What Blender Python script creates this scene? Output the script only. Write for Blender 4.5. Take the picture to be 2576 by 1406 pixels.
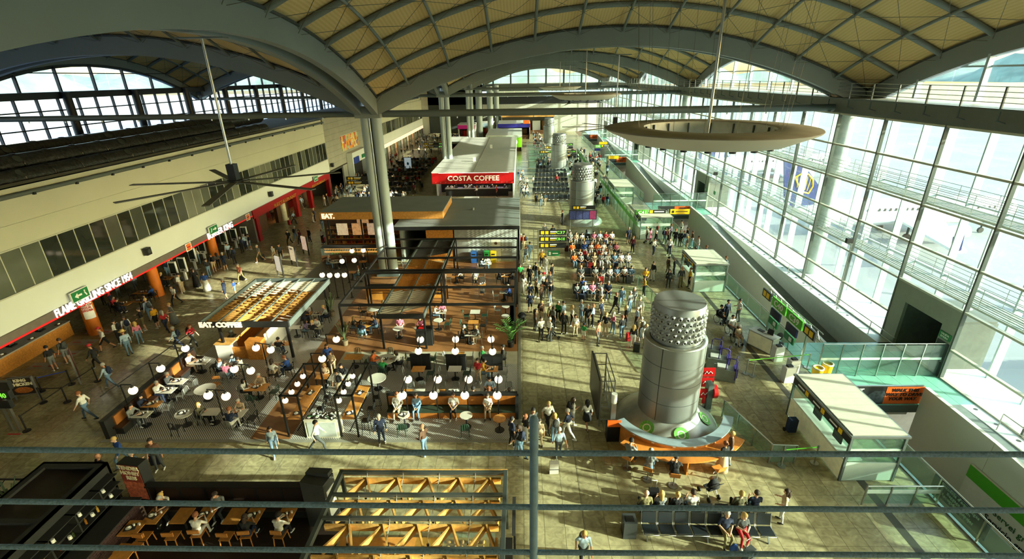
import bpy, math, random
from mathutils import Vector, Matrix, Quaternion
random.seed(7)
for _o in list(bpy.data.objects): bpy.data.objects.remove(_o)
sc = bpy.context.scene
COL = sc.collection
# ---------------------------------------------------------------- camera
CF, CH = 1227.14, 16.5                       # focal length in pixels of the 2576x1406 frame, eye height
_yaw, _pit, _rol = (math.radians(a) for a in (-1.3006, 22.6471, -0.9067))
FWD = Vector((math.sin(_yaw)*math.cos(_pit), math.cos(_yaw)*math.cos(_pit), -math.sin(_pit)))
_rt = Vector((math.cos(_yaw), -math.sin(_yaw), 0)); _up = _rt.cross(FWD)
RT = _rt*math.cos(_rol)+_up*math.sin(_rol); UP = -_rt*math.sin(_rol)+_up*math.cos(_rol)
EYE = Vector((0, 0, CH))
cam = bpy.data.cameras.new('camera'); camo = bpy.data.objects.new('camera', cam); COL.objects.link(camo)
cam.sensor_width = 36; cam.lens = CF*36/2576; cam.clip_start = .05; cam.clip_end = 4000
camo.matrix_world = Matrix(((RT.x, UP.x, -FWD.x, 0), (RT.y, UP.y, -FWD.y, 0), (RT.z, UP.z, -FWD.z, CH), (0, 0, 0, 1)))
sc.camera = camo
# ---------------------------------------------------------------- light
SUN_EL, SUN_AZ = 17.6, 17.0
w = bpy.data.worlds.new('world'); sc.world = w; w.use_nodes = True
nt = w.node_tree; nt.nodes.clear()
_sky = nt.nodes.new('ShaderNodeTexSky'); _sky.sky_type = 'NISHITA'; _sky.sun_disc = False
_sky.sun_elevation = math.radians(SUN_EL); _sky.sun_rotation = math.radians(90+SUN_AZ); _sky.air_density = 1.3; _sky.dust_density = 2.0
_bg = nt.nodes.new('ShaderNodeBackground'); _bg.inputs[1].default_value = 1.2
_wo = nt.nodes.new('ShaderNodeOutputWorld'); nt.links.new(_sky.outputs[0], _bg.inputs[0]); nt.links.new(_bg.outputs[0], _wo.inputs[0])
sun = bpy.data.lights.new('sun', 'SUN'); suno = bpy.data.objects.new('sun', sun); COL.objects.link(suno)
sun.energy = 17.5; sun.angle = math.radians(.55); sun.color = (1, .92, .72)
_e, _a = math.radians(SUN_EL), math.radians(SUN_AZ)
SUND = Vector((-math.cos(_e)*math.cos(_a), math.cos(_e)*math.sin(_a), -math.sin(_e)))
suno.rotation_euler = SUND.to_track_quat('-Z', 'Y').to_euler(); suno.location = (60, -20, 60)
sc.view_settings.view_transform = 'Standard'; sc.view_settings.look = 'None'
sc.view_settings.exposure = 0.0; sc.view_settings.gamma = 1.0; sc.view_settings.use_curve_mapping = False
cy = sc.cycles
cy.max_bounces = 6; cy.diffuse_bounces = 3; cy.glossy_bounces = 2; cy.transmission_bounces = 4; cy.transparent_max_bounces = 20
cy.caustics_reflective = False; cy.caustics_refractive = False; cy.use_denoising = True; cy.use_adaptive_sampling = True; cy.adaptive_threshold = .08; cy.sample_clamp_indirect = 4
# ---------------------------------------------------------------- pixel helpers (2576x1406 frame)
def ray(x, y): return FWD*CF+RT*(x-1288)-UP*(y-703)
def G(x, y, z=0.0): d = ray(x, y); return EYE+d*((z-CH)/d.z)
def GX(x, y, X): d = ray(x, y); return EYE+d*(X/d.x)
def GY(x, y, Y): d = ray(x, y); return EYE+d*(Y/d.y)
# ---------------------------------------------------------------- materials
def lin(c):
    if isinstance(c, str): c = tuple(int(c[i:i+2], 16)/255 for i in (0, 2, 4))
    return tuple((x/12.92 if x <= .04045 else ((x+.055)/1.055)**2.4) for x in c)
MATS = {}
def mat(name, col='808080', rough=.6, metal=0.0, emit=0.0, var=.12, scale=3.0, bump=0.0, spec=.5, sheen=0):
    """principled material whose colour is varied by a noise texture"""
    if name in MATS: return MATS[name]
    m = bpy.data.materials.new(name); m.use_nodes = True; n = m.node_tree.nodes; l = m.node_tree.links
    b = n['Principled BSDF']; c = lin(col)
    b.inputs['Roughness'].default_value = rough; b.inputs['Metallic'].default_value = metal
    b.inputs['Specular IOR Level'].default_value = spec
    if var:
        t = n.new('ShaderNodeTexNoise'); t.inputs['Scale'].default_value = scale; t.inputs['Detail'].default_value = 3
        g = n.new('ShaderNodeNewGeometry'); l.new(g.outputs['Position'], t.inputs['Vector'])
        r = n.new('ShaderNodeValToRGB'); e = r.color_ramp.elements
        e[0].position = .3; e[1].position = .7
        e[0].color = (*[x*(1-var) for x in c], 1); e[1].color = (*[min(1, x*(1+var)) for x in c], 1)
        l.new(t.outputs['Fac'], r.inputs[0]); l.new(r.outputs[0], b.inputs['Base Color'])
        if bump:
            bp = n.new('ShaderNodeBump'); bp.inputs['Strength'].default_value = bump; bp.inputs['Distance'].default_value = .05
            l.new(t.outputs['Fac'], bp.inputs['Height']); l.new(bp.outputs[0], b.inputs['Normal'])
    else: b.inputs['Base Color'].default_value = (*c, 1)
    if emit:
        b.inputs['Emission Color'].default_value = (*c, 1); b.inputs['Emission Strength'].default_value = emit
    MATS[name] = m; return m
def glass(name, tint='D8F0EA', rough=.0, ior=1.45, refl=1.0, haze=0.0):
    if name in MATS: return MATS[name]
    m = bpy.data.materials.new(name); m.use_nodes = True; n = m.node_tree.nodes; l = m.node_tree.links; n.clear()
    o = n.new('ShaderNodeOutputMaterial'); t = n.new('ShaderNodeBsdfTransparent'); t.inputs[0].default_value = (*lin(tint), 1)
    g = n.new('ShaderNodeBsdfGlossy'); g.inputs['Roughness'].default_value = rough; g.inputs[0].default_value = (refl, refl, refl, 1)
    lw = n.new('ShaderNodeLayerWeight'); lw.inputs[0].default_value = .5
    pw = n.new('ShaderNodeMath'); pw.operation = 'POWER'; pw.inputs[1].default_value = 4.5; l.new(lw.outputs['Facing'], pw.inputs[0])
    f = n.new('ShaderNodeMath'); f.operation = 'MULTIPLY_ADD'; f.inputs[1].default_value = .55; f.inputs[2].default_value = .035; l.new(pw.outputs[0], f.inputs[0])
    x = n.new('ShaderNodeMixShader'); l.new(f.outputs[0], x.inputs[0]); l.new(t.outputs[0], x.inputs[1]); l.new(g.outputs[0], x.inputs[2])
    last = x
    if haze:
        d = n.new('ShaderNodeBsdfDiffuse'); d.inputs[0].default_value = (*lin(tint), 1)
        ns = n.new('ShaderNodeTexNoise'); ns.inputs['Scale'].default_value = .7
        mm = n.new('ShaderNodeMath'); mm.operation = 'MULTIPLY'; mm.inputs[1].default_value = haze*2; l.new(ns.outputs['Fac'], mm.inputs[0])
        x2 = n.new('ShaderNodeMixShader'); l.new(mm.outputs[0], x2.inputs[0]); l.new(x.outputs[0], x2.inputs[1]); l.new(d.outputs[0], x2.inputs[2]); last = x2
    l.new(last.outputs[0], o.inputs[0]); MATS[name] = m; return m
# ---------------------------------------------------------------- mesh builder
class MB:
    def __init__(s): s.v = []; s.f = []; s.m = []; s.s = []
    def add(s, vs, fs, m=0, sm=False):
        o = len(s.v); s.v.extend(tuple(v) for v in vs); s.f.extend(tuple(i+o for i in f) for f in fs); s.m += [m]*len(fs); s.s += [sm]*len(fs); return s
    def box(s, x0, x1, y0, y1, z0, z1, m=0):
        return s.add([(x0,y0,z0),(x1,y0,z0),(x1,y1,z0),(x0,y1,z0),(x0,y0,z1),(x1,y0,z1),(x1,y1,z1),(x0,y1,z1)],
                     [(0,3,2,1),(4,5,6,7),(0,1,5,4),(1,2,6,5),(2,3,7,6),(3,0,4,7)], m)
    def cb(s, c, d, m=0, rz=0):
        x, y, z = c; a, b, h = d[0]/2, d[1]/2, d[2]/2; k, n = math.cos(rz), math.sin(rz)
        P = [(x+i*a*k-j*b*n, y+i*a*n+j*b*k, z+q*h) for q in (-1, 1) for i, j in ((-1,-1),(1,-1),(1,1),(-1,1))]
        return s.add(P, [(0,3,2,1),(4,5,6,7),(0,1,5,4),(1,2,6,5),(2,3,7,6),(3,0,4,7)], m)
    def beam(s, p, q, w, h, m=0, up=(0,0,1)):
        p, q = Vector(p), Vector(q); d = (q-p).normalized(); u = Vector(up)
        if abs(d.dot(u)) > .98: u = Vector((0,1,0))
        r = d.cross(u).normalized()*(w/2); u = r.cross(d).normalized()*(h/2)
        P = [e+i*r+j*u for e in (p, q) for i, j in ((-1,-1),(1,-1),(1,1),(-1,1))]
        return s.add(P, [(0,3,2,1),(4,5,6,7),(0,1,5,4),(1,2,6,5),(2,3,7,6),(3,0,4,7)], m)
    def cyl(s, p, q, r, r2=None, n=12, m=0, cap=True):
        p, q = Vector(p), Vector(q); r2 = r if r2 is None else r2; d = (q-p).normalized()
        u = Vector((0,0,1)) if abs(d.z) < .95 else Vector((1,0,0)); a = d.cross(u).normalized(); b = d.cross(a)
        P = []; 
        for e, R in ((p, r), (q, r2)):
            for i in range(n): t = 2*math.pi*i/n; P.append(e+a*(math.cos(t)*R)+b*(math.sin(t)*R))
        s.add(P, [(i, (i+1) % n, n+(i+1) % n, n+i) for i in range(n)], m, True)
        if cap: s.add(P, [tuple(range(n))[::-1], tuple(range(n, 2*n))], m)
        return s
    def tube(s, pts, r, n=8, m=0):
        pts = [Vector(p) for p in pts]
        for p, q in zip(pts, pts[1:]): s.cyl(p, q, r, n=n, m=m)
        return s
    def sweep(s, pts, r, n=8, m=0, closed=False):
        """one continuous tube along a path"""
        pts = [Vector(p) for p in pts]; P = []; k = len(pts)
        for i, p in enumerate(pts):
            a, b = pts[(i-1) % k if closed else max(i-1, 0)], pts[(i+1) % k if closed else min(i+1, k-1)]
            d = (b-a).normalized(); u = Vector((0,0,1)) if abs(d.z) < .9 else Vector((1,0,0))
            x = d.cross(u).normalized(); y = d.cross(x)
            rr = r[i] if isinstance(r, (list, tuple)) else r
            for j in range(n): t = 2*math.pi*j/n; P.append(p+x*math.cos(t)*rr+y*math.sin(t)*rr)
        F = []
        for i in range(k if closed else k-1):
            o, q = i*n, ((i+1) % k)*n
            F += [(o+j, o+(j+1) % n, q+(j+1) % n, q+j) for j in range(n)]
        s.add(P, F, m, True)
        if not closed: s.add(P, [tuple(range(n))[::-1], tuple(range((k-1)*n, k*n))], m)
        return s
    def lathe(s, prof, n=24, c=(0, 0), m=0, a0=0, a1=2*math.pi, sm=True):
        full = abs(a1-a0-2*math.pi) < 1e-6; k = n if full else n+1
        P = [(c[0]+r*math.cos(a0+(a1-a0)*i/n), c[1]+r*math.sin(a0+(a1-a0)*i/n), z) for r, z in prof for i in range(k)]
        F = []
        for j in range(len(prof)-1):
            for i in range(n): a = (i+1) % k if full else i+1; F.append((j*k+i, j*k+a, (j+1)*k+a, (j+1)*k+i))
        return s.add(P, F, m, sm)
    def disc(s, c, r, n=24, m=0, flip=False):
        P = [(c[0]+r*math.cos(2*math.pi*i/n), c[1]+r*math.sin(2*math.pi*i/n), c[2]) for i in range(n)]
        return s.add(P, [tuple(range(n))[::-1] if flip else tuple(range(n))], m)
    def ell(s, c, r, n=12, k=8, m=0):
        r = r if isinstance(r, (tuple, list)) else (r, r, r)
        P = [(c[0]+r[0]*math.sin(math.pi*j/k)*math.cos(2*math.pi*i/n), c[1]+r[1]*math.sin(math.pi*j/k)*math.sin(2*math.pi*i/n), c[2]-r[2]*math.cos(math.pi*j/k)) for j in range(k+1) for i in range(n)]
        F = [(j*n+i, j*n+(i+1) % n, (j+1)*n+(i+1) % n, (j+1)*n+i) for j in range(k) for i in range(n)]
        return s.add(P, F, m, True)
    def prism(s, poly, z0, z1, m=0):
        n = len(poly); P = [(x, y, z0) for x, y in poly]+[(x, y, z1) for x, y in poly]
        return s.add(P, [tuple(range(n))[::-1], tuple(range(n, 2*n))]+[(i, (i+1) % n, n+(i+1) % n, n+i) for i in range(n)], m)
    def quad(s, a, b, c, d, m=0): return s.add([a, b, c, d], [(0, 1, 2, 3)], m)
    def mesh(s, name, mats):
        me = bpy.data.meshes.new(name); me.from_pydata(s.v, [], s.f)
        for x in (mats if isinstance(mats, (list, tuple)) else [mats]): me.materials.append(x)
        me.polygons.foreach_set('material_index', s.m); me.polygons.foreach_set('use_smooth', s.s); me.update(); return me
    def build(s, name, mats, parent=None, loc=None, rz=0):
        return link(name, s.mesh(name, mats), parent, loc, rz)
def link(name, data, parent=None, loc=None, rz=0):
    o = bpy.data.objects.new(name, data); COL.objects.link(o)
    if parent is not None: o.parent = parent
    if loc is not None: o.location = loc
    if rz: o.rotation_euler = (0, 0, rz)
    return o
def tag(o, label=None, cat=None, group=None, kind=None):
    if label: o['label'] = label
    if cat: o['category'] = cat
    if group: o['group'] = group
    if kind: o['kind'] = kind
    return o
def T(name, label, cat=None, loc=(0, 0, 0), rz=0, group=None, kind=None):
    return tag(link(name, None, None, loc, rz), label, cat, group, kind)
def dup(root, loc, rz=0, label=None, group=None):
    r = root.copy(); COL.objects.link(r); r.location = loc; r.rotation_euler = (0, 0, rz)
    if label: r['label'] = label
    if group: r['group'] = group
    for ch in root.children:
        c = ch.copy(); COL.objects.link(c); c.parent = r
        for g in ch.children: d = g.copy(); COL.objects.link(d); d.parent = c
    return r
def text(body, size, parent, loc, rot, m, name='lettering', ext=.01, off=0.0, align='CENTER', spacing=1.0, shear=0):
    c = bpy.data.curves.new(name, 'FONT'); c.body = body; c.size = size; c.extrude = ext; c.offset = off; c.align_x = align; c.align_y = 'CENTER'
    c.space_character = spacing; c.shear = shear; c.resolution_u = 2
    c.materials.append(m); t = bpy.data.objects.new(name, c)
    me = bpy.data.meshes.new_from_object(t); bpy.data.objects.remove(t); bpy.data.curves.remove(c)
    o = link(name, me, parent, loc); o.rotation_euler = rot
    return o
PI = math.pi
FRONT = (PI/2, 0, 0)          # lettering that faces the camera end of the hall (-Y)
EAST = (PI/2, 0, PI/2)        # lettering that faces +X
WEST = (PI/2, 0, -PI/2)
# palette
STEEL = mat('grey_steel_paint', '5F6A68', .45, var=.05, scale=.4)
DSTEEL = mat('dark_steel_paint', '3E4442', .5, var=.05)
COLM = mat('pale_blue_grey_paint', 'A9B8B8', .4, var=.05, scale=.5)
CREAM = mat('cream_panel', 'C9CBB8', .55, var=.04, scale=.3)
WHITEP = mat('white_panel', 'D8DEDA', .45, var=.03, scale=.4)
GREYP = mat('grey_panel', '9A9A8E', .6, var=.06, scale=.8)
BLACK = mat('black_paint', '141414', .5, var=.1)
MBLACK = mat('matt_black', '1B1B1A', .75, var=.15)
CHROME = mat('brushed_steel', 'B9BBB6', .28, .9, var=.05)
ALU = mat('aluminium', '9DA09D', .38, .75, var=.06, scale=1.5)
WOOD = mat('orange_wood', 'C8853A', .45, var=.22, scale=9)
DWOOD = mat('dark_brown_wood', '5A3A20', .5, var=.2, scale=6)
PALEWOOD = mat('pale_pine', 'D9A65A', .5, var=.18, scale=8)
RED = mat('red_panel', 'C01418', .4, var=.05)
ORANGE = mat('orange_panel', 'E8641E', .45, var=.05)
GREEN = mat('green_panel', '55B82E', .45, var=.05)
YELLOW = mat('yellow_panel', 'EFC317', .45, var=.05)
WHITE = mat('white_paint', 'EDEDE8', .5, var=.04)
BULB = mat('globe_glow', 'FFE9C4', .4, emit=1.8, var=0)
GLASS_IN = glass('facade_glass', 'E9F6F1', haze=.016)
GLASS_OUT = glass('outer_glass', 'EAF6F3', haze=.03)
GLASS_G = glass('green_edge_glass', 'E2F2EC', haze=.05)
GLASS_D = mat('dark_window_glass', '2E3430', .06, spec=.9, var=.3, scale=.5)
# ================================================================ FLOOR
def world_mat(name, build, rough=.3, spec=.5):
    m = bpy.data.materials.new(name); m.use_nodes = True; n = m.node_tree.nodes; l = m.node_tree.links
    b = n['Principled BSDF']; b.inputs['Roughness'].default_value = rough; b.inputs['Specular IOR Level'].default_value = spec
    g = n.new('ShaderNodeNewGeometry'); build(n, l, g.outputs['Position'], b); MATS[name] = m; return m
def _stone(n, l, pos, b):
    d = n.new('ShaderNodeVectorMath'); d.operation = 'DIVIDE'; d.inputs[1].default_value = (.81, .81, 50); l.new(pos, d.inputs[0])
    f = n.new('ShaderNodeVectorMath'); f.operation = 'FLOOR'; l.new(d.outputs[0], f.inputs[0])
    wn = n.new('ShaderNodeTexWhiteNoise'); l.new(f.outputs[0], wn.inputs[0])
    ad = n.new('ShaderNodeVectorMath'); ad.operation = 'ADD'; l.new(pos, ad.inputs[0]); l.new(wn.outputs['Color'], ad.inputs[1])
    t = n.new('ShaderNodeTexNoise'); t.inputs['Scale'].default_value = 2.2; t.inputs['Detail'].default_value = 6; t.inputs['Distortion'].default_value = 1.6; l.new(ad.outputs[0], t.inputs['Vector'])
    r = n.new('ShaderNodeValToRGB'); e = r.color_ramp.elements
    e[0].position = .32; e[0].color = (*lin('938A6A'), 1); e[1].position = .68; e[1].color = (*lin('BDB38C'), 1); l.new(t.outputs['Fac'], r.inputs[0])
    v = n.new('ShaderNodeMapRange'); v.inputs[3].default_value = .84; v.inputs[4].default_value = 1.08; l.new(wn.outputs['Value'], v.inputs[0])
    mx = n.new('ShaderNodeMix'); mx.data_type = 'RGBA'; mx.blend_type = 'MULTIPLY'; mx.inputs[0].default_value = 1
    l.new(r.outputs[0], mx.inputs[6]); l.new(v.outputs[0], mx.inputs[7]); l.new(mx.outputs[2], b.inputs['Base Color'])
STONE = world_mat('travertine_tile', _stone, .22, .6)
GROUT = mat('dark_grout', '4A4436', .8)
TS = .81
floor = tag(link('floor', None), 'polished beige stone floor of the departures hall', kind='structure')
MB().box(-41, 17.0, -12, 163, -.4, -.008).build('slab', GROUT, floor)
def _tile(x, y): return MB().box(x+.006, x+TS-.006, y+.006, y+TS-.006, -.02, 0)
_tm = MB().box(.006, TS-.006, .006, TS-.006, -.02, 0).mesh('tile', STONE)
_field = MB()
for i in range(-50, 21):
    for j in range(-14, 124):
        x, y = i*TS, j*TS+.3
        if x < -40.5: continue
        if 0 <= i < 21 and 14 <= j < 28: link('tile', _tm, floor, (x, y, 0))
        else: _field.add([(x+.006, y+.006, 0), (x+TS-.006, y+.006, 0), (x+TS-.006, y+TS-.006, 0), (x+.006, y+TS-.006, 0)], [(0, 1, 2, 3)])
tag(_field.build('tile_field', STONE, floor), kind='stuff')
MB().box(-40.5, 17.0, 100.7, 162, -.02, 0).build('far_paving', STONE, floor)
for x in (2.38, 14.5):
    MB().box(x, x+(.02 if x < 10 else .35), 5, 100, -.01, .002).build('expansion_joint', mat('joint_strip', '4B473C', .5), floor)
# ================================================================ ROOF
HX, HY, BX, BY = 19.3, 20.2, 7.5, 20.8
PITCH = 40.15; LCX = -31.6
def surf(x, y): return 14.3+4.9*(1-(x/HX)**2)+4.85*(1-(y/HY)**2)      # bay-centred coordinates
def _mem(n, l, pos, b):
    wv = n.new('ShaderNodeTexWave'); wv.inputs['Scale'].default_value = 1.5; wv.inputs['Distortion'].default_value = .6; wv.wave_type = 'BANDS'; l.new(pos, wv.inputs['Vector'])
    r = n.new('ShaderNodeValToRGB'); r.color_ramp.elements[0].color = (*lin('D9BE84'), 1); r.color_ramp.elements[1].color = (*lin('E4CB94'), 1)
    l.new(wv.outputs['Fac'], r.inputs[0]); l.new(r.outputs[0], b.inputs['Base Color'])
MEMB = world_mat('cream_membrane', _mem, .85, .1)
RIBM = mat('rib_grey_paint', '788280', .5, var=.05)
ARCHM = mat('arch_grey_paint', '858E8B', .5, var=.06, scale=.3)
def arch_mesh(pts, width, depth, wdir):
    """curved box beam whose top follows pts"""
    b = MB(); wv = Vector(wdir)*(width/2); P = []
    for p in pts:
        p = Vector(p); q = p-Vector((0, 0, depth)); P += [p-wv, p+wv, q+wv, q-wv]
    F = []
    for i in range(len(pts)-1):
        o = i*4; F += [(o+j, o+(j+1) % 4, o+4+(j+1) % 4, o+4+j) for j in range(4)]
    F += [(3, 2, 1, 0), tuple(len(P)-4+j for j in range(4))]
    return b.add(P, F)
_N = 32
_ys = [-19.5+39*i/_N for i in range(_N+1)]; _xs = [-18.95+37.9*i/_N for i in range(_N+1)]
_b = MB(); _P = [(x, y, surf(x, y)+.22) for y in _ys for x in _xs]; k = _N+1
_b.add(_P, [(j*k+i, j*k+i+1, (j+1)*k+i+1, (j+1)*k+i) for j in range(_N) for i in range(_N)], 0, True)
ROOF = {'membrane': [(_b.mesh('membrane', MEMB), None)]}
ribs = []
for i in range(-5, 6):
    y = i*3.3; pts = [(x, y, surf(x, y)+.02) for x in _xs[::1]]; ribs.append(('rib', MB().sweep(pts, .17, 8).mesh('rib', RIBM)))
    x = i*3.22; pts = [(x, yy, surf(x, yy)-.2) for yy in _ys[::1]]; ribs.append(('rib', MB().sweep(pts, .1, 6).mesh('rib', RIBM)))
for s in (-1, 1):
    pts = [(x, s*19.4, surf(x, 19.4)+.1) for x in _xs]; ribs.append(('arch', arch_mesh(pts, .45, 1.25, (0, 1, 0)).mesh('arch', ARCHM)))
    pts = [(s*18.9, y, surf(18.9, y)+.1) for y in _ys]; ribs.append(('arch', arch_mesh(pts, .45, 1.25, (1, 0, 0)).mesh('arch', ARCHM)))
    pts = [(x, s*20.1, surf(x, 19.6)+.3) for x in _xs]; ribs.append(('gutter', arch_mesh(pts, 1.9, .12, (0, 1, 0)).mesh('gutter', DSTEEL)))
    pts = [(s*19.6, y, surf(19.1, y)+.3) for y in _ys]; ribs.append(('gutter', arch_mesh(pts, 1.9, .12, (1, 0, 0)).mesh('gutter', DSTEEL)))
_c = MB()
for i in range(-6, 6):
    for j in range(-6, 6):
        xs = [max(-18.8, min(18.8, q*3.22)) for q in (i, i+1)]; ys = [max(-19.3, min(19.3, q*3.3)) for q in (j, j+1)]
        for a, b in (((0, 0), (1, 1)), ((0, 1), (1, 0))):
            p, q = [(xs[u], ys[v], surf(xs[u], ys[v])-.32) for u, v in (a, b)]; _c.cyl(p, q, .016, n=3, cap=False)
CABLE = mat('bracing_cable', '6A6A5E', .5, .4)
_cm = _c.mesh('bracing', CABLE)
for nave, cx in (('centre', BX), ('side', LCX)):
    for kk in range(-1, 4):
        r = tag(link('ceiling', None, None, (cx, BY+PITCH*kk, 0)), 'cream fabric vault on a lattice of grey steel ribs', kind='structure')
        link('membrane', ROOF['membrane'][0][0], r)
        for nm, me in ribs: link(nm, me, r)
        tag(link('bracing', _cm, r), kind='stuff')
# ================================================================ COLUMNS AND TIES
def column(x, y, top=13.6):
    c = tag(link('column', None, None, (x, y, 0)), 'tall twin pale grey steel column carrying the vaults', kind='structure')
    MB().cyl((.42, 0, 0), (.42, 0, top), .42, n=20).build('shaft', COLM, c); MB().cyl((-.42, 0, 0), (-.42, 0, top), .42, n=20).build('shaft', COLM, c)
    MB().box(-.42, .42, -.2, .2, 0, top).build('web', STEEL, c)
    MB().cyl((-.05, -.3, 0), (-.05, -.3, top), .07, n=8).build('drain_pipe', CHROME, c)
    MB().box(-1, 1, -.9, .9, top, top+.9).build('capital', ARCHM, c)
    MB().box(-1, 1, -.5, .5, 0, .25).build('plinth', STEEL, c)
for kk in range(0, 4): column(-12.05, .7+PITCH*kk)
def tie(p, q, r=.27):
    t = tag(link('tie_beam', None), 'grey steel tie tube spanning the hall below the arch', kind='structure')
    MB().cyl(p, q, r, n=14).build('tube', STEEL, t)
    for i in range(1, 12):
        a = Vector(p).lerp(Vector(q), i/12); MB().cyl(a+Vector((0, 0, -r-.12)), a+Vector((0, 0, -r)), .05, n=6).build('stud', CHROME, t)
for kk in (1, 2, 3):
    y = .7+PITCH*kk; tie((-11.2, y, 13.85), (25.4, y, 13.85)); tie((-49, y, 13.85), (-12.9, y, 13.85), .22)
for x, y in ((-10.6, 130), (-8.6, 143), (-7.4, 156)):
    tag(MB().cyl((x, y, 0), (x, y, 14), .8, n=20).build('column', COLM), 'round pale column near the end of the hall', kind='structure')
# ================================================================ GLASS FACADES
def facade(name, label, X, y0, ny, dy, zs, gm, mm, tm, mw=.1, md=.22, tw=.2, th=.12, skip=()):
    f = tag(link(name, None), label, kind='structure')
    pm = {}
    for j in range(len(zs)-1):
        pm[j] = MB().quad((0, dy-mw/2, zs[j]+th/2), (0, mw/2, zs[j]+th/2), (0, mw/2, zs[j+1]-th/2), (0, dy-mw/2, zs[j+1]-th/2)).mesh('pane', gm)
    mul = MB().box(-md/2, md/2, -mw/2, mw/2, zs[0], zs[-1]).mesh('mullion', mm)
    tr = MB().box(-tw/2, tw/2, mw/2, dy-mw/2, -th/2, th/2).mesh('transom', tm)
    for i in range(ny+1):
        y = y0+i*dy; link('mullion', mul, f, (X, y, 0))
        if i == ny: break
        for j in range(len(zs)-1):
            if (i, j) in skip: continue
            link('pane', pm[j], f, (X, y, 0))
        for j, z in enumerate(zs):
            if (i, j-1) in skip and (i, j) in skip: continue
            link('transom', tr, f, (X, y, z))
    return f
ZS = [0, 1.85, 4.2, 6.6, 8.95, 11.3, 13.5]
MULL = mat('mullion_grey', '4A524F', .4, var=.05); TRAN = mat('transom_cream', 'B9BBAE', .45, var=.05)
DOORC = [12, 20, 28, 36]     # columns of the facade taken by the grey boarding portals
facade('window_1', 'inner skin of the tall sunlit glass facade with steel grid', 24.2, -35.7, 39, 5.0, ZS, GLASS_IN, MULL, TRAN, skip={(c, r) for c in DOORC for r in (0, 1)})
FIN = mat('pale_blue_fin', 'B4C6CC', .45, var=.05)
f2 = facade('window_2', 'outer skin of the glass facade with pale fins', 27.0, -35.7, 39, 5.0, [-.2, 4.4, 9.0, 13.5], GLASS_OUT, FIN, FIN, mw=.1, md=.5, tw=.15, th=.1)
_fin = MB().box(-.3, .3, -.04, .04, 0, 13.5).mesh('fin', FIN)
for i in range(39): link('fin', _fin, f2, (26.7, -33.2+5*i, 0))
CAT = mat('catwalk_grating', 'A9AEA8', .5, .3)
_cw = MB()
for x in (25.1, 25.35, 25.6, 25.85, 26.1): _cw.box(x, x+.12, 0, 5, -.05, 0)
for x in (24.95, 26.3): _cw.box(x, x+.06, 0, 5, -.12, 0)
_cwm = _cw.mesh('walkway', CAT)
_hr = MB()
for x in (24.98, 26.3):
    for z in (.35, .6, .85, 1.1): _hr.cyl((x, 0, z), (x, 5, z), .018, n=4, cap=False)
    for y in (.2, 2.6): _hr.cyl((x, y, 0), (x, y, 1.1), .022, n=4)
_hrm = _hr.mesh('handrail', CHROME)
for i in range(39):
    for z in (4.35, 8.95):
        link('walkway', _cwm, f2, (0, -35.7+5*i, z))
        if 8 <= i: link('handrail', _hrm, f2, (0, -35.7+5*i, z))
tag(MB().box(24.3, 27.2, -36, 160, -.5, -.02).build('trim_1', mat('cavity_white_floor', 'E4E8E6', .5)), 'white floor strip between the two glass skins', kind='structure')
for kk in range(-1, 5):
    y = .7+PITCH*kk
    c = tag(MB().cyl((25.7, y, -5), (25.7, y, 14), .62, n=20).build('column', mat('column_white', 'C3CCCC', .4)), 'round pale column between the glass skins', kind='structure')
# ring beam, maintenance gallery and lunette windows
def lunette(name, X, kk, gm, fm, label, base, inside):
    """arched window above the ring beam of one bay"""
    f = tag(link(name, None), label, kind='structure'); cyb = BY+PITCH*kk
    def top(y): return surf(18.9, y)-1.0
    ys = [-19.2+38.4*i/16 for i in range(17)]
    for i in range(16):
        a, b = ys[i], ys[i+1]; ta, tb = max(base+.02, top(a)), max(base+.02, top(b))
        if min(ta, tb) <= base+.05 and max(ta, tb) < base+.3: continue
        MB().quad((X, cyb+a+.05, base), (X, cyb+b-.05, base), (X, cyb+b-.05, tb), (X, cyb+a+.05, ta)).build('pane', gm, f)
        if i % 2 == 0: MB().box(X-.18*inside-.15, X-.18*inside+.15, cyb+a-.09, cyb+a+.09, base, max(ta, base+.1)).build('mullion', fm, f)
    for z in (base+1.9,):
        MB().box(X-.06, X+.06, cyb-13, cyb+13, z-.05, z+.05).build('transom', fm, f)
    pts = [(X, cyb+y, top(y)+.15) for y in ys]; arch_mesh(pts, .3, .3, (1, 0, 0)).build('head_frame', fm, f)
    return f
for kk in range(-1, 4):
    lunette('window_%d' % (3+kk+1), 26.5, kk, GLASS_IN, FIN, 'arched clerestory window above the ring beam of the facade', 14.72, 1)
rb = tag(link('trim_2', None), 'grey ring beam with a maintenance gallery above the glass facade', kind='structure')
MB().box(24.5, 26.4, -36, 162, 13.5, 14.62).build('beam', mat('ring_beam_paint', '6F756C', .5, var=.05), rb)
MB().box(24.0, 24.7, -36, 162, 14.5, 14.62).build('walkway', STEEL, rb)
_rp = MB().beam((24.05, 0, 14.0), (24.0, 0, 15.65), .07, .1).beam((24.0, 0, 14.05), (24.5, 0, 13.9), .06, .06).mesh('rail_post', STEEL)
for i in range(80): link('rail_post', _rp, rb, (0, -35+i*2.45, 0))
for z in (14.9, 15.15, 15.4, 15.65): MB().cyl((24.02, -36, z), (24.02, 160, z), .02, n=5).build('rail', CHROME, rb)
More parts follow.
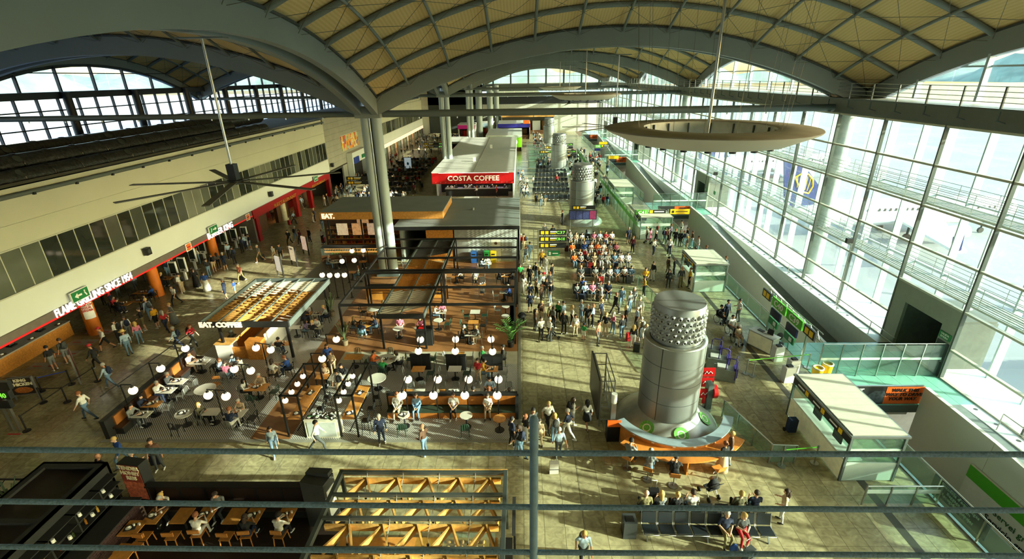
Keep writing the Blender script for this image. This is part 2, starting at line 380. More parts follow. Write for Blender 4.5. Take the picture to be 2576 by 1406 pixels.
# far side facade (behind the shops)
BMUL = mat('dark_mullion', '23282C', .5, var=.05)
GLASS_L = glass('side_glass', 'DCE6F2', haze=.01)
facade('window_20', 'dark framed glass facade behind the shop block', -49.6, -5.2, 66, 2.5, [4, 7.0, 8.7, 10.4, 12.1, 13.8, 15.0], GLASS_L, BMUL, BMUL, mw=.12, md=.3, tw=.2, th=.12)
for i in range(51):
    if i % 3 == 0: tag(MB().cyl((-48.6, -5.2+3.34*i, 0), (-48.6, -5.2+3.34*i, 15.6), .42, n=12).build('column', BMUL), 'dark round column in front of the far side facade', kind='structure')
for kk in range(0, 3):
    lunette('window_%d' % (21+kk), -50.3, kk, GLASS_L, BMUL, 'arched clerestory window above the dark side facade', 15.6, -1)
tag(MB().box(-50.6, -48.9, -12, 162, 15.0, 15.65).build('trim_3', BMUL), 'dark ring beam of the side facade', kind='structure')
# end walls
we = tag(link('wall_end', None), 'end wall of the hall with a wide arched window', kind='structure')
EY = 161.3
MB().box(-50, 28, EY, EY+.4, 8.4, 10.6).build('dark_band', mat('black_band', '22262A', .5), we)
MB().box(-50, 28, EY, EY+.4, 12.2, 14.2).build('beam', STEEL, we)
MB().box(-50, -12, EY, EY+.4, 0, 20).build('side_panel', DSTEEL, we)
MB().box(-12, 28, EY, EY+.4, 0, 8.4).build('lower_panel', mat('pale_end_panel', 'B8BDB4', .6), we)
for x in range(-11, 28, 3): MB().box(x, x+2.9, EY+.1, EY+.14, 10.6, 12.2).build('pane', GLASS_IN, we)
for i in range(7):
    x = -8.5+i*5.4; zt = 14.2+4.2*(1-((x-7.5)/19)**2); MB().box(x-.25, x+.25, EY-.2, EY+.2, 12.2, zt).build('mullion', STEEL, we)
for i in range(12):
    x0, x1 = -11+i*3.1, -11+(i+1)*3.1; z0, z1 = [14.2+max(.02, 4.3*(1-((x-7.5)/18.6)**2)) for x in (x0, x1)]
    MB().quad((x0, EY+.1, 14.2), (x1, EY+.1, 14.2), (x1, EY+.1, z1), (x0, EY+.1, z0)).build('pane', GLASS_IN, we)
MB().box(-11, 26, EY-.05, EY+.05, 14.2, 14.4).box(-6, 21, EY-.05, EY+.05, 16.3, 16.42).build('transom', WHITE, we)
wb = tag(MB().box(-50, 27, -38.5, -38.2, -6, 24).build('wall_back', mat('pale_back_wall', 'D6D6CE', .7)), 'grey wall closing the hall behind the viewing gallery', kind='structure')
# viewing gallery under the camera, its post and ropes
gal = tag(link('gallery_floor', None), 'concrete viewing gallery slab high above the hall', kind='structure')
MB().box(-13, 12, -6, .95, 14.1, 14.35).build('slab', mat('pale_concrete', 'C4C4BC', .7), gal)
ROPE = mat('blue_grey_rope', '8CB8F0', .9, var=.25, scale=120, bump=.25)
post_x = GY(1343, 1200, 1.25).x
rl = T('guard_rail', 'blue grey steel guard rail post at the edge of the viewing gallery', 'railing', (post_x, 1.25, 14.35))
zt = GY(1342, 1047, 1.25).z-14.35
MB().cyl((0, 0, -.6), (0, 0, zt-.012), .0145, n=12).ell((0, 0, zt-.014), .0145).build('post', mat('rail_blue_paint', '98C4F6', .45, var=.1, scale=30), rl)
MB().box(-.05, .05, -.31, .05, -.02, 0).box(-.05, .05, -.08, .05, -.6, 0).build('foot_plate', STEEL, rl)
for yl, yr, lab in ((1131, 1143, 'topmost'), (1261, 1284, 'middle'), (1375, 1398, 'lowest')):
    p, q = GY(0, yl, 1.25), GY(2576, yr, 1.25); d = q-p; pts = []
    for i in range(41): t = -.15+1.3*i/40; pts.append(p+d*t+Vector((0, 0, -.004*math.sin(PI*min(1, max(0, t))))))
    tag(MB().sweep(pts, .0093, 8).build('guard_rope', ROPE), 'twisted blue grey guard rope, %s of the three on the gallery rail' % lab, 'rope', 'guard ropes of the gallery')
# ================================================================ VOID, RAMPS, BRIDGES
BAY = [21.8, 60.3, 100.4, 140.5]                      # near edge of each boarding bridge
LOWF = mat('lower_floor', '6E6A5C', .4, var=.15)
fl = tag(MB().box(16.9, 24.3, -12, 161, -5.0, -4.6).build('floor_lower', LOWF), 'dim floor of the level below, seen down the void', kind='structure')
tag(MB().box(16.8, 17.0, -12, 161, -4.6, -.4).build('wall_void', GREYP), 'grey wall of the void below the hall floor', kind='structure')
RAMPW = mat('ramp_wall_white', 'E0E2DA', .5, var=.03, scale=.5)
GRGL = mat('green_glass_floor', '7FC0AE', .2, var=.08)
LEDGE = mat('ledge_white', 'CBD2D0', .4, var=.04)
def ramp_z(Y, y0): return -.08*max(0, y0-3.2-Y)
for bi, y0 in enumerate(BAY):
    y1 = y0-33
    place = ('beside the bag counter', 'beside the queue at the nearer gate', 'beyond the third ticket gate', 'at the far end of the hall')[bi]
    # bridge deck of green glass slabs
    br = tag(link('bridge', None), 'green glass boarding bridge %s' % place, kind='structure')
    MB().box(17.0, 24.2, y0, y0+6.6, -.5, -.03).build('deck', STEEL, br)
    for i in range(8):
        for j in range(6):
            MB().box(17.05+i*.89, 17.05+i*.89+.87, y0+j*1.1, y0+j*1.1+1.08, -.03, 0).build('glass_slab', GRGL, br)
    MB().box(17.0, 21.2, y0+.6, y0+1.0, -1.1, -.5).build('edge_beam', RAMPW, br)
    MB().box(17.0, 24.2, y0+3, y0+3.2, -4.6, -.5).build('shade_sheet', mat('passage_shade', '4C5653', .6), br)  # dark sheet stands for the shaded passage below the bridge
    # ramp
    rp = tag(link('ramp', None), 'white walled ramp descending along the facade %s' % place, kind='structure')
    P = []
    n = 8
    for i in range(8):
        ya, yb = y0-(y0-y1)*i/8, y0-(y0-y1)*(i+1)/8; za, zb = ramp_z(ya, y0), ramp_z(yb, y0)
        MB().add([(21.1, ya, -4.6), (21.3, ya, -4.6), (21.3, yb+.015, -4.6), (21.1, yb+.015, -4.6), (21.1, ya, za+1.1), (21.3, ya, za+1.1), (21.3, yb+.015, zb+1.1), (21.1, yb+.015, zb+1.1)],
                 [(0, 1, 2, 3), (7, 6, 5, 4), (0, 4, 5, 1), (1, 5, 6, 2), (2, 6, 7, 3), (3, 7, 4, 0)]).build('wall_panel', RAMPW, rp)
        MB().add([(21.3, ya, za-.2), (23.3, ya, za-.2), (23.3, yb, zb-.2), (21.3, yb, zb-.2), (21.3, ya, za), (23.3, ya, za), (23.3, yb, zb), (21.3, yb, zb)],
                 [(0, 1, 2, 3), (7, 6, 5, 4), (0, 4, 5, 1), (1, 5, 6, 2), (2, 6, 7, 3), (3, 7, 4, 0)]).build('ramp_deck', mat('ramp_grey_carpet', '6F7C7C', .7), rp)
    MB().sweep([(21.36, y0-2.8, ramp_z(y0-2.8, y0)+.95), (21.36, y1, ramp_z(y1, y0)+.95)], .03).build('handrail', CHROME, rp)
    for i in range(7):
        y = y0-4.5-i*4.2; z = ramp_z(y, y0)+.006
        if z > -3.5: MB().box(21.7, 22.3, y, y+.25, z, z+.01).build('floor_sticker', RED, rp)
    # banner on the balustrade over the void
    bn = T('banner', ('black and orange car hire banner over the void, lettered WALK THIS WAY TO DRIVE', 'orange banner over the void lettered UNDER THE BRIDGE', 'orange and black banner over the third void', 'small orange and black banner at the far void')[bi], 'banner', (17.15, y0+.08, 0))
    MB().box(0, 4.0, -.03, .03, .02, 1.12).build('board', mat('banner_black', '24282B', .5), bn)
    MB().box(2.05, 4.0, -.04, -.03, .04, 1.1).build('orange_half', ORANGE, bn)
    MB().box(0, 3.95, -.05, .05, 1.12, 1.17).build('rail', CHROME, bn)
    if bi == 0:
        text('WALK THIS\nWAY TO DRIVE\nYOUR WAY.', .27, bn, (3.02, -.045, .62), FRONT, BLACK, off=.008, shear=.15)
        text('SIXT', .3, bn, (.52, -.035, .87), FRONT, WHITE, off=.012, shear=.2)
        MB().box(.42, .6, -.036, -.031, .96, 1.02).build('logo_accent', ORANGE, bn)
        cbm = MB(); cbm.add([(1.05, -.034, .1), (1.0, -.034, .5), (1.2, -.034, .62), (1.45, -.034, .85), (1.95, -.034, .85), (2.05, -.034, .6), (2.05, -.034, .1)], [tuple(range(7))]); cbm.build('car_print', mat('car_print_grey', '4A555C', .5, var=.5, scale=6), bn)
    else:
        text('UNDER\nTHE BRIDGE\nOVER TO SIXT.' if bi == 1 else 'WALK THIS\nWAY TO\nDRIVE', .26, bn, (3.02, -.045, .6), FRONT, BLACK, off=.008)
    # tall glass screen across the bridge
    gs = T('glass_screen', 'glass screen with steel posts across the bridge %s' % place, 'screen', (17.15, y0+2.7, 0))
    for i in range(6):
        MB().box(i*1.15+.03, i*1.15+1.12, -.01, .01, .06, 2.05).build('pane', GLASS_G, gs)
        MB().box(i*1.15-.025, i*1.15+.025, -.03, .03, 0, 2.15).build('post', CHROME, gs)
        MB().box(i*1.15+.03, i*1.15+1.12, -.013, .013, 1.1, 1.25).build('frosted_band', mat('frost_band', 'CFE4DE', .6), gs)
    MB().cyl((0, 0, 2.15), (6.9, 0, 2.15), .03).build('rail', CHROME, gs)
    # boarding portal set in the facade
    bp = T('boarding_portal', 'grey boarding portal in the glass facade %s' % place, 'doorway', (24.22, y0+2.9 if bi else 24.3, 0))
    PG = mat('portal_grey', '8E9389', .6, var=.04)
    MB().box(-.1, .1, 0, 1.0, 0, 4.2).build('jamb', PG, bp); MB().box(-.1, .1, 3.9, 4.95, 0, 4.2).build('jamb', PG, bp); MB().box(-.1, .1, 1.0, 3.9, 3.0, 4.2).build('lintel', PG, bp)
    MB().box(.1, 3, .9, 1.0, 0, 3.0).box(.1, 3, 3.9, 4.0, 0, 3.0).box(2.9, 3, 1, 3.9, 0, 3).box(.1, 3, 1, 3.9, 3, 3.1).build('recess', mat('portal_recess', '60655F', .7), bp)
    d = MB().box(-.14, -.1, .12, .92, 0, 2.1).build('door', mat('door_charcoal', '33373B', .5), bp); MB().box(-.2, -.14, .2, .26, .95, 1.1).build('handle', CHROME, d)
    sg = MB().box(-.14, -.11, .15, .95, 2.25, 2.65).build('exit_sign', mat('exit_green', '1E7A46', .5), bp)
    text('SALIDA\nEMERG', .17, bp, (-.15, .55, 2.45), WEST, WHITE)
    # ledge by the facade with round floor lights
    ld = tag(link('ledge', None), 'pale ledge with round floor lights %s' % place, kind='structure')
    MB().box(23.3, 24.3, y1, y0, -5, 0).build('kerb', LEDGE, ld)
    lm = MB().cyl((0, 0, -.02), (0, 0, .012), .09, n=12).mesh('floor_light', DSTEEL)
    for i in range(24): link('floor_light', lm, ld, (23.75, y0-1.2*i-.4, 0))
    MB().cyl((23.4, y0-2, .95), (23.4, y1, .95), .03).cyl((23.4, y0-2, .55), (23.4, y1, .55), .02).build('handrail', CHROME, ld)
    for i in range(9): MB().cyl((23.4, y0-2-3.6*i, 0), (23.4, y0-2-3.6*i, .95), .025).build('rail_post', CHROME, ld)
    # glass balustrade of the void
    bl = T('balustrade', 'glass balustrade with steel handrail along the void %s' % place, 'railing', (17.05, y0-32.7, 0))
    for i in range(16):
        y = i*2.03
        MB().box(-.008, .008, y+.04, y+1.99, .05, 1.02).build('pane', GLASS_G, bl); MB().box(-.03, .03, y-.03, y+.03, 0, 1.08).build('post', CHROME, bl)
    MB().cyl((0, 0, 1.12), (0, 32.6, 1.12), .035).build('handrail', CHROME, bl); MB().box(-.06, .06, 0, 32.6, 0, .05).build('base_rail', CHROME, bl)
# ================================================================ WALL BESIDE THE SHOPS (left of the nave)
WX = -29.0
wl = tag(link('wall_left', None), 'long wall above the shops with white fascia and a strip of dark windows', kind='structure')
def block(y0, y1):
    MB().box(WX-.3, WX, y0, y1, 3.55, 5.4).build('fascia', WHITEP, wl)
    MB().box(WX-.3, WX-.02, y0, y1, 7.8, 9.1).build('upper_panel', CREAM, wl); MB().box(WX-.3, WX, y0, y1, 9.12, 10.5).build('upper_panel', CREAM, wl)
    MB().box(WX-.2, WX+.03, y0, y1, 5.34, 5.42).box(WX-.2, WX+.03, y0, y1, 7.78, 7.86).build('window_frame', TRAN, wl)
    n = int((y1-y0)/1.22); pm = MB().box(-.03, 0, .03, 1.19, 5.42, 7.78).mesh('pane', GLASS_D); mm = MB().box(-.06, .03, -.03, .03, 5.42, 7.78).mesh('mullion', TRAN)
    pal = [mat('blind_pale_%d' % i, c, .12, spec=.8, var=.12, scale=.6) for i, c in enumerate(('5E655A', '767B6E', '4A5049'))]
    for i in range(n):
        o = link('pane', pm, wl, (WX-.1, y0+i*1.22, 0))
        if random.random() < .5: o.material_slots[0].link = 'OBJECT'; o.material_slots[0].material = random.choice(pal)
        link('mullion', mm, wl, (WX-.1, y0+i*1.22, 0))
block(8, 74); block(96, 150)
MB().box(WX-.6, WX-.3, 8, 150, 3.1, 11).build('backing', DSTEEL, wl)
for i in range(7):
    for j in range(9): MB().box(WX-.3, WX-.05, 74+i*3.14, 74+i*3.14+3.13, 3.6+j*.84, 3.6+j*.84+.82).build('panel', GREYP, wl)
MB().box(WX-.3, WX-.05, 80, 82, 0, 3.55).box(WX-.3, WX-.05, 90, 96, 0, 3.55).build('lower_panel', GREYP, wl)
MB().cyl((WX+.1, 8, 10.62), (WX+.1, 74, 10.62), .13, n=10).build('top_pipe', STEEL, wl)
MB().box(WX-1.6, WX-.2, 8, 150, 10.5, 11.0).build('parapet', CREAM, wl)
for i in range(22): MB().box(WX+.16, WX+.3, 10+i*3, 10.14+i*3, 10.45, 10.6).build('pipe_clip', BLACK, wl)
# service roof of the shop block with foil wrapped ducts
ro = tag(MB().box(-46, WX-.3, -12, 150, 9.7, 10.0).build('ceiling_shops', mat('service_roof', '2B2A27', .8, var=.2)), 'dark service roof over the shop block', kind='structure')
FOIL = mat('black_foil_wrap', '4A4C4B', .3, .6, var=.5, scale=5, bump=1.0)
for i, (x, z, r, y1) in enumerate(((-31.6, 11.0, .6, 62), (-33.6, 11.5, .72, 58), (-36.2, 11.8, .75, 70))):
    d = T('air_duct', 'crumpled black foil air duct on the shop roof, %s' % ('nearest the parapet', 'middle of the three', 'farthest from the parapet')[i], 'duct', (x, 8, z))
    MB().cyl((0, 0, 0), (0, y1-8, 0), r, n=18).build('pipe', FOIL, d)
    for q in range(int((y1-8)/2.3)): MB().lathe([(r+.01, 0), (r+.05, .02), (r+.05, .14), (r+.01, .16)], 18).build('wrap_band', FOIL, d, loc=(0, 1+q*2.3+random.random()*.4, 0)).rotation_euler = (-PI/2, 0, 0)
    for q in range(5): MB().cyl((r*.75, 4+q*9+i*2, r*.6), (r*.82, 4+q*9+i*2, r*.66), .28, n=14).build('access_hatch', DSTEEL, d)
    for q in range(8): MB().box(-r*.8, r*.8, 2+q*7, 2.3+q*7, -z+10.01, -r+.1).build('saddle', DSTEEL, d)
for px, py, c in ((160, 345, ('A8A020', '6E7A12')), (345, 318, ('B0641E', '8A4A14'))):
    p = GX(px, py, -40.0); s = tag(MB().build('planter', BLACK) if False else link('planter', None, None, (p.x, p.y, 10.02)), 'long trough of %s grass on the shop roof' % ('yellow green' if px < 200 else 'rust coloured'), 'planter', 'roof planters')
    MB().box(-.6, .6, -3.2, 3.2, 0, .9).build('trough', BLACK, s)
    g = MB()
    for q in range(1400):
        x, y = random.uniform(-.8, .8), random.uniform(-3.3, 3.3); h = random.uniform(.5, 1.1); a, b = random.uniform(-.25, .25), random.uniform(-.25, .25)
        g.add([(x-.03, y, .85), (x+.03, y, .85), (x+a, y+b, .85+h)], [(0, 1, 2)])
    tag(g.build('grass', mat('grass_%s' % c[0], c[0], .8, var=.4, scale=2), s), kind='stuff')
# ================================================================ OUTSIDE
ap = tag(MB().box(27.4, 700, -400, 900, -6.2, -6).build('ground_apron', mat('apron_concrete', '85878A', .85, var=.15, scale=.06)), 'bright concrete apron outside the facade', kind='structure')
tag(MB().box(-700, -50.8, -400, 900, -6.2, -6).build('ground_forecourt', mat('forecourt', '8E98A4', .8, var=.15, scale=.08)), 'grey forecourt and car park outside the side facade', kind='structure')
hb = MB(); 
for side in (1, -1):
    P = []; n = 60
    for i in range(n+1):
        y = -500+i*40; h = 26+14*math.sin(i*.55)+10*math.sin(i*1.3+1)
        P += [(side*900, y, -8), (side*960, y, h), (side*1150, y, h*.6)]
    hb.add(P, [(i*3+j, i*3+3+j, i*3+4+j, i*3+1+j) for i in range(n) for j in range(2)], 0, True)
P = []
for i in range(80): x = -1200+i*30; h = 24+12*math.sin(i*.5)+8*math.sin(i*1.7); P += [(x, 1300, -8), (x, 1340, h), (x, 1500, h*.5)]
hb.add(P, [(i*3+j, i*3+3+j, i*3+4+j, i*3+1+j) for i in range(79) for j in range(2)], 0, True)
tag(hb.build('hills', mat('hazy_green_hill', '6E8478', .9, var=.25, scale=.03)), 'hazy green hills on the horizon beyond the airport', kind='structure')
FIELD = mat('dry_grass_field', '85845E', .9, var=.2, scale=.04)
tag(MB().box(230, 900, -400, 900, -5.99, -5.9).build('ground_field', FIELD), 'dry grass field beyond the apron', kind='structure')
tag(MB().box(-900, -230, -400, 900, -5.99, -5.9).build('ground_meadow', mat('green_verge', 'AEB0A0', .9, var=.2, scale=.06)), 'green verge beyond the forecourt', kind='structure')
def airliner(loc, rz, label, tailc, tdots=False):
    a = T('airliner', label, 'aircraft', loc, rz, 'parked airliners')
    W = mat('airliner_white', 'E6E8E8', .35, var=.03)
    prof = [(0, -16), (.9, -15.6), (1.5, -14.4), (1.9, -12), (1.95, 8), (1.5, 13), (.7, 17), (.2, 19)]
    f = MB().lathe(prof, 20).build('fuselage', W, a, (0, 0, 3.6)); f.rotation_euler = (-PI/2, 0, 0)
    for s in (-1, 1):
        MB().prism([(s*1.5, -4), (s*1.5, 2.5), (s*15, 6.5), (s*15, 5)], 2.6, 2.9).build('wing', W, a)
        MB().prism([(s*.5, 14.5), (s*.5, 18), (s*6.5, 19.5), (s*6.5, 18)], 4.4, 4.6).build('tailplane', W, a)
        MB().cyl((s*5, -4.5, 1.9), (s*5, -.5, 1.9), .95, .75, n=14).build('engine', W, a)
        MB().cyl((s*2.6, 1.5, 0), (s*2.6, 1.5, 2.7), .16).cyl((s*2.4, 1.5, .5), (s*2.8, 1.5, .5), .5, n=14).build('main_gear', BLACK, a)
        MB().beam((s*15, 6.4, 2.8), (s*15.5, 7.2, 5), .1, 1.2, up=(0, 1, 0)).build('winglet', mat(tailc[0], tailc[1], .4), a)
    MB().cyl((0, -12, 0), (0, -12, 2.2), .12).cyl((-.15, -12, .4), (.15, -12, .4), .4, n=12).build('nose_gear', BLACK, a)
    tl = MB(); tl.add([(s*.12, y, z) for s in (-1, 1) for y, z in ((12, 5.2), (18.6, 4.6), (20, 11.2), (17.6, 11.2))], [(0, 1, 2, 3), (7, 6, 5, 4), (0, 4, 5, 1), (1, 5, 6, 2), (2, 6, 7, 3), (3, 7, 4, 0)])
    tl.build('tail_fin', mat(tailc[0], tailc[1], .4), a)
    GOLD = mat('tail_gold', 'E0B52A', .4)
    if not tdots:
        for s in (-1, 1):
            hp = MB()
            pts = [(15.6, 6.6), (15.2, 7.6), (15.4, 8.6), (16.2, 9.3), (17.2, 9.4), (18.0, 8.9)]
            hp.sweep([(s*.14, y, z) for y, z in pts], .13, 6)
            hp.sweep([(s*.14, 15.6, 6.6), (s*.14, 16.8, 6.9), (s*.14, 18.0, 8.9)], .13, 6)
            for q in range(5): hp.cyl((s*.14, 15.9+q*.38, 7.0+q*.12), (s*.14, 15.7+q*.5, 8.9+q*.08), .06, n=5)
            hp.build('harp_emblem', GOLD, a)
    else:
        dd = MB()
        for q in range(60):
            y, z = random.uniform(14, 19), random.uniform(5.6, 10.8)
            for s in (-1, 1): dd.cyl((s*.12, y, z), (s*.16, y, z), .14, n=8)
        tag(dd.build('tail_dots', WHITE, a), kind='stuff')
    for s in (-1, 1):
        ww = MB()
        for q in range(24): ww.box(s*1.9-.03, s*1.9+.03, -11+q*.8, -10.7+q*.8, 4.2, 4.6)
        tag(ww.build('cabin_window', BLACK, a), kind='stuff')
    return a
NAVY = ('tail_navy', '1B2A66')
airliner((56, 70, -6), PI*.52, 'white airliner with navy tail and gold harp parked beyond the facade', NAVY)
airliner((58, 112, -6), PI*.52, 'second white airliner with navy harp tail farther along the apron', NAVY)
airliner((62, 30, -6), PI*.52, 'white airliner with dark dotted tail on the apron', ('tail_grey', '5A6470'), True)
for i in range(12):
    x = 70+i % 4*3; 
for i in range(7):
    tag(MB().box(50, 62, 22+i*1.4, 22.6+i*1.4, -5.99, -5.96).build('apron_marking', WHITE), 'white painted hatching stripe on the apron', kind='structure')
def car(loc, rz, col, label):
    c = T('car', label, 'car', loc, rz, 'cars on the forecourt')
    MB().prism([(-2.1, -.85), (2.1, -.85), (2.1, .85), (-2.1, .85)], .35, .95).build('body', mat('car_'+col, col, .3), c)
    b = MB(); b.add([(-1.4, -.8, .95), (1.1, -.8, .95), (1.1, .8, .95), (-1.4, .8, .95), (-.9, -.65, 1.45), (.5, -.65, 1.45), (.5, .65, 1.45), (-.9, .65, 1.45)], [(4, 5, 6, 7), (0, 1, 5, 4), (1, 2, 6, 5), (2, 3, 7, 6), (3, 0, 4, 7)]); b.build('cabin', GLASS_D, c)
    for x in (-1.3, 1.3):
        for y in (-.85, .85): MB().cyl((x, y-.1, .33), (x, y+.1, .33), .33, n=12).build('wheel', BLACK, c)
cn = {'C3C8CC': 'silver', 'E9EAEA': 'white', '22262A': 'black', '8E1B1B': 'red', '3B4A66': 'blue'}
for i in range(16):
    k = list(cn)[i % 5]; car((-62-(i % 3)*9, 20+i*5.2, -6), PI/2+.1*(i % 2), k, '%s car parked on the forecourt outside the side facade' % cn[k])
bd = T('terminal_building', 'pale low building with green glass seen through the side facade', 'building', (-105, 88, -6))
MB().box(-8, 8, -14, 14, 0, 13).build('wall', WHITEP, bd); MB().box(8, 8.2, -13, 2, 2, 12).build('glass_front', mat('green_glazing', '6FA79C', .15), bd)
bd2 = T('hangar', 'white flat roofed hangar seen through the side facade', 'building', (-120, 45, -6)); MB().box(-10, 10, -18, 16, 0, 9).build('wall', WHITE, bd2); MB().box(-10.5, 10.5, -18.5, 16.5, 9, 9.6).build('roof', GREYP, bd2)
# ================================================================ SHOPS UNDER THE FASCIA
def fit(o, w, h):
    """scale lettering to a width and height in metres"""
    xs = [v.co.x for v in o.data.vertices]; ys = [v.co.y for v in o.data.vertices]
    sx, sy = w/(max(xs)-min(xs)), h/(max(ys)-min(ys)); o.scale = (sx, sy, 1); return o
def span_text(body, p, q, X, h, parent, m, ext=.03):
    """lettering on a plane x=X running between two photo pixels"""
    a, b = GX(*p, X), GX(*q, X); c = (a+b)/2
    return fit(text(body, 1, parent, c, EAST, m, ext=ext, off=.012), abs(b.y-a.y), h)
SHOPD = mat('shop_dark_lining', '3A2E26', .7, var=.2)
wsh = tag(link('wall_shop', None), 'dark lining of the shops below the fascia', kind='structure')
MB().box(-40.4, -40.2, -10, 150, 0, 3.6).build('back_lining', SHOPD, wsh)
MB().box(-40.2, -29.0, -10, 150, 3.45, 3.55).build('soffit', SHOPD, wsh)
for y in (50.5, 73.5, 96): MB().box(-40.2, -29.0, y, y+.3, 0, 3.45).build('party_wall', mat('party_wall', '6A635A', .7), wsh)
# burger restaurant
bs = T('shop_sign', 'grey fascia sign with red strip lettered FLAME GRILLING SINCE 1954 and BURGER KING', 'sign', (0, 0, 0))
SB = mat('sign_brown_grey', '6B625A', .6, var=.1)
MB().box(-29.0, -28.88, 10, 50.4, 3.0, 3.55).build('panel', SB, bs); MB().box(-28.95, -28.84, 10, 50.4, 3.0, 3.1).build('red_strip', mat('red_glow_strip', 'E02020', .4, emit=.5, var=0), bs)
LWH = mat('lit_white_letter', 'FFFFFF', .5, emit=.9, var=0)
span_text('FLAME GRILLING SINCE 1954', (140, 793), (331, 692), -28.83, .55, bs, LWH)
span_text('BURGER KING', (523, 597), (585, 564), -28.83, .6, bs, LWH)
for px, py in ((475, 621), (624, 546)):
    p = GX(px, py, -28.8); b = MB()
    for k, (z, c) in enumerate(((.17, 0), (0, 1), (-.17, 0))): b.ell((-28.8, p.y, p.z+z), (.03, .34, .13 if k != 1 else .07), m=c)
    MB().box(-28.84, -28.8, p.y-.38, p.y+.38, p.z-.34, p.z+.34).build('emblem_board', WHITE, bs); b.build('emblem', [mat('bun_orange', 'E8762C', .5), RED], bs)
def exit_sign(px, py, X, arrow, what):
    X += .2; p = GX(px, py, X); s = T('exit_sign', 'green emergency exit sign %s' % what, 'sign', (X, p.y, p.z-.3))
    MB().box(0, .1, -.62, .62, 0, .62).build('board', mat('exit_green', '1E7A46', .5), s); MB().box(-.02, .08, -.67, .67, -.05, .67).build('frame', WHITE, s)
    a = MB(); d = arrow; a.add([(.11, -.45*d-.0, .31), (.11, -.2*d, .5), (.11, -.2*d, .37), (.11, .1*d, .37), (.11, .1*d, .25), (.11, -.2*d, .25), (.11, -.2*d, .12)], [tuple(range(7))]); a.build('arrow', WHITE, s)
    MB().cyl((.11, .34*d, .45), (.115, .34*d, .45), .06, n=8).build('running_figure', WHITE, s); MB().beam((.11, .3*d, .38), (.11, .42*d, .12), .02, .09).build('running_figure', WHITE, s)
exit_sign(199, 741, -28.98, 1, 'above the FLAME GRILLING lettering'); exit_sign(535, 577, -28.98, -1, 'above the BURGER KING lettering'); exit_sign(794, 449, -28.98, 1, 'above the red restaurant')
for px, py, wh in ((362, 632, 'above the burger restaurant tables'), (676, 488, 'above the red restaurant entrance'), (598, 300, ''), (832, 415, 'at the corner of the fascia')):
    if not wh: continue
    p = GX(px, py, -28.98); s = T('loudspeaker', 'small black wall loudspeaker %s' % wh, 'speaker', (-28.98, p.y, p.z))
    MB().box(.0, .12, -.05, .05, -.05, .05).build('bracket', DSTEEL, s); MB().box(.12, .42, -.24, .24, -.28, .28).build('cabinet', BLACK, s); MB().cyl((.42, 0, 0), (.44, 0, 0), .16, n=14).build('cone', DSTEEL, s)
ORC = mat('orange_column_paint', 'D9761E', .5, var=.08)
for i, (px, py) in enumerate(((240, 838), (462, 742), (612, 655))):
    g = G(px, py); c = T('orange_column', ('round orange column with PICK UP YOUR ORDER notice', 'round orange column beside the first ordering kiosks', 'round orange column beside the last ordering kiosks')[i], 'column', (-30.4, g.y, 0))
    MB().cyl((0, 0, 0), (0, 0, 3.45), .42, n=18).build('shaft', ORC, c)
    if i == 0:
        MB().lathe([(.43, 1.3), (.43, 2.6)], 8, a0=-1.5, a1=.1).build('notice', WHITE, c)
        text('PICK UP\nYOUR\nORDER', .2, c, (.32, -.34, 2.15), (PI/2, 0, .75), RED, off=.005)
ct = T('order_counter', 'long wood fronted serving counter of the burger restaurant', 'counter', (-32.3, 17, 0))
MB().box(-.5, .42, 0, 13.0, 0, 1.02).build('front', WOOD, ct); MB().box(-.9, .5, 0, 13.0, 1.02, 1.1).build('worktop', mat('pale_worktop', 'A8A49C', .4), ct)
MB().box(-2.6, -1.2, 0, 13, 0, 2.6).build('kitchen_unit', mat('kitchen_dark', '26221F', .5, var=.3), ct)
for k in range(6):
    p = (-32.5, 18.5+k*2, 1.105); t = T('till', 'black cash till on the burger counter', 'till', p, group='tills on the burger counter')
    MB().box(-.2, .2, -.2, .2, 0, .08).build('base', BLACK, t); MB().beam((0, 0, .08), (-.05, 0, .35), .3, .04, up=(1, 0, 0)).build('screen', DSTEEL, t)
for k in range(7):
    t = T('paper_tray', 'pale tray with wrappers on the burger counter', 'tray', (-32.05, 19.4+k*2, 1.105), .3*k, 'trays on the burger counter')
    MB().box(-.2, .2, -.15, .15, 0, .02).build('tray', mat('tray_brown', '7A5A40', .5), t); MB().ell((0, 0, .05), (.09, .07, .05)).build('wrapper', WHITE, t)
def kiosk(y, x, k):
    t = T('ordering_kiosk', 'white double sided touchscreen ordering kiosk, number %s from the orange column' % ('one two three four five six seven eight'.split()[k]), 'kiosk', (x, y, 0), group='ordering kiosks in front of the burger restaurant')
    MB().box(-.3, .3, -.22, .22, 0, .04).build('foot', CHROME, t); MB().box(-.08, .08, -.1, .1, .04, .8).build('stem', WHITE, t)
    MB().box(-.32, .32, -.09, .09, .8, 2.15).build('body', WHITE, t)
    for s in (-1, 1): MB().box(-.26, .26, s*.095-.006, s*.095+.006, 1.1, 2.05).build('screen', GLASS_D, t)
    MB().box(-.1, .1, -.16, .16, .95, 1.05).build('card_reader', BLACK, t)
for k, (px, py) in enumerate(((448, 716), (470, 704), (494, 678), (518, 657), (542, 641), (571, 633), (596, 624), (622, 618))):
    g = G(px, py); kiosk(g.y, g.x, k)
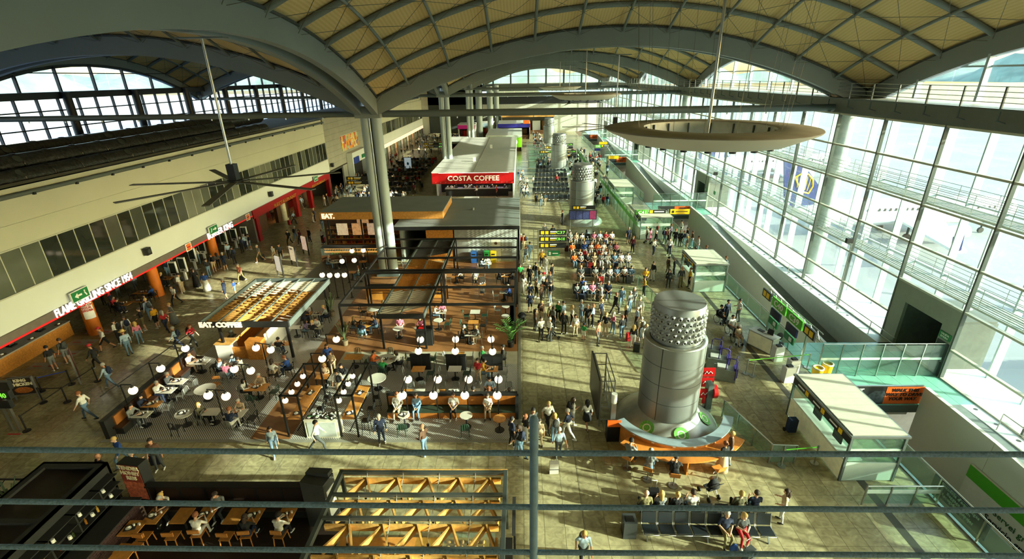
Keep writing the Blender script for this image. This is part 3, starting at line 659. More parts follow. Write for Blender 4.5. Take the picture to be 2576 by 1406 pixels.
# red restaurant
rr = T('red_restaurant_front', 'red restaurant shopfront with gold lettering and red pillars', 'shopfront', (0, 0, 0))
DRED = mat('dark_red_panel', 'A01218', .4, var=.08)
MB().box(-29.0, -28.85, 50.6, 73.4, 2.65, 3.55).build('fascia', DRED, rr)
span_text('RESTAURANT', (690, 518), (745, 490), -28.82, .38, rr, mat('gold_letter', 'C9963A', .4, .3))
span_text('RESTAURANT', (785, 470), (818, 453), -28.82, .3, rr, mat('gold_letter', 'C9963A', .4, .3))
for y in (51.3, 61.5, 66, 73.0): MB().box(-29.4, -28.9, y-.3, y+.3, 0, 2.65).build('pillar', DRED, rr)
g = G(713, 553); cc = T('cream_column', 'round cream column beside the deli counters', 'column', (-30.2, g.y, 0)); MB().cyl((0, 0, 0), (0, 0, 3.45), .4, n=16).build('shaft', mat('cream_paint', 'D6CBA6', .5), cc); MB().cyl((0, 0, 0), (0, 0, .2), .5, n=16).build('base', mat('cream_paint'), cc)
BOT = [mat('bottle_%d' % i, c, .2, var=.1) for i, c in enumerate(('7A2318', '2E3A1C', '8A5A1E', 'B08A3A'))]
def shelf_unit(loc, rz, label, w=3.0, h=2.2, rows=5, lit=True, cols=14, body=None):
    u = T('display_shelf', label, 'shelf', loc, rz)
    MB().box(-w/2, w/2, .25, .3, 0, h).build('back_panel', body or DWOOD, u)
    for s in (-1, 1): MB().box(s*w/2-.03, s*w/2+.03, -.1, .3, 0, h).build('side_panel', body or DWOOD, u)
    for r in range(rows+1): MB().box(-w/2+.03, w/2-.03, -.1, .25, h*r/rows-(.03 if r else 0), h*r/rows+(0 if r else .03)).build('shelf_board', body or DWOOD, u)
    if lit:
        for r in range(1, rows+1): MB().box(-w/2+.05, w/2-.05, -.08, -.04, h*r/rows-.05, h*r/rows-.035).build('light_strip', mat('warm_strip', 'FFB66A', .5, emit=5, var=0), u)
    for r in range(rows):
        g = MB()
        for c in range(cols):
            x = -w/2+.15+(w-.3)*c/(cols-1); hh = random.uniform(.4, .75)*h/rows
            g.cb((x, .08, h*r/rows+hh/2+.005), (w/cols*.6, .16, hh), random.randrange(4))
        tag(g.build('stock', BOT, u), kind='stuff')
    return u
for k in range(3): shelf_unit((-30.6, 54.2+k*5.9, 0), -PI/2, 'glazed display shelf of bottles in the red restaurant, %s' % ('by the first pillar', 'by the middle pillar', 'beside the art wall')[k], 3.2)
for k, (px, py) in enumerate(((684, 560), (705, 535), (745, 530))):
    g = G(px, py); d = T('deli_counter', 'glazed deli counter in the red restaurant, %s' % ('against the dark wall', 'behind the cream column', 'under the gold lettering')[k], 'counter', (g.x-2, g.y+2, 0))
    MB().box(-.5, .5, -1.2, 1.2, 0, .9).build('base', DRED, d); MB().box(-.45, .45, -1.15, 1.15, .9, 1.3).build('glass_case', GLASS_D, d); MB().box(-.4, .4, -1.1, 1.1, .92, 1.0).build('tray', BOT[2], d)
# art wall
for o in ():
    pass
def _patch(n, l, pos, b):
    v = n.new('ShaderNodeTexVoronoi'); v.distance = 'CHEBYCHEV'; v.inputs['Scale'].default_value = 1.6; l.new(pos, v.inputs['Vector'])
    s = n.new('ShaderNodeSeparateColor'); l.new(v.outputs['Color'], s.inputs[0]); r = n.new('ShaderNodeValToRGB'); r.color_ramp.interpolation = 'CONSTANT'
    e = r.color_ramp.elements; cols = ('E8961E', 'E8B42A', 'E6D8B0', 'D8622A', 'B9C4A0', 'C8883A', 'EAD36A', '8A6A8A')
    e[0].color = (*lin(cols[0]), 1); e[1].position = .13; e[1].color = (*lin(cols[1]), 1)
    for k in range(2, 8): x = e.new(k*.125); x.color = (*lin(cols[k]), 1)
    l.new(s.outputs[0], r.inputs[0]); l.new(r.outputs[0], b.inputs['Base Color'])
ART = world_mat('colour_patch_print', _patch, .6)
p, q = GX(862, 383, -28.97), GX(897, 330, -28.97)
aw = T('wall_art', 'large colourful patchwork panel on the grey wall', 'artwork', (-28.95, (p.y+q.y)/2, 5.6)); hw = abs(q.y-p.y)/2
MB().box(-.06, .06, -hw, hw, -0, q.z-5.6).build('panel', ART, aw); MB().box(-.08, -.06, -hw-.05, hw+.05, -.05, q.z-5.55).build('backing', WHITE, aw)
po = T('portal_box', 'white portal box with flight screen over a corridor opening', 'portal', (-28.9, 86, 0))
MB().box(-.1, .9, -4, 4, 3.3, 5.1).build('header', WHITEP, po); MB().box(-.1, .9, -4, -3.7, 0, 3.3).box(-.1, .9, 3.7, 4, 0, 3.3).build('leg', WHITEP, po)
MB().box(.92, 1.1, -3.6, -1.2, 3.3, 4.3).build('flight_screen', mat('screen_blue', '2A3A78', .3, emit=.25), po)
MB().box(.92, 1.0, .8, 3.6, 3.6, 4.2).build('exit_board', mat('exit_green', '1E7A46', .5), po)
tag(MB().box(-29.05, -29.0, 82.2, 89.8, 0, 3.3).build('door_1', mat('corridor_shade', '2A2622', .8)), 'dark sheet standing for the shaded corridor under the white portal', kind='structure')  # dark sheet in place of the shaded corridor mouth
# second shop block: bright boutiques
for k in range(8):
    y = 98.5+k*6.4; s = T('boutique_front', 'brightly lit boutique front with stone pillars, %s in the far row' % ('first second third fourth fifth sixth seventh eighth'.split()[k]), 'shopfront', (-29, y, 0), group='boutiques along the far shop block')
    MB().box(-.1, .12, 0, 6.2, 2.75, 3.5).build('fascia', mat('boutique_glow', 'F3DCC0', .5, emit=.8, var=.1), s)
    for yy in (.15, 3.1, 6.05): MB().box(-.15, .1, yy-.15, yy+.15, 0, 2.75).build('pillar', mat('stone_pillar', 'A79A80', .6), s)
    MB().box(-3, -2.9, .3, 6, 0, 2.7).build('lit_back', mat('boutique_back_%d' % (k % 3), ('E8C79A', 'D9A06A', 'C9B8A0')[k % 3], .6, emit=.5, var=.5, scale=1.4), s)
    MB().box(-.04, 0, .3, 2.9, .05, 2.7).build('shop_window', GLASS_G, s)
tag(MB().box(-29.3, -29.0, 150, 161, 0, 14).build('wall_far_side', GREYP), 'grey wall at the far end of the shop block', kind='structure')
# ================================================================ CENTRAL FOOD COURT: floors
def _chk(n, l, pos, b):
    c = n.new('ShaderNodeTexChecker'); c.inputs['Scale'].default_value = 18; c.inputs[1].default_value = (*lin('E4E2D8'), 1); c.inputs[2].default_value = (*lin('17171A'), 1)
    ad = n.new('ShaderNodeVectorMath'); ad.operation = 'MULTIPLY_ADD'; ad.inputs[1].default_value = (1, 1, 0); ad.inputs[2].default_value = (.013, .017, .05); l.new(pos, ad.inputs[0])
    l.new(ad.outputs[0], c.inputs[0]); l.new(c.outputs[0], b.inputs['Base Color'])
CHECK = world_mat('small_checker_tile', _chk, .3)
BRTILE = mat('terracotta_tile', '8A5E38', .4, var=.2, scale=2); BGTILE = mat('beige_tile', 'B5AE98', .4, var=.1)
pf = tag(link('floor_food_court', None), 'food court floor of small black and white checks with brown walkways', kind='structure')
MB().box(-20.85, -13.6, 19.1, 35.5, 0, .02).build('check_field', CHECK, pf); MB().box(-11.6, -.3, 19.1, 25.9, 0, .02).build('check_field', CHECK, pf)
MB().box(-13.6, -11.6, 19.1, 43, 0, .02).build('walkway', BRTILE, pf)
MB().box(-11.6, -.3, 25.9, 27.4, 0, .02).build('walkway', BGTILE, pf); MB().box(-11.6, -.3, 27.4, 44, 0, .02).build('walkway', mat('brown_tile', '9A6A42', .35, var=.2, scale=1.5), pf)
MB().box(-19.6, -13.6, 35.5, 46, 0, .02).build('walkway', mat('grey_check_far', '6E6A60', .4, var=.2), pf)
MB().box(-21, -.2, 18.9, 19.1, 0, .03).box(-.3, -.12, 19.1, 53, 0, .03).build('edge_strip', mat('grey_edge', '8D8B80', .5), pf)
# ---------------------------------------------------------------- black steel pergolas
def pergola(name, label, x0, x1, ys, z, mids, postys, loc=(0, 0, 0)):
    p = T(name, label, 'pergola', ((x0+x1)/2, ys[0], 0)); ox, oy = (x0+x1)/2, ys[0]
    for y in ys: MB().box(x0-ox, x1-ox, y-oy-.07, y-oy+.07, z-.14, z).build('cross_beam', BLACK, p)
    for x in [x0, x1]+mids: MB().box(x-ox-.06, x-ox+.06, 0, ys[-1]-oy, z-.13, z-.01).build('side_beam', BLACK, p)
    for y in postys:
        for x in [x0, x1]+mids[:1]: MB().box(x-ox-.06, x-ox+.06, y-oy-.06, y-oy+.06, .02, z-.13).build('post', BLACK, p)
    return p
pg1 = pergola('steel_pergola', 'open black steel pergola over the cafe tables nearer the globe lamps', -11.9, -.5, [28.4, 31.2, 34.0], 3.0, [-6.0], [28.4, 34.0])
pg2 = pergola('steel_pergola', 'open black steel pergola in front of the white tiled building', -11.85, -.4, [34.5, 37.2, 39.7, 42.2], 3.0, [-6.0], [34.5, 42.2])
MB().box(-.25+5.5, .0+5.6, 0, 6, 0, .02).build('floor_edge', BLACK, pg1)
def slat_canopy(label, x0, x1, y0, y1, z, h, segs, legs=True, frame=STEEL):
    """flat canopy: steel tray with diagonal wooden slats (segs: y0,y1,material,angle,count)"""
    c = T('slatted_canopy', label, 'canopy', ((x0+x1)/2, y0, 0)); ox = (x0+x1)/2; W = (x1-x0)/2; L = y1-y0
    MB().box(-W, W, 0, .08, z, z+h).build('front_fascia', MBLACK, c); MB().box(-W, W, L-.08, L, z, z+h).build('rear_fascia', frame, c)
    for s in (-1, 1): MB().box(s*W-.05, s*W+.05, .08, L-.08, z, z+h).build('side_rail', frame, c)
    nr = max(2, int(2*W/1.1))
    for i in range(1, nr): x = -W+2*W*i/nr; MB().box(x-.035, x+.035, .08, L-.08, z+h-.1, z+h-.02).build('purlin', frame, c)
    for a, b, m, ang, n in segs:
        for i in range(n):
            t0 = a+(b-a)*i/n
            p, q = Vector((-W+.06, t0-y0, z+.1)), Vector((W-.06, t0-y0+ang, z+.1))
            if q.y > L-.1: f = (L-.1-p.y)/(q.y-p.y); q = p.lerp(q, f)
            if q.y < .1: f = (p.y-.1)/(p.y-q.y); q = p.lerp(q, f)
            if p.y > L-.1 or p.y < .1 or (q-p).length < .2: continue
            MB().beam(p, q, .05, .16).build('slat', m, c)
    return c
WSL = mat('white_edge_slat', 'E6DCC4', .5, var=.05)
ec = slat_canopy('dark framed canopy of slanted wooden slats lettered EAT. COFFEE', -19.8, -14.3, 26.2, 33.2, 2.5, .38, [(26.4, 30, PALEWOOD, 1.6, 12), (28.6, 33.0, WOOD, -1.8, 12), (30.5, 33.2, WSL, 1.2, 8)])
text('EAT. COFFEE', .46, ec, (-1.45, -.03, 2.69), FRONT, mat('lit_cream_letter', 'FFF0C8', .5, emit=1.0, var=0), ext=.03, off=.02)
for x, y in ((-2.0, .6), (2.3, .6), (2.5, 6.4), (-2.3, 6.4)): MB().box(x-.07, x+.07, y-.07, y+.07, .02, 2.5).build('post', BLACK, ec)
slc = slat_canopy('long walkway canopy of grey and wooden slats between the pergola bays', -9.2, -6.25, 27.4, 42.7, 2.42, .32, [(27.6, 31.5, mat('grey_slat', 'BDB39C', .5), 1.7, 11), (31.5, 36.5, WOOD, .15, 20), (36.5, 38.6, PALEWOOD, -1.5, 8), (38.4, 42.6, mat('dark_slat', '3F4140', .5), 1.4, 14)])
for x, y in ((-1.4, .4), (1.4, .4), (-1.4, 7.5), (1.4, 7.5), (-1.4, 15), (1.4, 15)): MB().box(x-.06, x+.06, y-.06, y+.06, .02, 2.42).build('post', BLACK, slc)
# ---------------------------------------------------------------- EAT building
eb = T('cafe_building', 'flat grey roofed cafe building with white tiled wall and bins', 'building', (-5.95, 44.4, 0))
GROOF = mat('grey_felt_roof', '7C827F', .7, var=.08, scale=.7)
MB().box(-5.75, 5.75, -1.5, 9.2, 3.9, 4.0).build('roof', GROOF, eb); MB().box(-5.75, 5.75, -1.5, -1.4, 3.55, 3.9).build('roof_edge', BLACK, eb); MB().box(-5.75, 5.75, -1.4, 9.2, 3.75, 3.9).build('ceiling_panel', MBLACK, eb)
TILEW = mat('white_brick_tile', 'C9CCC8', .3, var=.05)
MB().box(-.6, 5.7, .0, .2, 0, 3.75).build('wall', mat('tile_joint', '9A9C98', .6), eb)
_tl = MB().box(0, .19, -.015, 0, 0, .085).mesh('tile', TILEW)
for r in range(28):
    for c in range(24):
        x = .75+c*.2+(.1 if r % 2 else 0)
        if r*.095+.9 < 3.7 and x < 5.5 and (r*24+c) % 24 < 24 and c % 2 == 0 and r < 25: link('tile', _tl, eb, (x, 0, .95+r*.11))
MB().box(-3.2, -.5, .0, .15, 0, 3.75).build('wood_panel', WOOD, eb); MB().box(3.0, 3.9, -.03, 0, 0, 2.3).build('door', mat('pale_door', 'D0CDC0', .5), eb); MB().cyl((3.45, -.06, 1.75), (3.45, -.03, 1.75), .14, n=16).build('door_roundel', DWOOD, eb)
MB().box(-5.7, -5.5, 0, 9.2, 0, 3.75).box(5.55, 5.75, 0, 9.2, 0, 3.75).box(-5.7, 5.7, 9.0, 9.2, 0, 3.75).build('outer_wall', mat('grey_wall_panel', '8E9592', .6), eb)
MB().cyl((1, 4, 4), (1, 4, 4.25), .15).build('roof_vent', CHROME, eb)
for k, (c, nm) in enumerate((('2A62B0', 'blue'), ('3A3A3A', 'grey'), ('2E9A48', 'green'), ('E0C020', 'yellow'))):
    b = T('recycling_bin', '%s lidded recycling bin against the white tiled wall' % nm, 'bin', (-4.6+k*.62, 43.9, .02), group='recycling bins at the cafe building')
    MB().box(-.27, .27, -.25, .25, 0, .95).build('body', mat('bin_body_'+c, c, .5), b); MB().box(-.28, .28, -.26, .26, .95, 1.1).build('lid', mat('bin_body_'+c), b); MB().box(-.15, .15, -.27, -.26, .8, .92).build('slot', BLACK, b)
er = T('cafe_roof', 'grey canopy roof with a wooden fascia lettered EAT.', 'canopy', (-13.4, 45, 0))
MB().box(-5.9, 5.9, .1, 6.5, 4.66, 4.76).build('roof', GROOF, er)
FASW = mat('fascia_wood', 'B8803A', .5, var=.2, scale=5)
for i in range(24): MB().box(-5.9+i*.4917, -5.9+i*.4917+.487, 0, .1, 4.05, 4.76).build('plank', FASW, er)
for i in range(13): MB().box(5.8, 5.9, .1+i*.492, .1+i*.492+.487, 4.05, 4.66).build('plank', FASW, er)
MB().box(-5.9, -5.8, .1, 6.5, 4.05, 4.66).build('end_fascia', FASW, er); MB().box(-5.8, 5.8, .1, 6.5, 4.05, 4.12).build('soffit', MBLACK, er)
text('EAT.', .62, er, (-5.1, -.03, 4.38), FRONT, MATS['lit_cream_letter'], ext=.03, off=.03)
for x in (-5.4, -2.2, 1.5): MB().box(x-.06, x+.06, .5, .62, 0, 4.05).build('post', BLACK, er)
fc = T('food_counter', 'wood fronted counter with a warm lit display of sandwiches under the EAT. roof', 'counter', (-16.2, 44.2, .02))
MB().box(-3.1, 3.3, -.3, .5, 0, .8).build('front', DWOOD, fc); MB().box(-3.1, 3.3, -.3, .6, 1.5, 1.56).build('top', MBLACK, fc)
MB().box(-3.1, 3.3, .5, .55, .8, 1.5).build('lit_back', mat('warm_display', 'FFA050', .5, emit=1.2, var=.6, scale=6), fc); MB().box(-3.08, 3.28, -.29, -.27, .8, 1.5).build('glass_front', GLASS_G, fc)
sn = MB()
for r in range(2):
    for k in range(26): sn.cb((-2.9+k*.24, .1, .86+r*.34), (.16, .2, .12), random.randrange(3))
tag(sn.build('snack', [BOT[2], mat('bread', 'C98B4A', .6), mat('salad', '7FA03A', .6)], fc), kind='stuff')
bkw = T('menu_wall', 'back wall of the cafe with five lit menu boards and warm shelves', 'menu', (-16.0, 48.5, .02))
MB().box(-4.5, 4, 0, .2, 0, 3.9).build('wall', mat('cafe_back_wall', '4A3626', .6, var=.3, scale=3), bkw)
LITM = [mat('menu_lit_%d' % i, c, .5, emit=.4, var=.5, scale=5) for i, c in enumerate(('F0D6B0', 'D9A870', 'E2C4A0'))]
for k in range(3): MB().box(-2.6+k*1.55, -1.5+k*1.55, -1.6, -1.54, 1.9, 3.1).build('menu_board', LITM[k], bkw); MB().cyl((-2.05+k*1.55, -1.57, 3.1), (-2.05+k*1.55, -1.57, 3.9), .015, n=5).build('hanger', BLACK, bkw)
for k in range(2): MB().box(-1.0+k*1.9, .2+k*1.9, -.06, 0, 2.7, 3.7).build('menu_board', LITM[k+1], bkw)
for r in range(4): MB().box(-4.2, 3.6, -.25, -.02, .5+r*.55, .53+r*.55).build('shelf_board', PALEWOOD, bkw)
sk = MB()
for r in range(4):
    for k in range(44): sk.cb((-4.1+k*.175, -.13, .53+r*.55+.14), (.12, .15, random.uniform(.15, .3)), random.randrange(4))
tag(sk.build('stock', BOT+[RED], bkw), kind='stuff')
# EAT. COFFEE counter
cc = T('coffee_counter', 'L shaped wooden coffee counter with white end under the EAT. COFFEE canopy', 'counter', (-17.5, 26.6, .02))
MB().box(-2.0, -1.0, 0, .7, 0, 1.05).build('white_end', WHITE, cc); MB().box(-2.05, -.95, -.05, .75, 1.05, 1.1).build('end_top', PALEWOOD, cc)
MB().box(-1.9, -1.2, .75, 5.8, 0, .98).build('long_front', WOOD, cc); MB().box(-2.0, -1.1, .75, 5.8, .98, 1.05).build('worktop', mat('pale_worktop2', 'B89A70', .45), cc)
MB().box(-1.0, .0, .05, .2, 0, .8).build('low_panel', WOOD, cc); MB().box(.0, 1.0, -.1, .5, 0, 1.3).build('end_block', WOOD, cc)
MB().box(.4, .95, .5, 5.8, 0, 1.2).build('rear_front', WOOD, cc); MB().box(.35, .97, .5, 5.8, 1.2, 1.26).build('rear_top', PALEWOOD, cc); MB().box(.97, 1.03, .5, 5.8, 0, 1.5).build('white_screen', WHITE, cc)
cm = T('coffee_machine', 'black espresso machine on the EAT. COFFEE counter', 'coffee machine', (-19.0, 30.4, 1.07)); MB().box(-.3, .3, -.4, .4, 0, .5).build('body', BLACK, cm); MB().box(-.25, .3, -.35, .35, .5, .56).build('cup_rail', CHROME, cm); MB().box(.3, .42, -.35, .35, 0, .08).build('drip_tray', CHROME, cm)
tl = T('till', 'dark touchscreen till on the EAT. COFFEE counter', 'till', (-19.0, 27.7, 1.07)); MB().box(-.2, .2, -.2, .2, 0, .06).build('base', BLACK, tl); MB().beam((.05, 0, .06), (-.05, 0, .4), .4, .03, up=(1, 0, 0)).build('screen', GLASS_D, tl)
# booth wall of the checker area
bw = T('booth_wall', 'low black booth wall along the edge of the checker floor', 'partition', (-20.75, 19.1, .02)); MB().box(-.12, .12, 0, 7.2, 0, 1.05).build('panel', MBLACK, bw); MB().box(-.14, .14, 0, 7.2, 1.05, 1.1).build('cap', BLACK, bw)
MB().box(.12, .62, .3, 7.1, .4, .48).build('seat_pad', mat('dark_booth_leather', '3A2418', .5), bw); MB().box(.12, .55, .4, 7.0, 0, .4).build('seat_base', MBLACK, bw)
for k in range(3):
    MB().box(.12, .2, .5+k*2.2, 1.2+k*2.2, .48, 1.0).build('back_pad', mat('tan_leather', 'A86A30', .5), bw)
MB().beam((.05, .4, 2.28), (.45, 7.0, 2.28), .04, .04).build('lamp_rail', BLACK, bw)
for k in range(3): MB().box(.12, .2, 1.3+k*2.2, 2.6+k*2.2, .48, 1.0).build('back_pad', mat('dark_booth_leather'), bw)
# ---------------------------------------------------------------- coffee shop with the red sign
co = T('coffee_shop', 'long white roofed coffee shop with red sign lettered COSTA COFFEE', 'shop', (-6.8, 69, 0))
WROOF = mat('white_flat_roof', 'C6CAC4', .6, var=.05, scale=.6)
MB().box(-5.9, 5.8, 0, 42, 4.0, 4.15).build('roof', WROOF, co); MB().box(-5.85, 5.75, -.12, 0, 2.5, 3.98).build('sign_board', RED, co)
fit(text('COSTA COFFEE', 1.0, co, (0, -.16, 3.24), FRONT, mat('sign_cream', 'F6ECD6', .5, emit=.3, var=0), ext=.03, off=.02), 7.3, .72)
MB().box(5.55, 5.75, .2, 41, 0, 4).box(-5.85, -5.65, 3, 41, 0, 4).box(-5.65, 5.55, 6, 6.2, 0, 4).build('wall', mat('shop_pale_wall', 'B7BAB4', .5), co)
for k in range(4): MB().box(-3.2+k*1.9, -1.6+k*1.9, 5.85, 6, 1.9, 2.8).build('menu_screen', mat('violet_screen', '6A5AE0', .3, emit=.9, var=.3, scale=2), co)
MB().box(-5, 5, .5, .7, 3.8, 3.9).box(-5, 5, 3.4, 3.6, 3.8, 3.9).build('added_light_strip', mat('added_strip_glow', 'FFF0DC', .5, emit=6, var=0), co)  # glowing strips added to brighten the counter under the roof
text('Welcome', .5, co, (4.4, 5.95, 2.2), FRONT, BLACK)
MB().box(-4.5, 4.8, 3.0, 3.9, 0, 1.1).build('bar_front', MBLACK, co); MB().box(-4.6, 4.9, 2.9, 4.0, 1.1, 1.18).build('bar_top', mat('bar_pale', 'B0AFA8', .4), co)
ss = MB()
for k in range(60): x = random.uniform(-4.4, 4.7); ss.cyl((x, random.uniform(3.1, 3.8), 1.18), (x, 3.4, 1.18+random.uniform(.15, .45)), random.uniform(.05, .12), n=7, m=random.randrange(3))
tag(ss.build('crockery', [WHITE, CHROME, BLACK], co), kind='stuff')
MB().box(-5.6, 5.5, 5.96, 5.98, 0, 1.6).build('dark_back_bar', MBLACK, co)
for k in range(16): MB().beam((-5.4+k*.72, -.3, 2.7), (-5.1+k*.72, .5, 2.85), .05, .05).build('sign_bracket', CHROME, co)
for k in range(3): MB().box(4.9, 5.5, .3+k*.5, .32+k*.5, 1.6, 2.2).build('framed_print', BLACK, co)
for x, y in ((-.6, 9), (1.2, 24)): MB().box(x-.2, x+.2, y-.15, y+.15, 4.15, 4.8).build('roof_fan_unit', WHITE, co)
MB().box(0, .06, 0, 42, 4.15, 4.17).build('roof_seam', GREYP, co)
MB().box(-1.1, .9, -3.4, -2.4, 0, 1.2).build('island_unit', mat('pale_island', 'C2C0B6', .5), co)
def kiosk_block(label, x0, x1, y0, y1, h, mroof, mfront, fh=.9, lit=None):
    k = T('retail_kiosk', label, 'kiosk', ((x0+x1)/2, y0, 0)); W = (x1-x0)/2; L = y1-y0
    MB().box(-W, W, 0, L, h, h+.15).build('roof', mroof, k); MB().box(-W, W, -.1, 0, h-fh, h).build('fascia', mfront, k)
    MB().box(-W, -W+.2, .3, L, 0, h).box(W-.2, W, .3, L, 0, h).box(-W, W, L-.2, L, 0, h).build('wall', GREYP, k)
    MB().box(-W+.4, W-.4, .6, 1.2, 0, 1.1).build('counter', DWOOD, k)
    if lit: MB().box(-W+.6, W*.3, -.14, -.1, h-fh*.85, h-fh*.25).build('lit_sign', lit, k)
    for i in range(5): MB().box(-W+.5+i*(2*W-1)/5, -W+.5+(i+.8)*(2*W-1)/5, 2.5, 2.7, 0, h*.6).build('goods_rack', [BOT[i % 4], RED, ORANGE, WHITE, BOT[2]][i], k)
    return k
VIO = mat('violet_sign', '8A7AD8', .4, emit=.6, var=.2)
k1 = kiosk_block('white roofed kiosk with violet sign and green emblem panel', -8.3, .2, 118, 134, 3.6, WROOF, mat('pale_green_fascia', 'B8C6BC', .5), 1.1, VIO)
MB().box(.6, 4.2, -.16, -.1, 1.0, 3.2).build('emblem_panel', mat('bright_green_panel', '7FC81E', .5, emit=.3), k1)
MB().lathe([(.35, 0), (.75, .04), (.35, .08)], 16).build('emblem', WHITE, k1, (2.4, -.2, 2.2)).rotation_euler = (PI/2, 0, 0)
kiosk_block('small pale roofed kiosk behind the second column', -16.5, -12.6, 112, 120, 3.2, WROOF, mat('pale_green_fascia'), .5)
k3 = kiosk_block('blue fronted kiosk near the end of the hall', -6.5, 2.5, 142, 152, 4.2, WROOF, mat('indigo_front', '2E2E8A', .4, emit=.2), 1.0)
MB().prism([(2.6, -.3), (4.3, -.3), (4.3, .3), (2.6, .3)], 4.2, 5.1).build('orange_gable', ORANGE, k3)
kiosk_block('long dark edged kiosk roof across the end of the hall', -6, 10, 154.5, 160, 6.2, WROOF, mat('ochre_front', 'B88A4A', .5), 1.2)
kiosk_block('magenta fronted kiosk near the end of the hall', -17.5, -12.8, 140, 147, 4.2, WROOF, mat('magenta_front', 'B02070', .4, emit=.2), 1.0)
kiosk_block('pale blue fronted kiosk near the end of the hall', -12.3, -8.0, 147, 153, 4.0, WROOF, mat('pale_blue_front', '9AB4C8', .5), 1.2)
# ================================================================ VENTILATION TOWERS
TOW = mat('tower_grey_metal', '8B8F8E', .42, .45, var=.05, scale=.8); TOWD = mat('tower_seam', '4A4D4C', .5, .3)
def nozzle_mesh():
    b = MB().lathe([(.125, 0), (.12, .03), (.085, .06), (.075, .1), (.055, .1), (.05, .07)], 12); b.disc((0, 0, .07), .05, 12, m=1)
    return b.mesh('nozzle', [mat('nozzle_silver', 'A5A8A6', .4, .5), BLACK])
NZ = nozzle_mesh()
_panel = MB().lathe([(1.43, .008), (1.43, .984)], 10, a0=.012, a1=PI/2-.012).mesh('panel', TOW)
def tower(x, y, label, detail=True):
    t = T('ventilation_tower', label, 'ventilation tower', (x, y, 0))
    MB().lathe([(2.55, 0), (2.5, .2), (1.95, .62), (1.5, .95), (1.42, 1.02)], 40).build('base_skirt', mat('skirt_pale_metal', 'B4B8B4', .35, .3), t)
    MB().lathe([(1.405, .98), (1.405, 5.02), (1.17, 5.02)], 40).build('core', TOWD, t)
    for r in range(4):
        for q in range(4): link('panel', _panel, t, (0, 0, 1.02+r*1.0), q*PI/2+.9)
    MB().lathe([(1.44, 4.98), (1.44, 5.05), (1.2, 5.05)], 40).build('collar_ring', CHROME, t)
    MB().lathe([(1.16, 5.0), (1.16, 6.85), (1.13, 6.9)], 40).disc((0, 0, 6.9), 1.13, 40).build('head', TOW, t)
    MB().box(-1.1, 1.1, -.01, .01, 6.9, 6.91).build('lid_seam', TOWD, t)
    rows, n = 5, 24
    for r in range(rows):
        for q in range(n):
            a = 2*PI*(q+.5*(r % 2))/n; o = link('nozzle', NZ, t, (1.15*math.cos(a), 1.15*math.sin(a), 5.32+r*.29)); o.rotation_euler = (0, PI/2, a)
    return t
tw = tower(7.25, 20.4, 'tall silver ventilation tower with round desk and green stickers')
tower(7.2, 57.9, 'silver ventilation tower behind the rows of seated passengers')
tower(6.8, 90.5, 'silver ventilation tower beyond the empty seat rows')
tower(6.9, 125, 'silver ventilation tower near the end of the hall')
for a in (-2.35, -1.45, -.35):
    d = Vector((math.cos(a), math.sin(a), 0)); st = MB().lathe([(0, .006), (.36, .005), (.36, 0)], 24, sm=False).build('green_sticker', mat('sticker_green', '6FBF52', .5, var=.3, scale=14), tw, d*1.84+Vector((0, 0, .73)))
    st.rotation_euler = (d*.6+Vector((0, 0, .8))).to_track_quat('Z', 'Y').to_euler()
    MB().lathe([(.15, .009), (.2, .009)], 20, sm=False).build('sticker_ring', WHITE, st)
# desk around the tower
dk = T('charging_desk', 'curved orange wood charging desk around the silver ventilation tower', 'desk', (7.25, 20.4, 0))
def arc(r0, r1, z0, z1, a0, a1, n=28):
    b = MB(); P = []
    for i in range(n+1):
        a = a0+(a1-a0)*i/n; c, s = math.cos(a), math.sin(a); P += [(r0*c, r0*s, z0), (r1*c, r1*s, z0), (r1*c, r1*s, z1), (r0*c, r0*s, z1)]
    F = []
    for i in range(n): o = i*4; F += [(o+j, o+(j+1) % 4, o+4+(j+1) % 4, o+4+j) for j in range(4)]
    F += [(3, 2, 1, 0), (4*n, 4*n+1, 4*n+2, 4*n+3)]
    return b.add(P, F)
DESKO = mat('desk_orange_wood', 'D98A3E', .4, var=.12, scale=6)
arc(2.95, 3.75, .8, .86, math.radians(222), math.radians(322)).build('table_top', DESKO, dk)
arc(2.82, 2.95, .1, 1.1, math.radians(208), math.radians(338)).build('upstand', DESKO, dk)
arc(2.62, 3.08, 1.1, 1.16, math.radians(205), math.radians(340)).build('grey_ledge', mat('desk_grey_ledge', '8FA0AA', .4), dk)
for a in (232, 270, 308): a = math.radians(a); MB().cb((3.3*math.cos(a), 3.3*math.sin(a), .4), (.6, .06, .8), rz=a).build('leg_panel', DESKO, dk)
for a in range(225, 320, 18): a = math.radians(a); MB().cb((2.96*math.cos(a), 2.96*math.sin(a), .98), (.02, .12, .07), rz=a).build('socket', WHITE, dk)
def bar_stool(p, rz, label):
    s = T('bar_stool', label, 'stool', p, rz, 'stools at the charging desk')
    MB().cyl((0, 0, 0), (0, 0, .03), .2, n=18).build('base', CHROME, s); MB().cyl((0, 0, .03), (0, 0, .62), .03).build('stem', CHROME, s)
    MB().box(-.2, .2, -.18, .2, .62, .65).build('seat', DESKO, s); MB().beam((0, -.2, .66), (0, -.27, .92), .4, .02, up=(0, 1, 0)).build('backrest', DESKO, s); MB().sweep([(-.15, .1, .28), (0, .2, .28), (.15, .1, .28)], .012).build('footrest', CHROME, s)
STOOLS = []
for i, (x, y) in enumerate(((1577, 1178), (1628, 1207), (1693, 1222), (1802, 1207))):
    g = G(x, y); d = Vector((7.25, 20.4, 0))-g; rz = math.atan2(-d.x, d.y); STOOLS.append((g, rz))
    bar_stool(g, rz, 'orange wood bar stool on chrome stem, %s at the charging desk' % ('first from the truss board', 'second from the truss board', 'third from the truss board', 'empty and turned aside')[i])
g = G(1760, 1062)
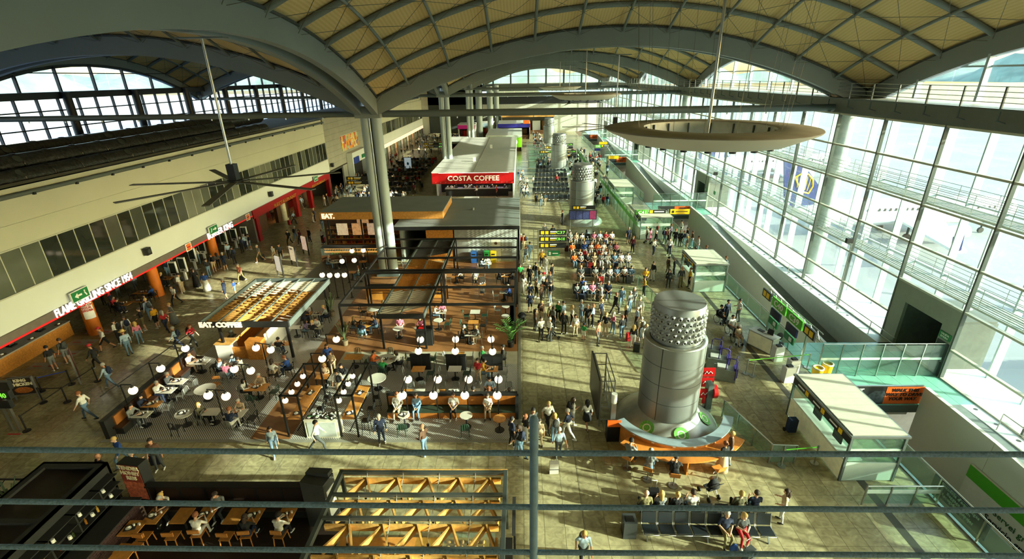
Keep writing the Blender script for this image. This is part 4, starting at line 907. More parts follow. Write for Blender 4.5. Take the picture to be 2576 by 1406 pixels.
fh = T('fire_hose_cabinet', 'round red fire hose drum with extinguisher beside the silver tower', 'fire hose', (9.75, 21.3, 0))
MB().box(-.22, .06, -.2, .25, 0, 1.75).build('post', STEEL, fh); MB().cyl((.06, 0, 1.25), (.26, 0, 1.25), .36, n=24).build('drum', RED, fh); MB().cyl((-.35, -.1, .6), (-.35, -.1, 1.05), .08).build('extinguisher', RED, fh)
# truss boards by the tower
tb = T('truss_board', 'back to back advertising boards on a silver truss stand beside the tower', 'sign', (4.15, 21.4, 0))
for x, y in ((-.3, -1.3), (.35, -1.3), (-.3, 1.3), (.35, 1.3)): MB().box(x-.03, x+.03, y-.03, y+.03, 0, 2.7).build('upright', ALU, tb)
for z in (.4, 1.2, 2.0, 2.7):
    for x in (-.3, .35): MB().box(x-.02, x+.02, -1.3, 1.3, z-.02, z+.02).build('rung', ALU, tb)
    for y in (-1.3, 1.3): MB().box(-.3, .35, y-.02, y+.02, z-.02, z+.02).build('rung', ALU, tb)
for k in range(3): MB().beam((.35, -1.3+k*.87, .4), (.35, -.43+k*.87, 2.0), .03, .03).build('brace', ALU, tb)
MB().box(-.45, -.36, -1.4, 1.4, .5, 2.8).build('board', mat('board_dark', '35322E', .5, var=.2), tb)
vm = T('vending_stand', 'slim grey terminal with orange panel beside the truss boards', 'terminal', (4.35, 19.2, 0)); MB().box(-.3, .3, -.25, .25, 0, .9).build('body', BLACK, vm); MB().box(-.32, .32, -.27, -.2, .9, 1.25).build('orange_panel', ORANGE, vm); MB().box(-.12, .12, .1, .25, .9, 2.3).build('column', ALU, vm); MB().cyl((0, .17, 2.0), (0, .17, 2.5), .14).build('canister', WHITE, vm)
# ================================================================ BEAM SEATING
PADM = mat('black_seat_pad', '20262C', .42, var=.1)
def seat_meshes():
    s = MB().beam((0, -.22, .46), (0, .22, .42), .52, .05).mesh('seat', PADM); b = MB().beam((0, .25, .5), (0, .37, .92), .52, .04, up=(0, -1, 0)).mesh('backrest', PADM)
    fr = MB().sweep([(.285, .4, .95), (.285, .3, .5), (.285, .2, .4), (.285, -.26, .42), (-.285, -.26, .42), (-.285, .2, .4), (-.285, .3, .5), (-.285, .4, .95)], .018, 6)
    return s, b, fr.mesh('seat_frame', CHROME)
SM, BM, FM = seat_meshes()
def bench(n, loc, rz, label, group, double=True):
    t = T('beam_seat', label, 'bench', loc, rz, group); W = n*.62/2
    for side in ((0, 1) if double else (0,)):
        r = PI*side; k = -1 if side else 1
        for i in range(n):
            x = -W+.31+i*.62; y = -.5*k+0
            for nm, me in (('seat', SM), ('backrest', BM), ('seat_frame', FM)): link(nm, me, t, (x, -.5 if not side else .5, 0), r)
    for y in ((-.45, .45) if double else (-.45,)):
        MB().box(-W, W, y-.04, y+.04, .3, .37).build('beam', CHROME, t)
        for x in (-W+.2, 0, W-.2): MB().beam((x, y, .3), (x, y-.25*(1 if y < 0 else -1), 0), .05, .05).beam((x, y, .3), (x, y+.1*(1 if y < 0 else -1), 0), .05, .05).build('leg', CHROME, t)
    return t
g = G(1780, 1330, .45); bench(8, (g.x, g.y+.45, 0), math.radians(-1), 'back to back black beam seat in front of the charging desk', 'beam seats by the charging desk')
bx = T('litter_bin', 'dark grey square litter bin at the end of the beam seat', 'bin', (g.x-2.95, g.y+.15, 0)); MB().box(-.25, .25, -.25, .25, 0, .8).build('body', mat('bin_charcoal', '3A3E40', .4), bx); MB().box(-.15, .15, -.15, .12, .8, .82).build('opening', BLACK, bx)
ROWS = [(1486, 603, 8), (1494, 630, 8), (1511, 658, 9), (1524, 693, 8), (1490, 735, 5)]
ROWP = []
for i, (x, y, n) in enumerate(ROWS):
    g = G(x, y, .45); ROWP.append((g, n)); bench(n, (g.x, g.y+.45, 0), math.radians(-1.5), 'back to back black beam seat full of passengers, row %s from the silver tower' % ('five four three two one'.split()[i]), 'beam seats of the busy waiting area')
for i, y in enumerate((423, 433, 444, 456, 469, 482, 500)):
    g = G(1386 if i < 6 else 1400, y, .45); bench(9 if i < 6 else 7, (g.x, g.y+.45, 0), 0, 'empty back to back black beam seat, row %s before the farther tower' % ('one two three four five six seven'.split()[i]), 'beam seats of the empty waiting area')
for i in range(10): bench(12, (-20.5-.1*i, 66+i*4.2, 0), 0, 'crowded dark beam seat between the shops and the coffee shop, row %s' % ('one two three four five six seven eight nine ten'.split()[i]), 'beam seats beside the coffee shop')
# ================================================================ SUSPENDED RINGS AND FANS
RING = mat('ring_cream', 'CBC7BA', .6, var=.05, scale=.6); RINGT = mat('ring_top_grey', '98948C', .7, var=.12, scale=1.5)
def ring(x, y, label):
    t = T('suspended_ring', label, 'light ring', (x, y, 14.0))
    MB().lathe([(4.1, .42), (4.05, .36), (3.0, -.1), (2.5, -.18), (2.42, -.15)], 64).build('underside', RING, t)
    MB().lathe([(4.1, .42), (4.08, .46), (2.62, .5), (2.54, .48)], 64).build('top_plate', RINGT, t)
    MB().lathe([(2.54, .48), (2.42, -.15)], 64).build('inner_wall', mat('ring_inner', 'C2C6C0', .5), t)
    MB().cyl((0, 0, -.1), (0, 0, 9.7), .06, n=10).build('pole', CHROME, t)
    for a in range(3): a = a*2*PI/3+.5; MB().cyl((0, 0, 0), (2.55*math.cos(a), 2.55*math.sin(a), 0), .035, n=6).build('spoke', CHROME, t)
    for i in range(20):
        a = 2*PI*i/20; c, s = math.cos(a), math.sin(a); MB().cyl((2.7*c, 2.7*s, -.2), (2.7*c, 2.7*s, -.1), .12, n=10).build('spotlight', BLACK, t)
    for i in range(16):
        a = 2*PI*i/16; c, s = math.cos(a), math.sin(a); MB().cb((2.46*c, 2.46*s, .15), (.08, .05, .55), rz=a).build('bracket', DSTEEL, t)
        xx, yy = 3.6*c, 3.2*s; MB().cyl((2.8*c, 2.8*s, .5), (xx, yy, surf(xx, yy)-14.1), .008, n=3, cap=False).build('cable', CABLE, t)
ring(7.6, 20.8, 'wide cream suspended ring hanging over the silver ventilation tower'); ring(7.5, 60.9, 'cream suspended ring under the second vault'); ring(7.5, 101, 'cream suspended ring under the third vault')
FANM = mat('fan_grey_blade', '6A6A60', .5)
def fan(x, y, zt, z, label, rot):
    t = T('ceiling_fan', label, 'fan', (x, y, z))
    MB().cyl((0, 0, .3), (0, 0, zt-z), .05, n=8).build('pole', CHROME, t); MB().box(-.16, .16, -.16, .16, .05, .75).build('motor', BLACK, t); MB().cyl((0, 0, -.05), (0, 0, .1), .3, n=14).build('hub', BLACK, t); MB().box(-.9, .9, -.2, .2, zt-z-.05, zt-z).build('ceiling_plate', STEEL, t)
    for k in range(7):
        a = rot+k*2*PI/7; MB().beam((.2*math.cos(a), .2*math.sin(a), .03), (4.2*math.cos(a), 4.2*math.sin(a), .0), .26, .03).build('blade', FANM, t)
fan(-11.85, 20.0, 18.0, 12.6, 'large ceiling fan hanging in front of the burger restaurant', math.radians(-125))
fan(7.5, 40.9, 17.9, 12.6, 'large ceiling fan hanging from the arch behind the suspended ring', .3); fan(7.5, 81, 17.9, 12.4, 'large ceiling fan hanging from the second cross arch', .9)
# ================================================================ SIGNS AND GATES
SIGNK = mat('sign_black', '1C1E20', .5, var=.05)
def icon_board(parent, x0, x1, z0, z1, y, left=True, green=None):
    MB().box(x0, x1, y-.03, y+.03, z0, z1).build('board', SIGNK, parent); h = z1-z0
    MB().box(x0+.15, x0+.15+h*.6, y-.05, y-.03, z0+h*.2, z1-h*.2).build('arrow_icon', YELLOW, parent); MB().box(x0+.25+h*.6, x0+.25+h*1.2, y-.05, y-.03, z0+h*.2, z1-h*.2).build('plane_icon', YELLOW, parent)
    MB().box(x0+.4+h*1.2, x0+.4+h*1.2+(x1-x0)*.25, y-.05, y-.03, z0+h*.55, z1-h*.25).build('white_line', WHITE, parent); MB().box(x0+.4+h*1.2, x0+.4+h*1.2+(x1-x0)*.22, y-.05, y-.03, z0+h*.25, z0+h*.4).build('yellow_line', YELLOW, parent)
    if green: fit(text(green, 1, parent, (x1-.55, y-.06, (z0+z1)/2), FRONT, mat('sign_green_text', '7FD84A', .5, emit=.8, var=0), off=.01), .8, h*.5)
def totem(loc, label, boards, w=3.0):
    t = T('direction_sign', label, 'sign', loc)
    for x in (-w/2-.1, -w/2-.5): MB().box(x-.03, x+.03, -.03, .03, 0, 3.6).build('post', CHROME, t)
    for k in range(5): MB().box(-w/2-.5, -w/2-.1, -.02, .02, .5+k*.7, .54+k*.7).build('rung', CHROME, t)
    for k, g in enumerate(boards): icon_board(t, -w/2, w/2, 3.0-k*.62, 3.5-k*.62, -.05, green=g or None)
    MB().box(-w/2-.15, -w/2-.05, -.05, .05, 1.4, 3.5).build('hanger', CHROME, t)
    return t
g = G(1357, 668); t1 = totem((g.x+1.2, g.y, 0), 'three tier black direction sign with gate numbers beside the queue', ['C37', 'C38-C43', ''], 2.5)
b = T('exit_sign', 'green exit sign with arrow low on the direction sign posts', 'sign', (g.x+1.3, g.y-.1, 1.0)); MB().box(-.55, .55, -.03, .03, 0, .5).build('board', mat('exit_green', '1E7A46', .5), b); MB().box(-.1, .4, -.05, -.03, .2, .3).build('arrow', WHITE, b); MB().box(-.45, -.25, -.05, -.03, .1, .4).build('running_figure', WHITE, b); MB().cyl((-.2, 0, -1), (-.2, 0, 0), .02).build('post', CHROME, b)
g = G(1440, 575); ts = T('flight_screen_stand', 'flight information screens on a stand before the second tower', 'screen', (g.x+.9, g.y-1.5, 0))
for x in (-1.3, 1.2): MB().cyl((x, 0, 0), (x, 0, 2.6), .04).build('post', CHROME, ts)
MB().box(-1.5, 1.6, -.06, .06, 1.5, 2.6).build('housing', SIGNK, ts)
for k in range(4): MB().box(-1.45+k*.75, -.75+k*.75, -.08, -.06, 1.55, 2.5).build('screen', mat('screen_dark_%d' % (k == 3), ('3A4066', '7A3050')[k == 3], .3, emit=.25, var=.5, scale=9), ts)
icon_board(ts, -1.2, 1.4, 2.66, 3.1, 0)
def gantry(loc, label, txt, extra=True):
    t = T('gate_gantry', label, 'gate sign', loc)
    for x in (-.1, 3.4): MB().box(x-.06, x+.06, -.06, .06, 0, 2.9).build('post', CHROME, t)
    MB().box(-.1, 3.4, -.04, .04, 2.2, 2.3).build('rail', CHROME, t); MB().box(-.05, 1.2, -.1, -.02, 2.35, 2.9).build('gate_board', GREEN, t)
    fit(text(txt, 1, t, (.58, -.13, 2.62), FRONT, WHITE, off=.02), .85, .36)
    MB().box(-.05, 1.1, -.1, -.02, 1.7, 2.2).build('status_screen', mat('status_screen', '20245A', .3, emit=.2), t)
    if extra: MB().box(1.3, 3.1, -.1, -.02, 2.5, 2.9).build('info_board', SIGNK, t); MB().box(1.35, 1.7, -.12, -.1, 2.54, 2.86).build('arrow_icon', YELLOW, t); MB().box(1.85, 2.9, -.12, -.1, 2.65, 2.75).build('white_line', WHITE, t)
    return t
g = G(1597, 592); gantry((g.x, g.y, 0), 'green C41 gate sign on steel posts above the gate desk', 'C41'); g2 = G(1545, 440); gantry((g2.x-1, g2.y+18, 0), 'small green C43 gate sign on steel posts farther along', 'C43')
yb = G(1678, 535, 2.5); y_ = T('yellow_notice', 'yellow notice board hanging beside the C41 gate sign', 'sign', (g.x+3.9, g.y+.3, 2.3)); MB().box(-.2, 1.9, -.03, .03, 0, .55).build('board', YELLOW, y_); MB().box(0, .2, -.05, -.03, .15, .4).build('arrow_icon', BLACK, y_); MB().box(.4, 1.7, -.05, -.03, .25, .32).build('text_line', BLACK, y_); MB().cyl((-.15, 0, -2.3), (-.15, 0, .5), .025).build('post', CHROME, y_)
for k, (px, py) in enumerate(((1560, 402), (1530, 384))):
    gg = GY(px, py, 90+k*20); s = T('yellow_notice', 'small yellow notice board at the %s gate along the hall' % ('third', 'fourth')[k], 'sign', (gg.x-1.2, gg.y, 0)); MB().box(-.9, .9, -.03, .03, 2.4, 2.95).build('board', YELLOW, s); MB().cyl((-.85, 0, 0), (-.85, 0, 2.6), .025).build('post', CHROME, s)
# gantry over the nearer gate, running along the hall
a, b_ = G(2003, 768, 2.85), G(2112, 868, 2.85)
gt = T('gate_gantry', 'steel gantry with green C40 and C39 gate boards and exit signs', 'gate sign', (16.6, 25.4, 0))
for y in (-.1, 4.2):
    MB().box(-.05, .05, y-.05, y+.05, 0, 3.0).build('post', CHROME, gt)
for z in (2.45, 2.95):
    for x in (-.15, .15): MB().cyl((x, -1.2, z), (x, 5.2, z), .03, n=8).build('chord', ALU, gt)
for k in range(9): MB().cyl((.15, -1+k*.7, 2.45), (.15, -.65+k*.7, 2.95), .02, n=6).build('lacing', ALU, gt)
for y0, tx in ((2.0, 'C40'), (.1, 'C39')):
    MB().box(-.3, -.2, y0, y0+1.75, 2.45, 3.05).build('gate_board', GREEN, gt); fit(text(tx, 1, gt, (-.32, y0+.87, 2.75), WEST, WHITE, off=.02), 1.1, .42)
for y0 in (4.0, -1.2): MB().box(-.3, -.2, y0, y0+1.1, 2.5, 3.05).build('arrow_board', SIGNK, gt); MB().box(-.32, -.3, y0+.15, y0+.5, 2.6, 2.95).build('arrow_icon', YELLOW, gt); MB().box(-.32, -.3, y0+.6, y0+.95, 2.6, 2.95).build('arrow_icon', YELLOW, gt)
for y0 in (2.3, .3): MB().box(-.4, -.3, y0, y0+1.2, 1.85, 2.35).build('status_screen', mat('screen_off', '1A2140', .2), gt); MB().box(-.4, -.32, y0+.1, y0+1.2, 1.3, 1.75).build('exit_board', mat('exit_green', '1E7A46', .5), gt); MB().box(-.42, -.4, y0+.3, y0+.6, 1.4, 1.65).build('exit_arrow', WHITE, gt); MB().cyl((-.3, y0+.6, 1.7), (-.1, y0+.6, 2.45), .02).build('drop_arm', CHROME, gt)
# gate booths
FROST = mat('frosted_panel', 'C6D6CC', .5, var=.04); BOOTHR = mat('booth_roof_panel', 'C8CAB8', .5, var=.05)
def booth(loc, w, l, label, letters=False):
    t = T('gate_booth', label, 'booth', loc)
    for x in (0, w):
        for y in (0, l): MB().box(x-.05, x+.05, y-.05, y+.05, 0, 2.35).build('post', STEEL, t)
    MB().box(-.1, w+.1, -.1, l+.1, 2.35, 2.45).build('roof_frame', ALU, t); n = int(l/.5)
    for i in range(n): MB().box(0, w, l*i/n+.01, l*(i+1)/n-.01, 2.45, 2.49).build('roof_panel', BOOTHR, t)
    MB().box(-.03, .03, .05, l-.05, .05, 1.05).build('side_panel', mat('lit_cream_panel', 'D8D6A8', .5, emit=.12), t); MB().box(.05, w-.05, -.03, .03, .05, 1.0).build('front_panel', FROST, t)
    MB().box(.05, w-.05, -.012, .012, 1.05, 2.3).build('front_pane', GLASS_G, t); MB().box(-.012, .012, .05, l-.05, 1.75, 2.3).build('side_pane', GLASS_G, t); MB().box(w-.012, w+.012, .05, l-.05, .1, 2.3).build('rear_pane', GLASS_G, t)
    MB().box(.05, w-.05, -.02, .02, 1.45, 1.75).build('frosted_band', FROST, t)
    MB().box(.05, .8, .1, l-.1, 1.0, 1.08).build('desk_top', WHITE, t); MB().box(-.08, -.04, 0, l, 2.0, 2.35).build('sign_strip', SIGNK, t)
    for k in range(3): MB().box(-.1, -.08, .5+k*l/3.4, .75+k*l/3.4, 2.06, 2.3).build('yellow_icon', YELLOW, t); MB().box(-.1, -.08, .85+k*l/3.4, 1.4+k*l/3.4, 2.15, 2.22).build('white_line', WHITE, t)
    for k in range(2):
        MB().box(.3, .36, .9+k*1.6, 1.5+k*1.6, 1.2, 1.6).build('monitor', BLACK, t)
    return t
booth((13.75, 16.5, 0), 2.25, 4.5, 'near glass gate booth with cream panels and icon strip beside the void')
booth((13.9, 36.6, 0), 2.5, 3.4, 'glass gate booth with pale roof beside the queue railing')
booth((12.7, 50.6, 0), 3.3, 3.0, 'glass gate desk booth under the C41 gate sign')
booth((12.6, 66, 0), 2.6, 5, 'glass gate booth behind the green striped partition')
# partitions of glass with a green band
def partition(p, q, h, n, label, band=None, cat='partition'):
    p, q = Vector(p), Vector(q); d = q-p; L = d.length; t = T('glass_partition', label, cat, p, math.atan2(d.y, d.x))
    for i in range(n):
        x0, x1 = L*i/n, L*(i+1)/n; MB().box(x0+.03, x1-.03, -.008, .008, .08, h-.05).build('pane', GLASS_G, t); MB().box(x0-.025, x0+.025, -.03, .03, 0, h).build('post', CHROME, t)
        if band: MB().box(x0+.03, x1-.03, -.011, .011, h*.62, h*.82).build('band', band, t)
    MB().cyl((0, 0, h), (L, 0, h), .03).build('rail', CHROME, t); MB().box(L-.025, L+.025, -.03, .03, 0, h).build('post', CHROME, t); return t
partition((12.3, 50.4, 0), (12.1, 76, 0), 2.3, 14, 'long glass partition with a bright green band along the gate', GREEN)
partition((11.9, 84, 0), (11.8, 106, 0), 2.3, 10, 'glass partition with a green band farther along the gates', GREEN)
FR = mat('frost_band', 'CFE4DE', .6)
partition((10.3, 20.8, 0), (11.2, 17.6, 0), 1.05, 3, 'low glass queue barrier with steel posts beside the silver tower', None, 'barrier')
partition((11.2, 17.55, 0), (12.3, 17.5, 0), 1.05, 2, 'short glass barrier ending the queue lane', None, 'barrier')
partition((13.9, 15.2, 0), (16.9, 15.2, 0), 1.0, 3, 'low glass barrier in front of the near gate booth', FR, 'barrier')
partition((10.0, 24.0, 0), (9.2, 28.4, 0), 1.05, 3, 'sloping glass barrier behind the bag gauges', None, 'barrier')
partition((10.2, 33.0, 0), (9.6, 37.5, 0), 1.1, 3, 'glass queue barrier beside the silver tube arch', None, 'barrier')
# steel tube arch by the queue
ta = T('tube_arch', 'pair of bent silver tubes forming a queue arch', 'barrier', (0, 0, 0))
for dx in (0, 1.5):
    p, q, r = G(1624+dx*0, 806), G(1640, 705, 2.3), G(1668, 742, 1.9)
    MB().sweep([(9.2+dx, 30.9, 0), (9.3+dx, 31.2, 1.6), (9.5+dx, 31.6, 2.1), (10.2+dx, 31.2, 2.05), (10.8+dx, 30.2, 1.3), (11.0+dx, 29.6, 0)], .09, 10).build('tube', CHROME, ta)
# gate furniture
def desk(loc, rz, label, w=1.7):
    t = T('gate_desk', label, 'desk', loc, rz); MB().box(-w/2, w/2, -.35, .3, 0, 1.05).build('carcass', mat('desk_grey', '8F938C', .5), t); MB().box(-w/2+.05, w/2-.05, -.38, -.35, .08, 1.0).build('lit_front', mat('lit_cream_panel'), t); MB().box(-w/2-.03, w/2+.03, -.4, .35, 1.05, 1.1).build('top', mat('desk_white_top', 'C9CCC8', .35), t)
    MB().box(-.5, -.1, -.05, .2, 1.1, 1.14).build('keyboard', BLACK, t); MB().beam((.3, .1, 1.1), (.3, .15, 1.45), .4, .03, up=(0, 1, 0)).build('monitor', BLACK, t); return t
g = G(1925, 885); desk((g.x, g.y+.5, 0), math.radians(-60), 'lit gate desk with keyboard beside the balustrade'); g = G(2045, 1060); desk((g.x+.3, g.y+.8, 0), math.radians(-75), 'lit gate desk behind the near glass booth', 2.2)
def office_chair(px, py, label):
    g = G(px, py); t = T('office_chair', label, 'chair', g); MB().cyl((0, 0, .08), (0, 0, .45), .03).build('gas_lift', BLACK, t); MB().ell((0, 0, .49), (.25, .25, .06)).build('seat', MBLACK, t); MB().ell((.05, .25, .85), (.22, .05, .28)).build('backrest', MBLACK, t)
    for k in range(5): a = k*2*PI/5; MB().beam((0, 0, .1), (.28*math.cos(a), .28*math.sin(a), .06), .04, .03).build('leg', CHROME, t)
office_chair(1958, 880, 'black swivel chair behind the lit gate desk'); office_chair(2094, 1022, 'black swivel chair beside the banner over the void')
for k, (px, py) in enumerate(((1952, 905), (1978, 958), (1990, 940))):
    g = G(px, py); t = T('reader_pedestal', 'white boarding pass reader pedestal, %s' % ('beside the lit gate desk', 'standing alone at the end of the lane', 'behind another pedestal in the lane')[k], 'pedestal', g, .1); MB().box(-.28, .28, -.22, .22, 0, .98).build('body', WHITE, t); MB().box(-.15, .15, -.12, .12, .98, 1.06).build('reader', BLACK, t)
for k, (px, py) in enumerate(((2050, 958), (2074, 947))):
    g = G(px, py); t = T('yellow_bin', 'round yellow waste bin %s' % ('in front of its twin beside the bridge', 'behind its twin beside the bridge')[k], 'bin', g); MB().cyl((0, 0, 0), (0, 0, .85), .25, .3, n=18).build('body', YELLOW, t); MB().lathe([(.31, .85), (.31, .92), (.22, .92), (.22, .85)], 18).build('rim', mat('cream_rim', 'E9E2C0', .5), t)
for k, (px, py) in enumerate(((1768, 900), (1786, 925), (1803, 952))):
    g = G(px, py); t = T('bag_gauge', 'grey bag gauge with purple tube frame, %s from the silver tower' % ('third', 'second', 'first')[2-k], 'bag gauge', (g.x+.4, g.y, 0), -.35); MB().box(-.6, .6, -.3, .3, 0, .75).build('base', mat('gauge_grey', '8E9690', .5), t); MB().box(-.45, .1, -.25, .25, .75, .85).build('tray', mat('gauge_tray', 'B8BCB6', .4), t)
    MB().sweep([(.55, -.3, .2), (.55, -.3, 1.45), (.45, -.3, 1.55), (.1, -.3, 1.55), (0, -.3, 1.45), (0, -.3, .8)], .03, 8).sweep([(.55, .3, .2), (.55, .3, 1.45)], .03, 8).build('tube_frame', mat('purple_tube', '3A2E86', .4), t); MB().box(.45, .65, -.25, .25, .3, .9).build('purple_panel', mat('purple_tube'), t)
for k, (px, py) in enumerate(((1762, 965), (1757, 990), (1752, 1018))):
    g = G(px, py); t = T('red_notice', 'square red notice board with white mark, %s in the stand by the tower' % ('highest', 'middle', 'lowest')[k], 'sign', (g.x+.1, g.y-.6, 0)); MB().box(-.03, .03, -.03, .03, 0, .9).build('post', CHROME, t); MB().box(-.35, .35, -.03, .03, .9, 1.45).build('board', RED, t); MB().sweep([(-.22, -.045, 1.1), (-.12, -.045, 1.25), (-.02, -.045, 1.1), (.08, -.045, 1.25), (.2, -.045, 1.12)], .025, 5).build('white_mark', WHITE, t)
# belt barriers
def stanchion(px, py, label, group, m=BLACK, base=None):
    g = G(px, py); t = T('belt_post', label, 'post', g, group=group); MB().cyl((0, 0, 0), (0, 0, .04), .18, n=18).build('base', m, t); MB().cyl((0, 0, .04), (0, 0, .98), .035, n=10).build('pole', m, t); MB().cyl((0, 0, .9), (0, 0, 1.0), .045, n=10).build('head', m, t); return g
def belt(a, b, m, label):
    a, b = Vector(a), Vector(b); d = (b-a).normalized()*.06; tag(MB().beam(a+d+Vector((0, 0, .93)), b-d+Vector((0, 0, .93)), .015, .05).build('queue_belt', m), label, 'belt')
S = {}
for k, (px, py, lab) in {'a': (68, 1084, 'black belt post nearest the dark bar'), 'b': (110, 1013, 'black belt post beside the king chicken board'), 'c': (170, 1011, 'black belt post in the middle of the lane before the burger counter'), 'd': (181, 967, 'black belt post holding the blue belt'), 'e': (246, 959, 'black belt post beside the tall leaning notice'), 'f': (106, 985, 'black belt post just behind the king chicken board')}.items():
    S[k] = stanchion(px, py, lab, 'belt posts before the burger counter')
for a, b, m, lab in (('a', 'c', BLACK, 'black queue belt nearest the booth wall'), ('c', 'e', BLACK, 'black queue belt running to the tall notice'), ('b', 'c', BLACK, 'short black queue belt across the lane'), ('f', 'd', mat('blue_belt', '2A3A9A', .6), 'blue queue belt before the burger counter')): belt(S[a], S[b], m, lab)
GBELT = mat('green_belt', '6FC83A', .5)
for k, (px, py, lab) in {'g': (1965, 1172, 'steel belt post holding one end of the green belt'), 'h': (2048, 1165, 'steel belt post holding the other end of the green belt'), 'i': (1876, 940, 'steel belt post at the start of the reader lane'), 'j': (1893, 946, 'steel belt post standing just before the reader lane'), 'k': (2030, 925, 'steel belt post at the end of the reader lane')}.items():
    S[k] = stanchion(px, py, lab, 'belt posts at the gates', CHROME)
belt(S['g'], S['h'], GBELT, 'bright green queue belt before the near gate booth'); belt(S['i'], S['k'], GBELT, 'green queue belt along the reader lane')
# signs in the burger queue
kc = T('poster_stand', 'a frame poster stand lettered KING CHICKEN with a burger picture', 'sign', G(72, 1003), math.radians(12))
MB().box(-.55, .55, -.04, .04, .35, 1.4).build('poster', mat('poster_dark', '2B2420', .5), kc); MB().box(-.6, .6, -.05, .05, .3, .35).box(-.6, .6, -.05, .05, 1.4, 1.45).build('frame', ALU, kc)
for x in (-.58, .58): MB().box(x-.03, x+.03, -.06, .06, 0, 1.45).build('leg', ALU, kc)
text('KING\nCHICKEN', .25, kc, (0, -.05, 1.12), FRONT, mat('cream_print', 'E8DFC0', .5), off=.01); MB().ell((0, -.045, .62), (.45, .008, .2)).build('burger_print', mat('burger_brown', 'A8602A', .5, var=.4, scale=12), kc)
ln = T('tall_notice', 'tall narrow red edged notice board standing at the end of the queue', 'sign', G(203, 958), math.radians(132)); MB().box(-.45, .45, -.03, .03, .1, 2.0).build('board', mat('notice_brown', '5A2E22', .5, var=.3), ln); MB().box(-.5, -.45, -.04, .04, 0, 2.0).box(.45, .5, -.04, .04, 0, 2.0).build('frame', ALU, ln)
dsn = T('direction_sign', 'dark direction sign with green C40 display beside the burger queue', 'sign', (-26.3, 19.8, 0))
MB().box(-.06, .06, -.06, .06, 0, 2.3).box(.3, .42, -.06, .06, 0, 2.3).build('post', CHROME, dsn)
for k in range(3): MB().box(-1.4, 1.0-.2*k, -.1, .1, 2.55-k*.55, 3.0-k*.55).build('board', SIGNK, dsn)
fit(text('C40', 1, dsn, (.35, -.12, 2.22), FRONT, mat('sign_green_text'), off=.01), .6, .28)
for px, py in ((40, 1092), (470, 905)):
    pass
fm = tag(link('floor_marking', None), 'red dashed queue markings printed on grey floor mats', 'marking')
for k in range(6):
    y = 22.5+k*1.5; MB().box(-31.2, -29.4, y, y+.75, .001, .004).build('grey_mat', mat('queue_mat', 'A9A698', .6), fm); MB().box(-31.0, -30.4, y+.3, y+.38, .004, .007).box(-30.0, -29.5, y+.3, y+.38, .004, .007).build('red_dash', RED, fm)
g = G(35, 1092); tag(MB().box(g.x-.35, g.x+.35, g.y-.05, g.y+.05, .001, .004).build('floor_sticker', RED), 'red floor sticker near the dark bar', 'sticker')
# lamps on poles by the void and cameras on posts
for k, (px, py) in enumerate(((2105, 768), (1845, 540), (1712, 440))):
    g = G(px, py); t = T('camera_pole', 'thin pole with black spotlight %s' % ('at the ledge by the C40 gantry', 'with a green sign by the second ramp', 'far along the glass facade')[k], 'pole', (23.85, g.y, 0)); MB().cyl((0, 0, 0), (0, 0, 5.2), .04, n=8).build('pole', CHROME, t); MB().box(-.45, 0, -.12, .12, 5.0, 5.35).build('spotlight', BLACK, t)
    if k == 1: MB().box(-.03, .03, -.3, .3, 2.6, 3.0).build('green_plate', mat('exit_green', '1E7A46', .5), t)
# things in the near void
sv = T('void_sign_cluster', 'yellow and black direction boards standing in the void under the banner', 'sign', (18.2, 20.0, -4.6)); MB().box(-.04, .04, -.04, .04, 0, 3.2).build('post', CHROME, sv)
MB().box(-.7, .1, -.06, .0, 3.2, 4.1).build('black_board', SIGNK, sv); MB().box(-.55, -.1, -.08, -.06, 3.35, 3.85).build('yellow_icon', YELLOW, sv); MB().box(.1, .16, -.6, .3, 3.2, 4.2).build('yellow_board', YELLOW, sv); MB().box(.5, 1.5, .3, .36, 2.5, 3.6).build('grey_board', GREYP, sv); MB().cyl((1, .33, 0), (1, .33, 3.6), .05).build('post', CHROME, sv)
ad = T('wall_advert', 'white and green notice on the ramp wall lettered Servei gratuit', 'sign', (20.95, 15.9, -2.6)); ad.rotation_euler = (0, 0, 0)
MB().box(0, .12, -2.6, 2.2, 0, 2.0).build('board', WHITE, ad); MB().box(-.02, 0, -2.6, 2.2, 1.35, 2.0).build('green_band', GREEN, ad); text('Servei gratuit', .42, ad, (-.03, -.6, .85), WEST, mat('green_print', '3A6A3A', .5)); text('Servicio gratuito', .42, ad, (-.03, -.6, .35), WEST, BLACK)
bc = T('baggage_sign', 'black sign lettered Baggage claim on the balustrade', 'sign', (17.12, 14.6, .25)); MB().box(0, .04, -1.3, 1.3, 0, .8).build('board', SIGNK, bc); text("Recollida d'equipatges\nBaggage claim\nRecogida equipajes", .2, bc, (-.02, 0, .42), WEST, WHITE)
cn = T('blue_trolley', 'small dark blue shopping trolley bag beside the near booth', 'trolley', (13.2, 19.6, 0)); MB().box(-.2, .2, -.15, .15, .12, .85).build('bag', mat('navy_cloth', '1E2A4A', .8), cn); MB().sweep([(-.15, .15, .1), (-.15, .2, 1.1), (.15, .2, 1.1), (.15, .15, .1)], .015).build('handle', CHROME, cn); MB().cyl((-.25, .15, .1), (-.19, .15, .1), .1).build('wheel', BLACK, cn); MB().cyl((.19, .15, .1), (.25, .15, .1), .1).build('wheel', BLACK, cn)
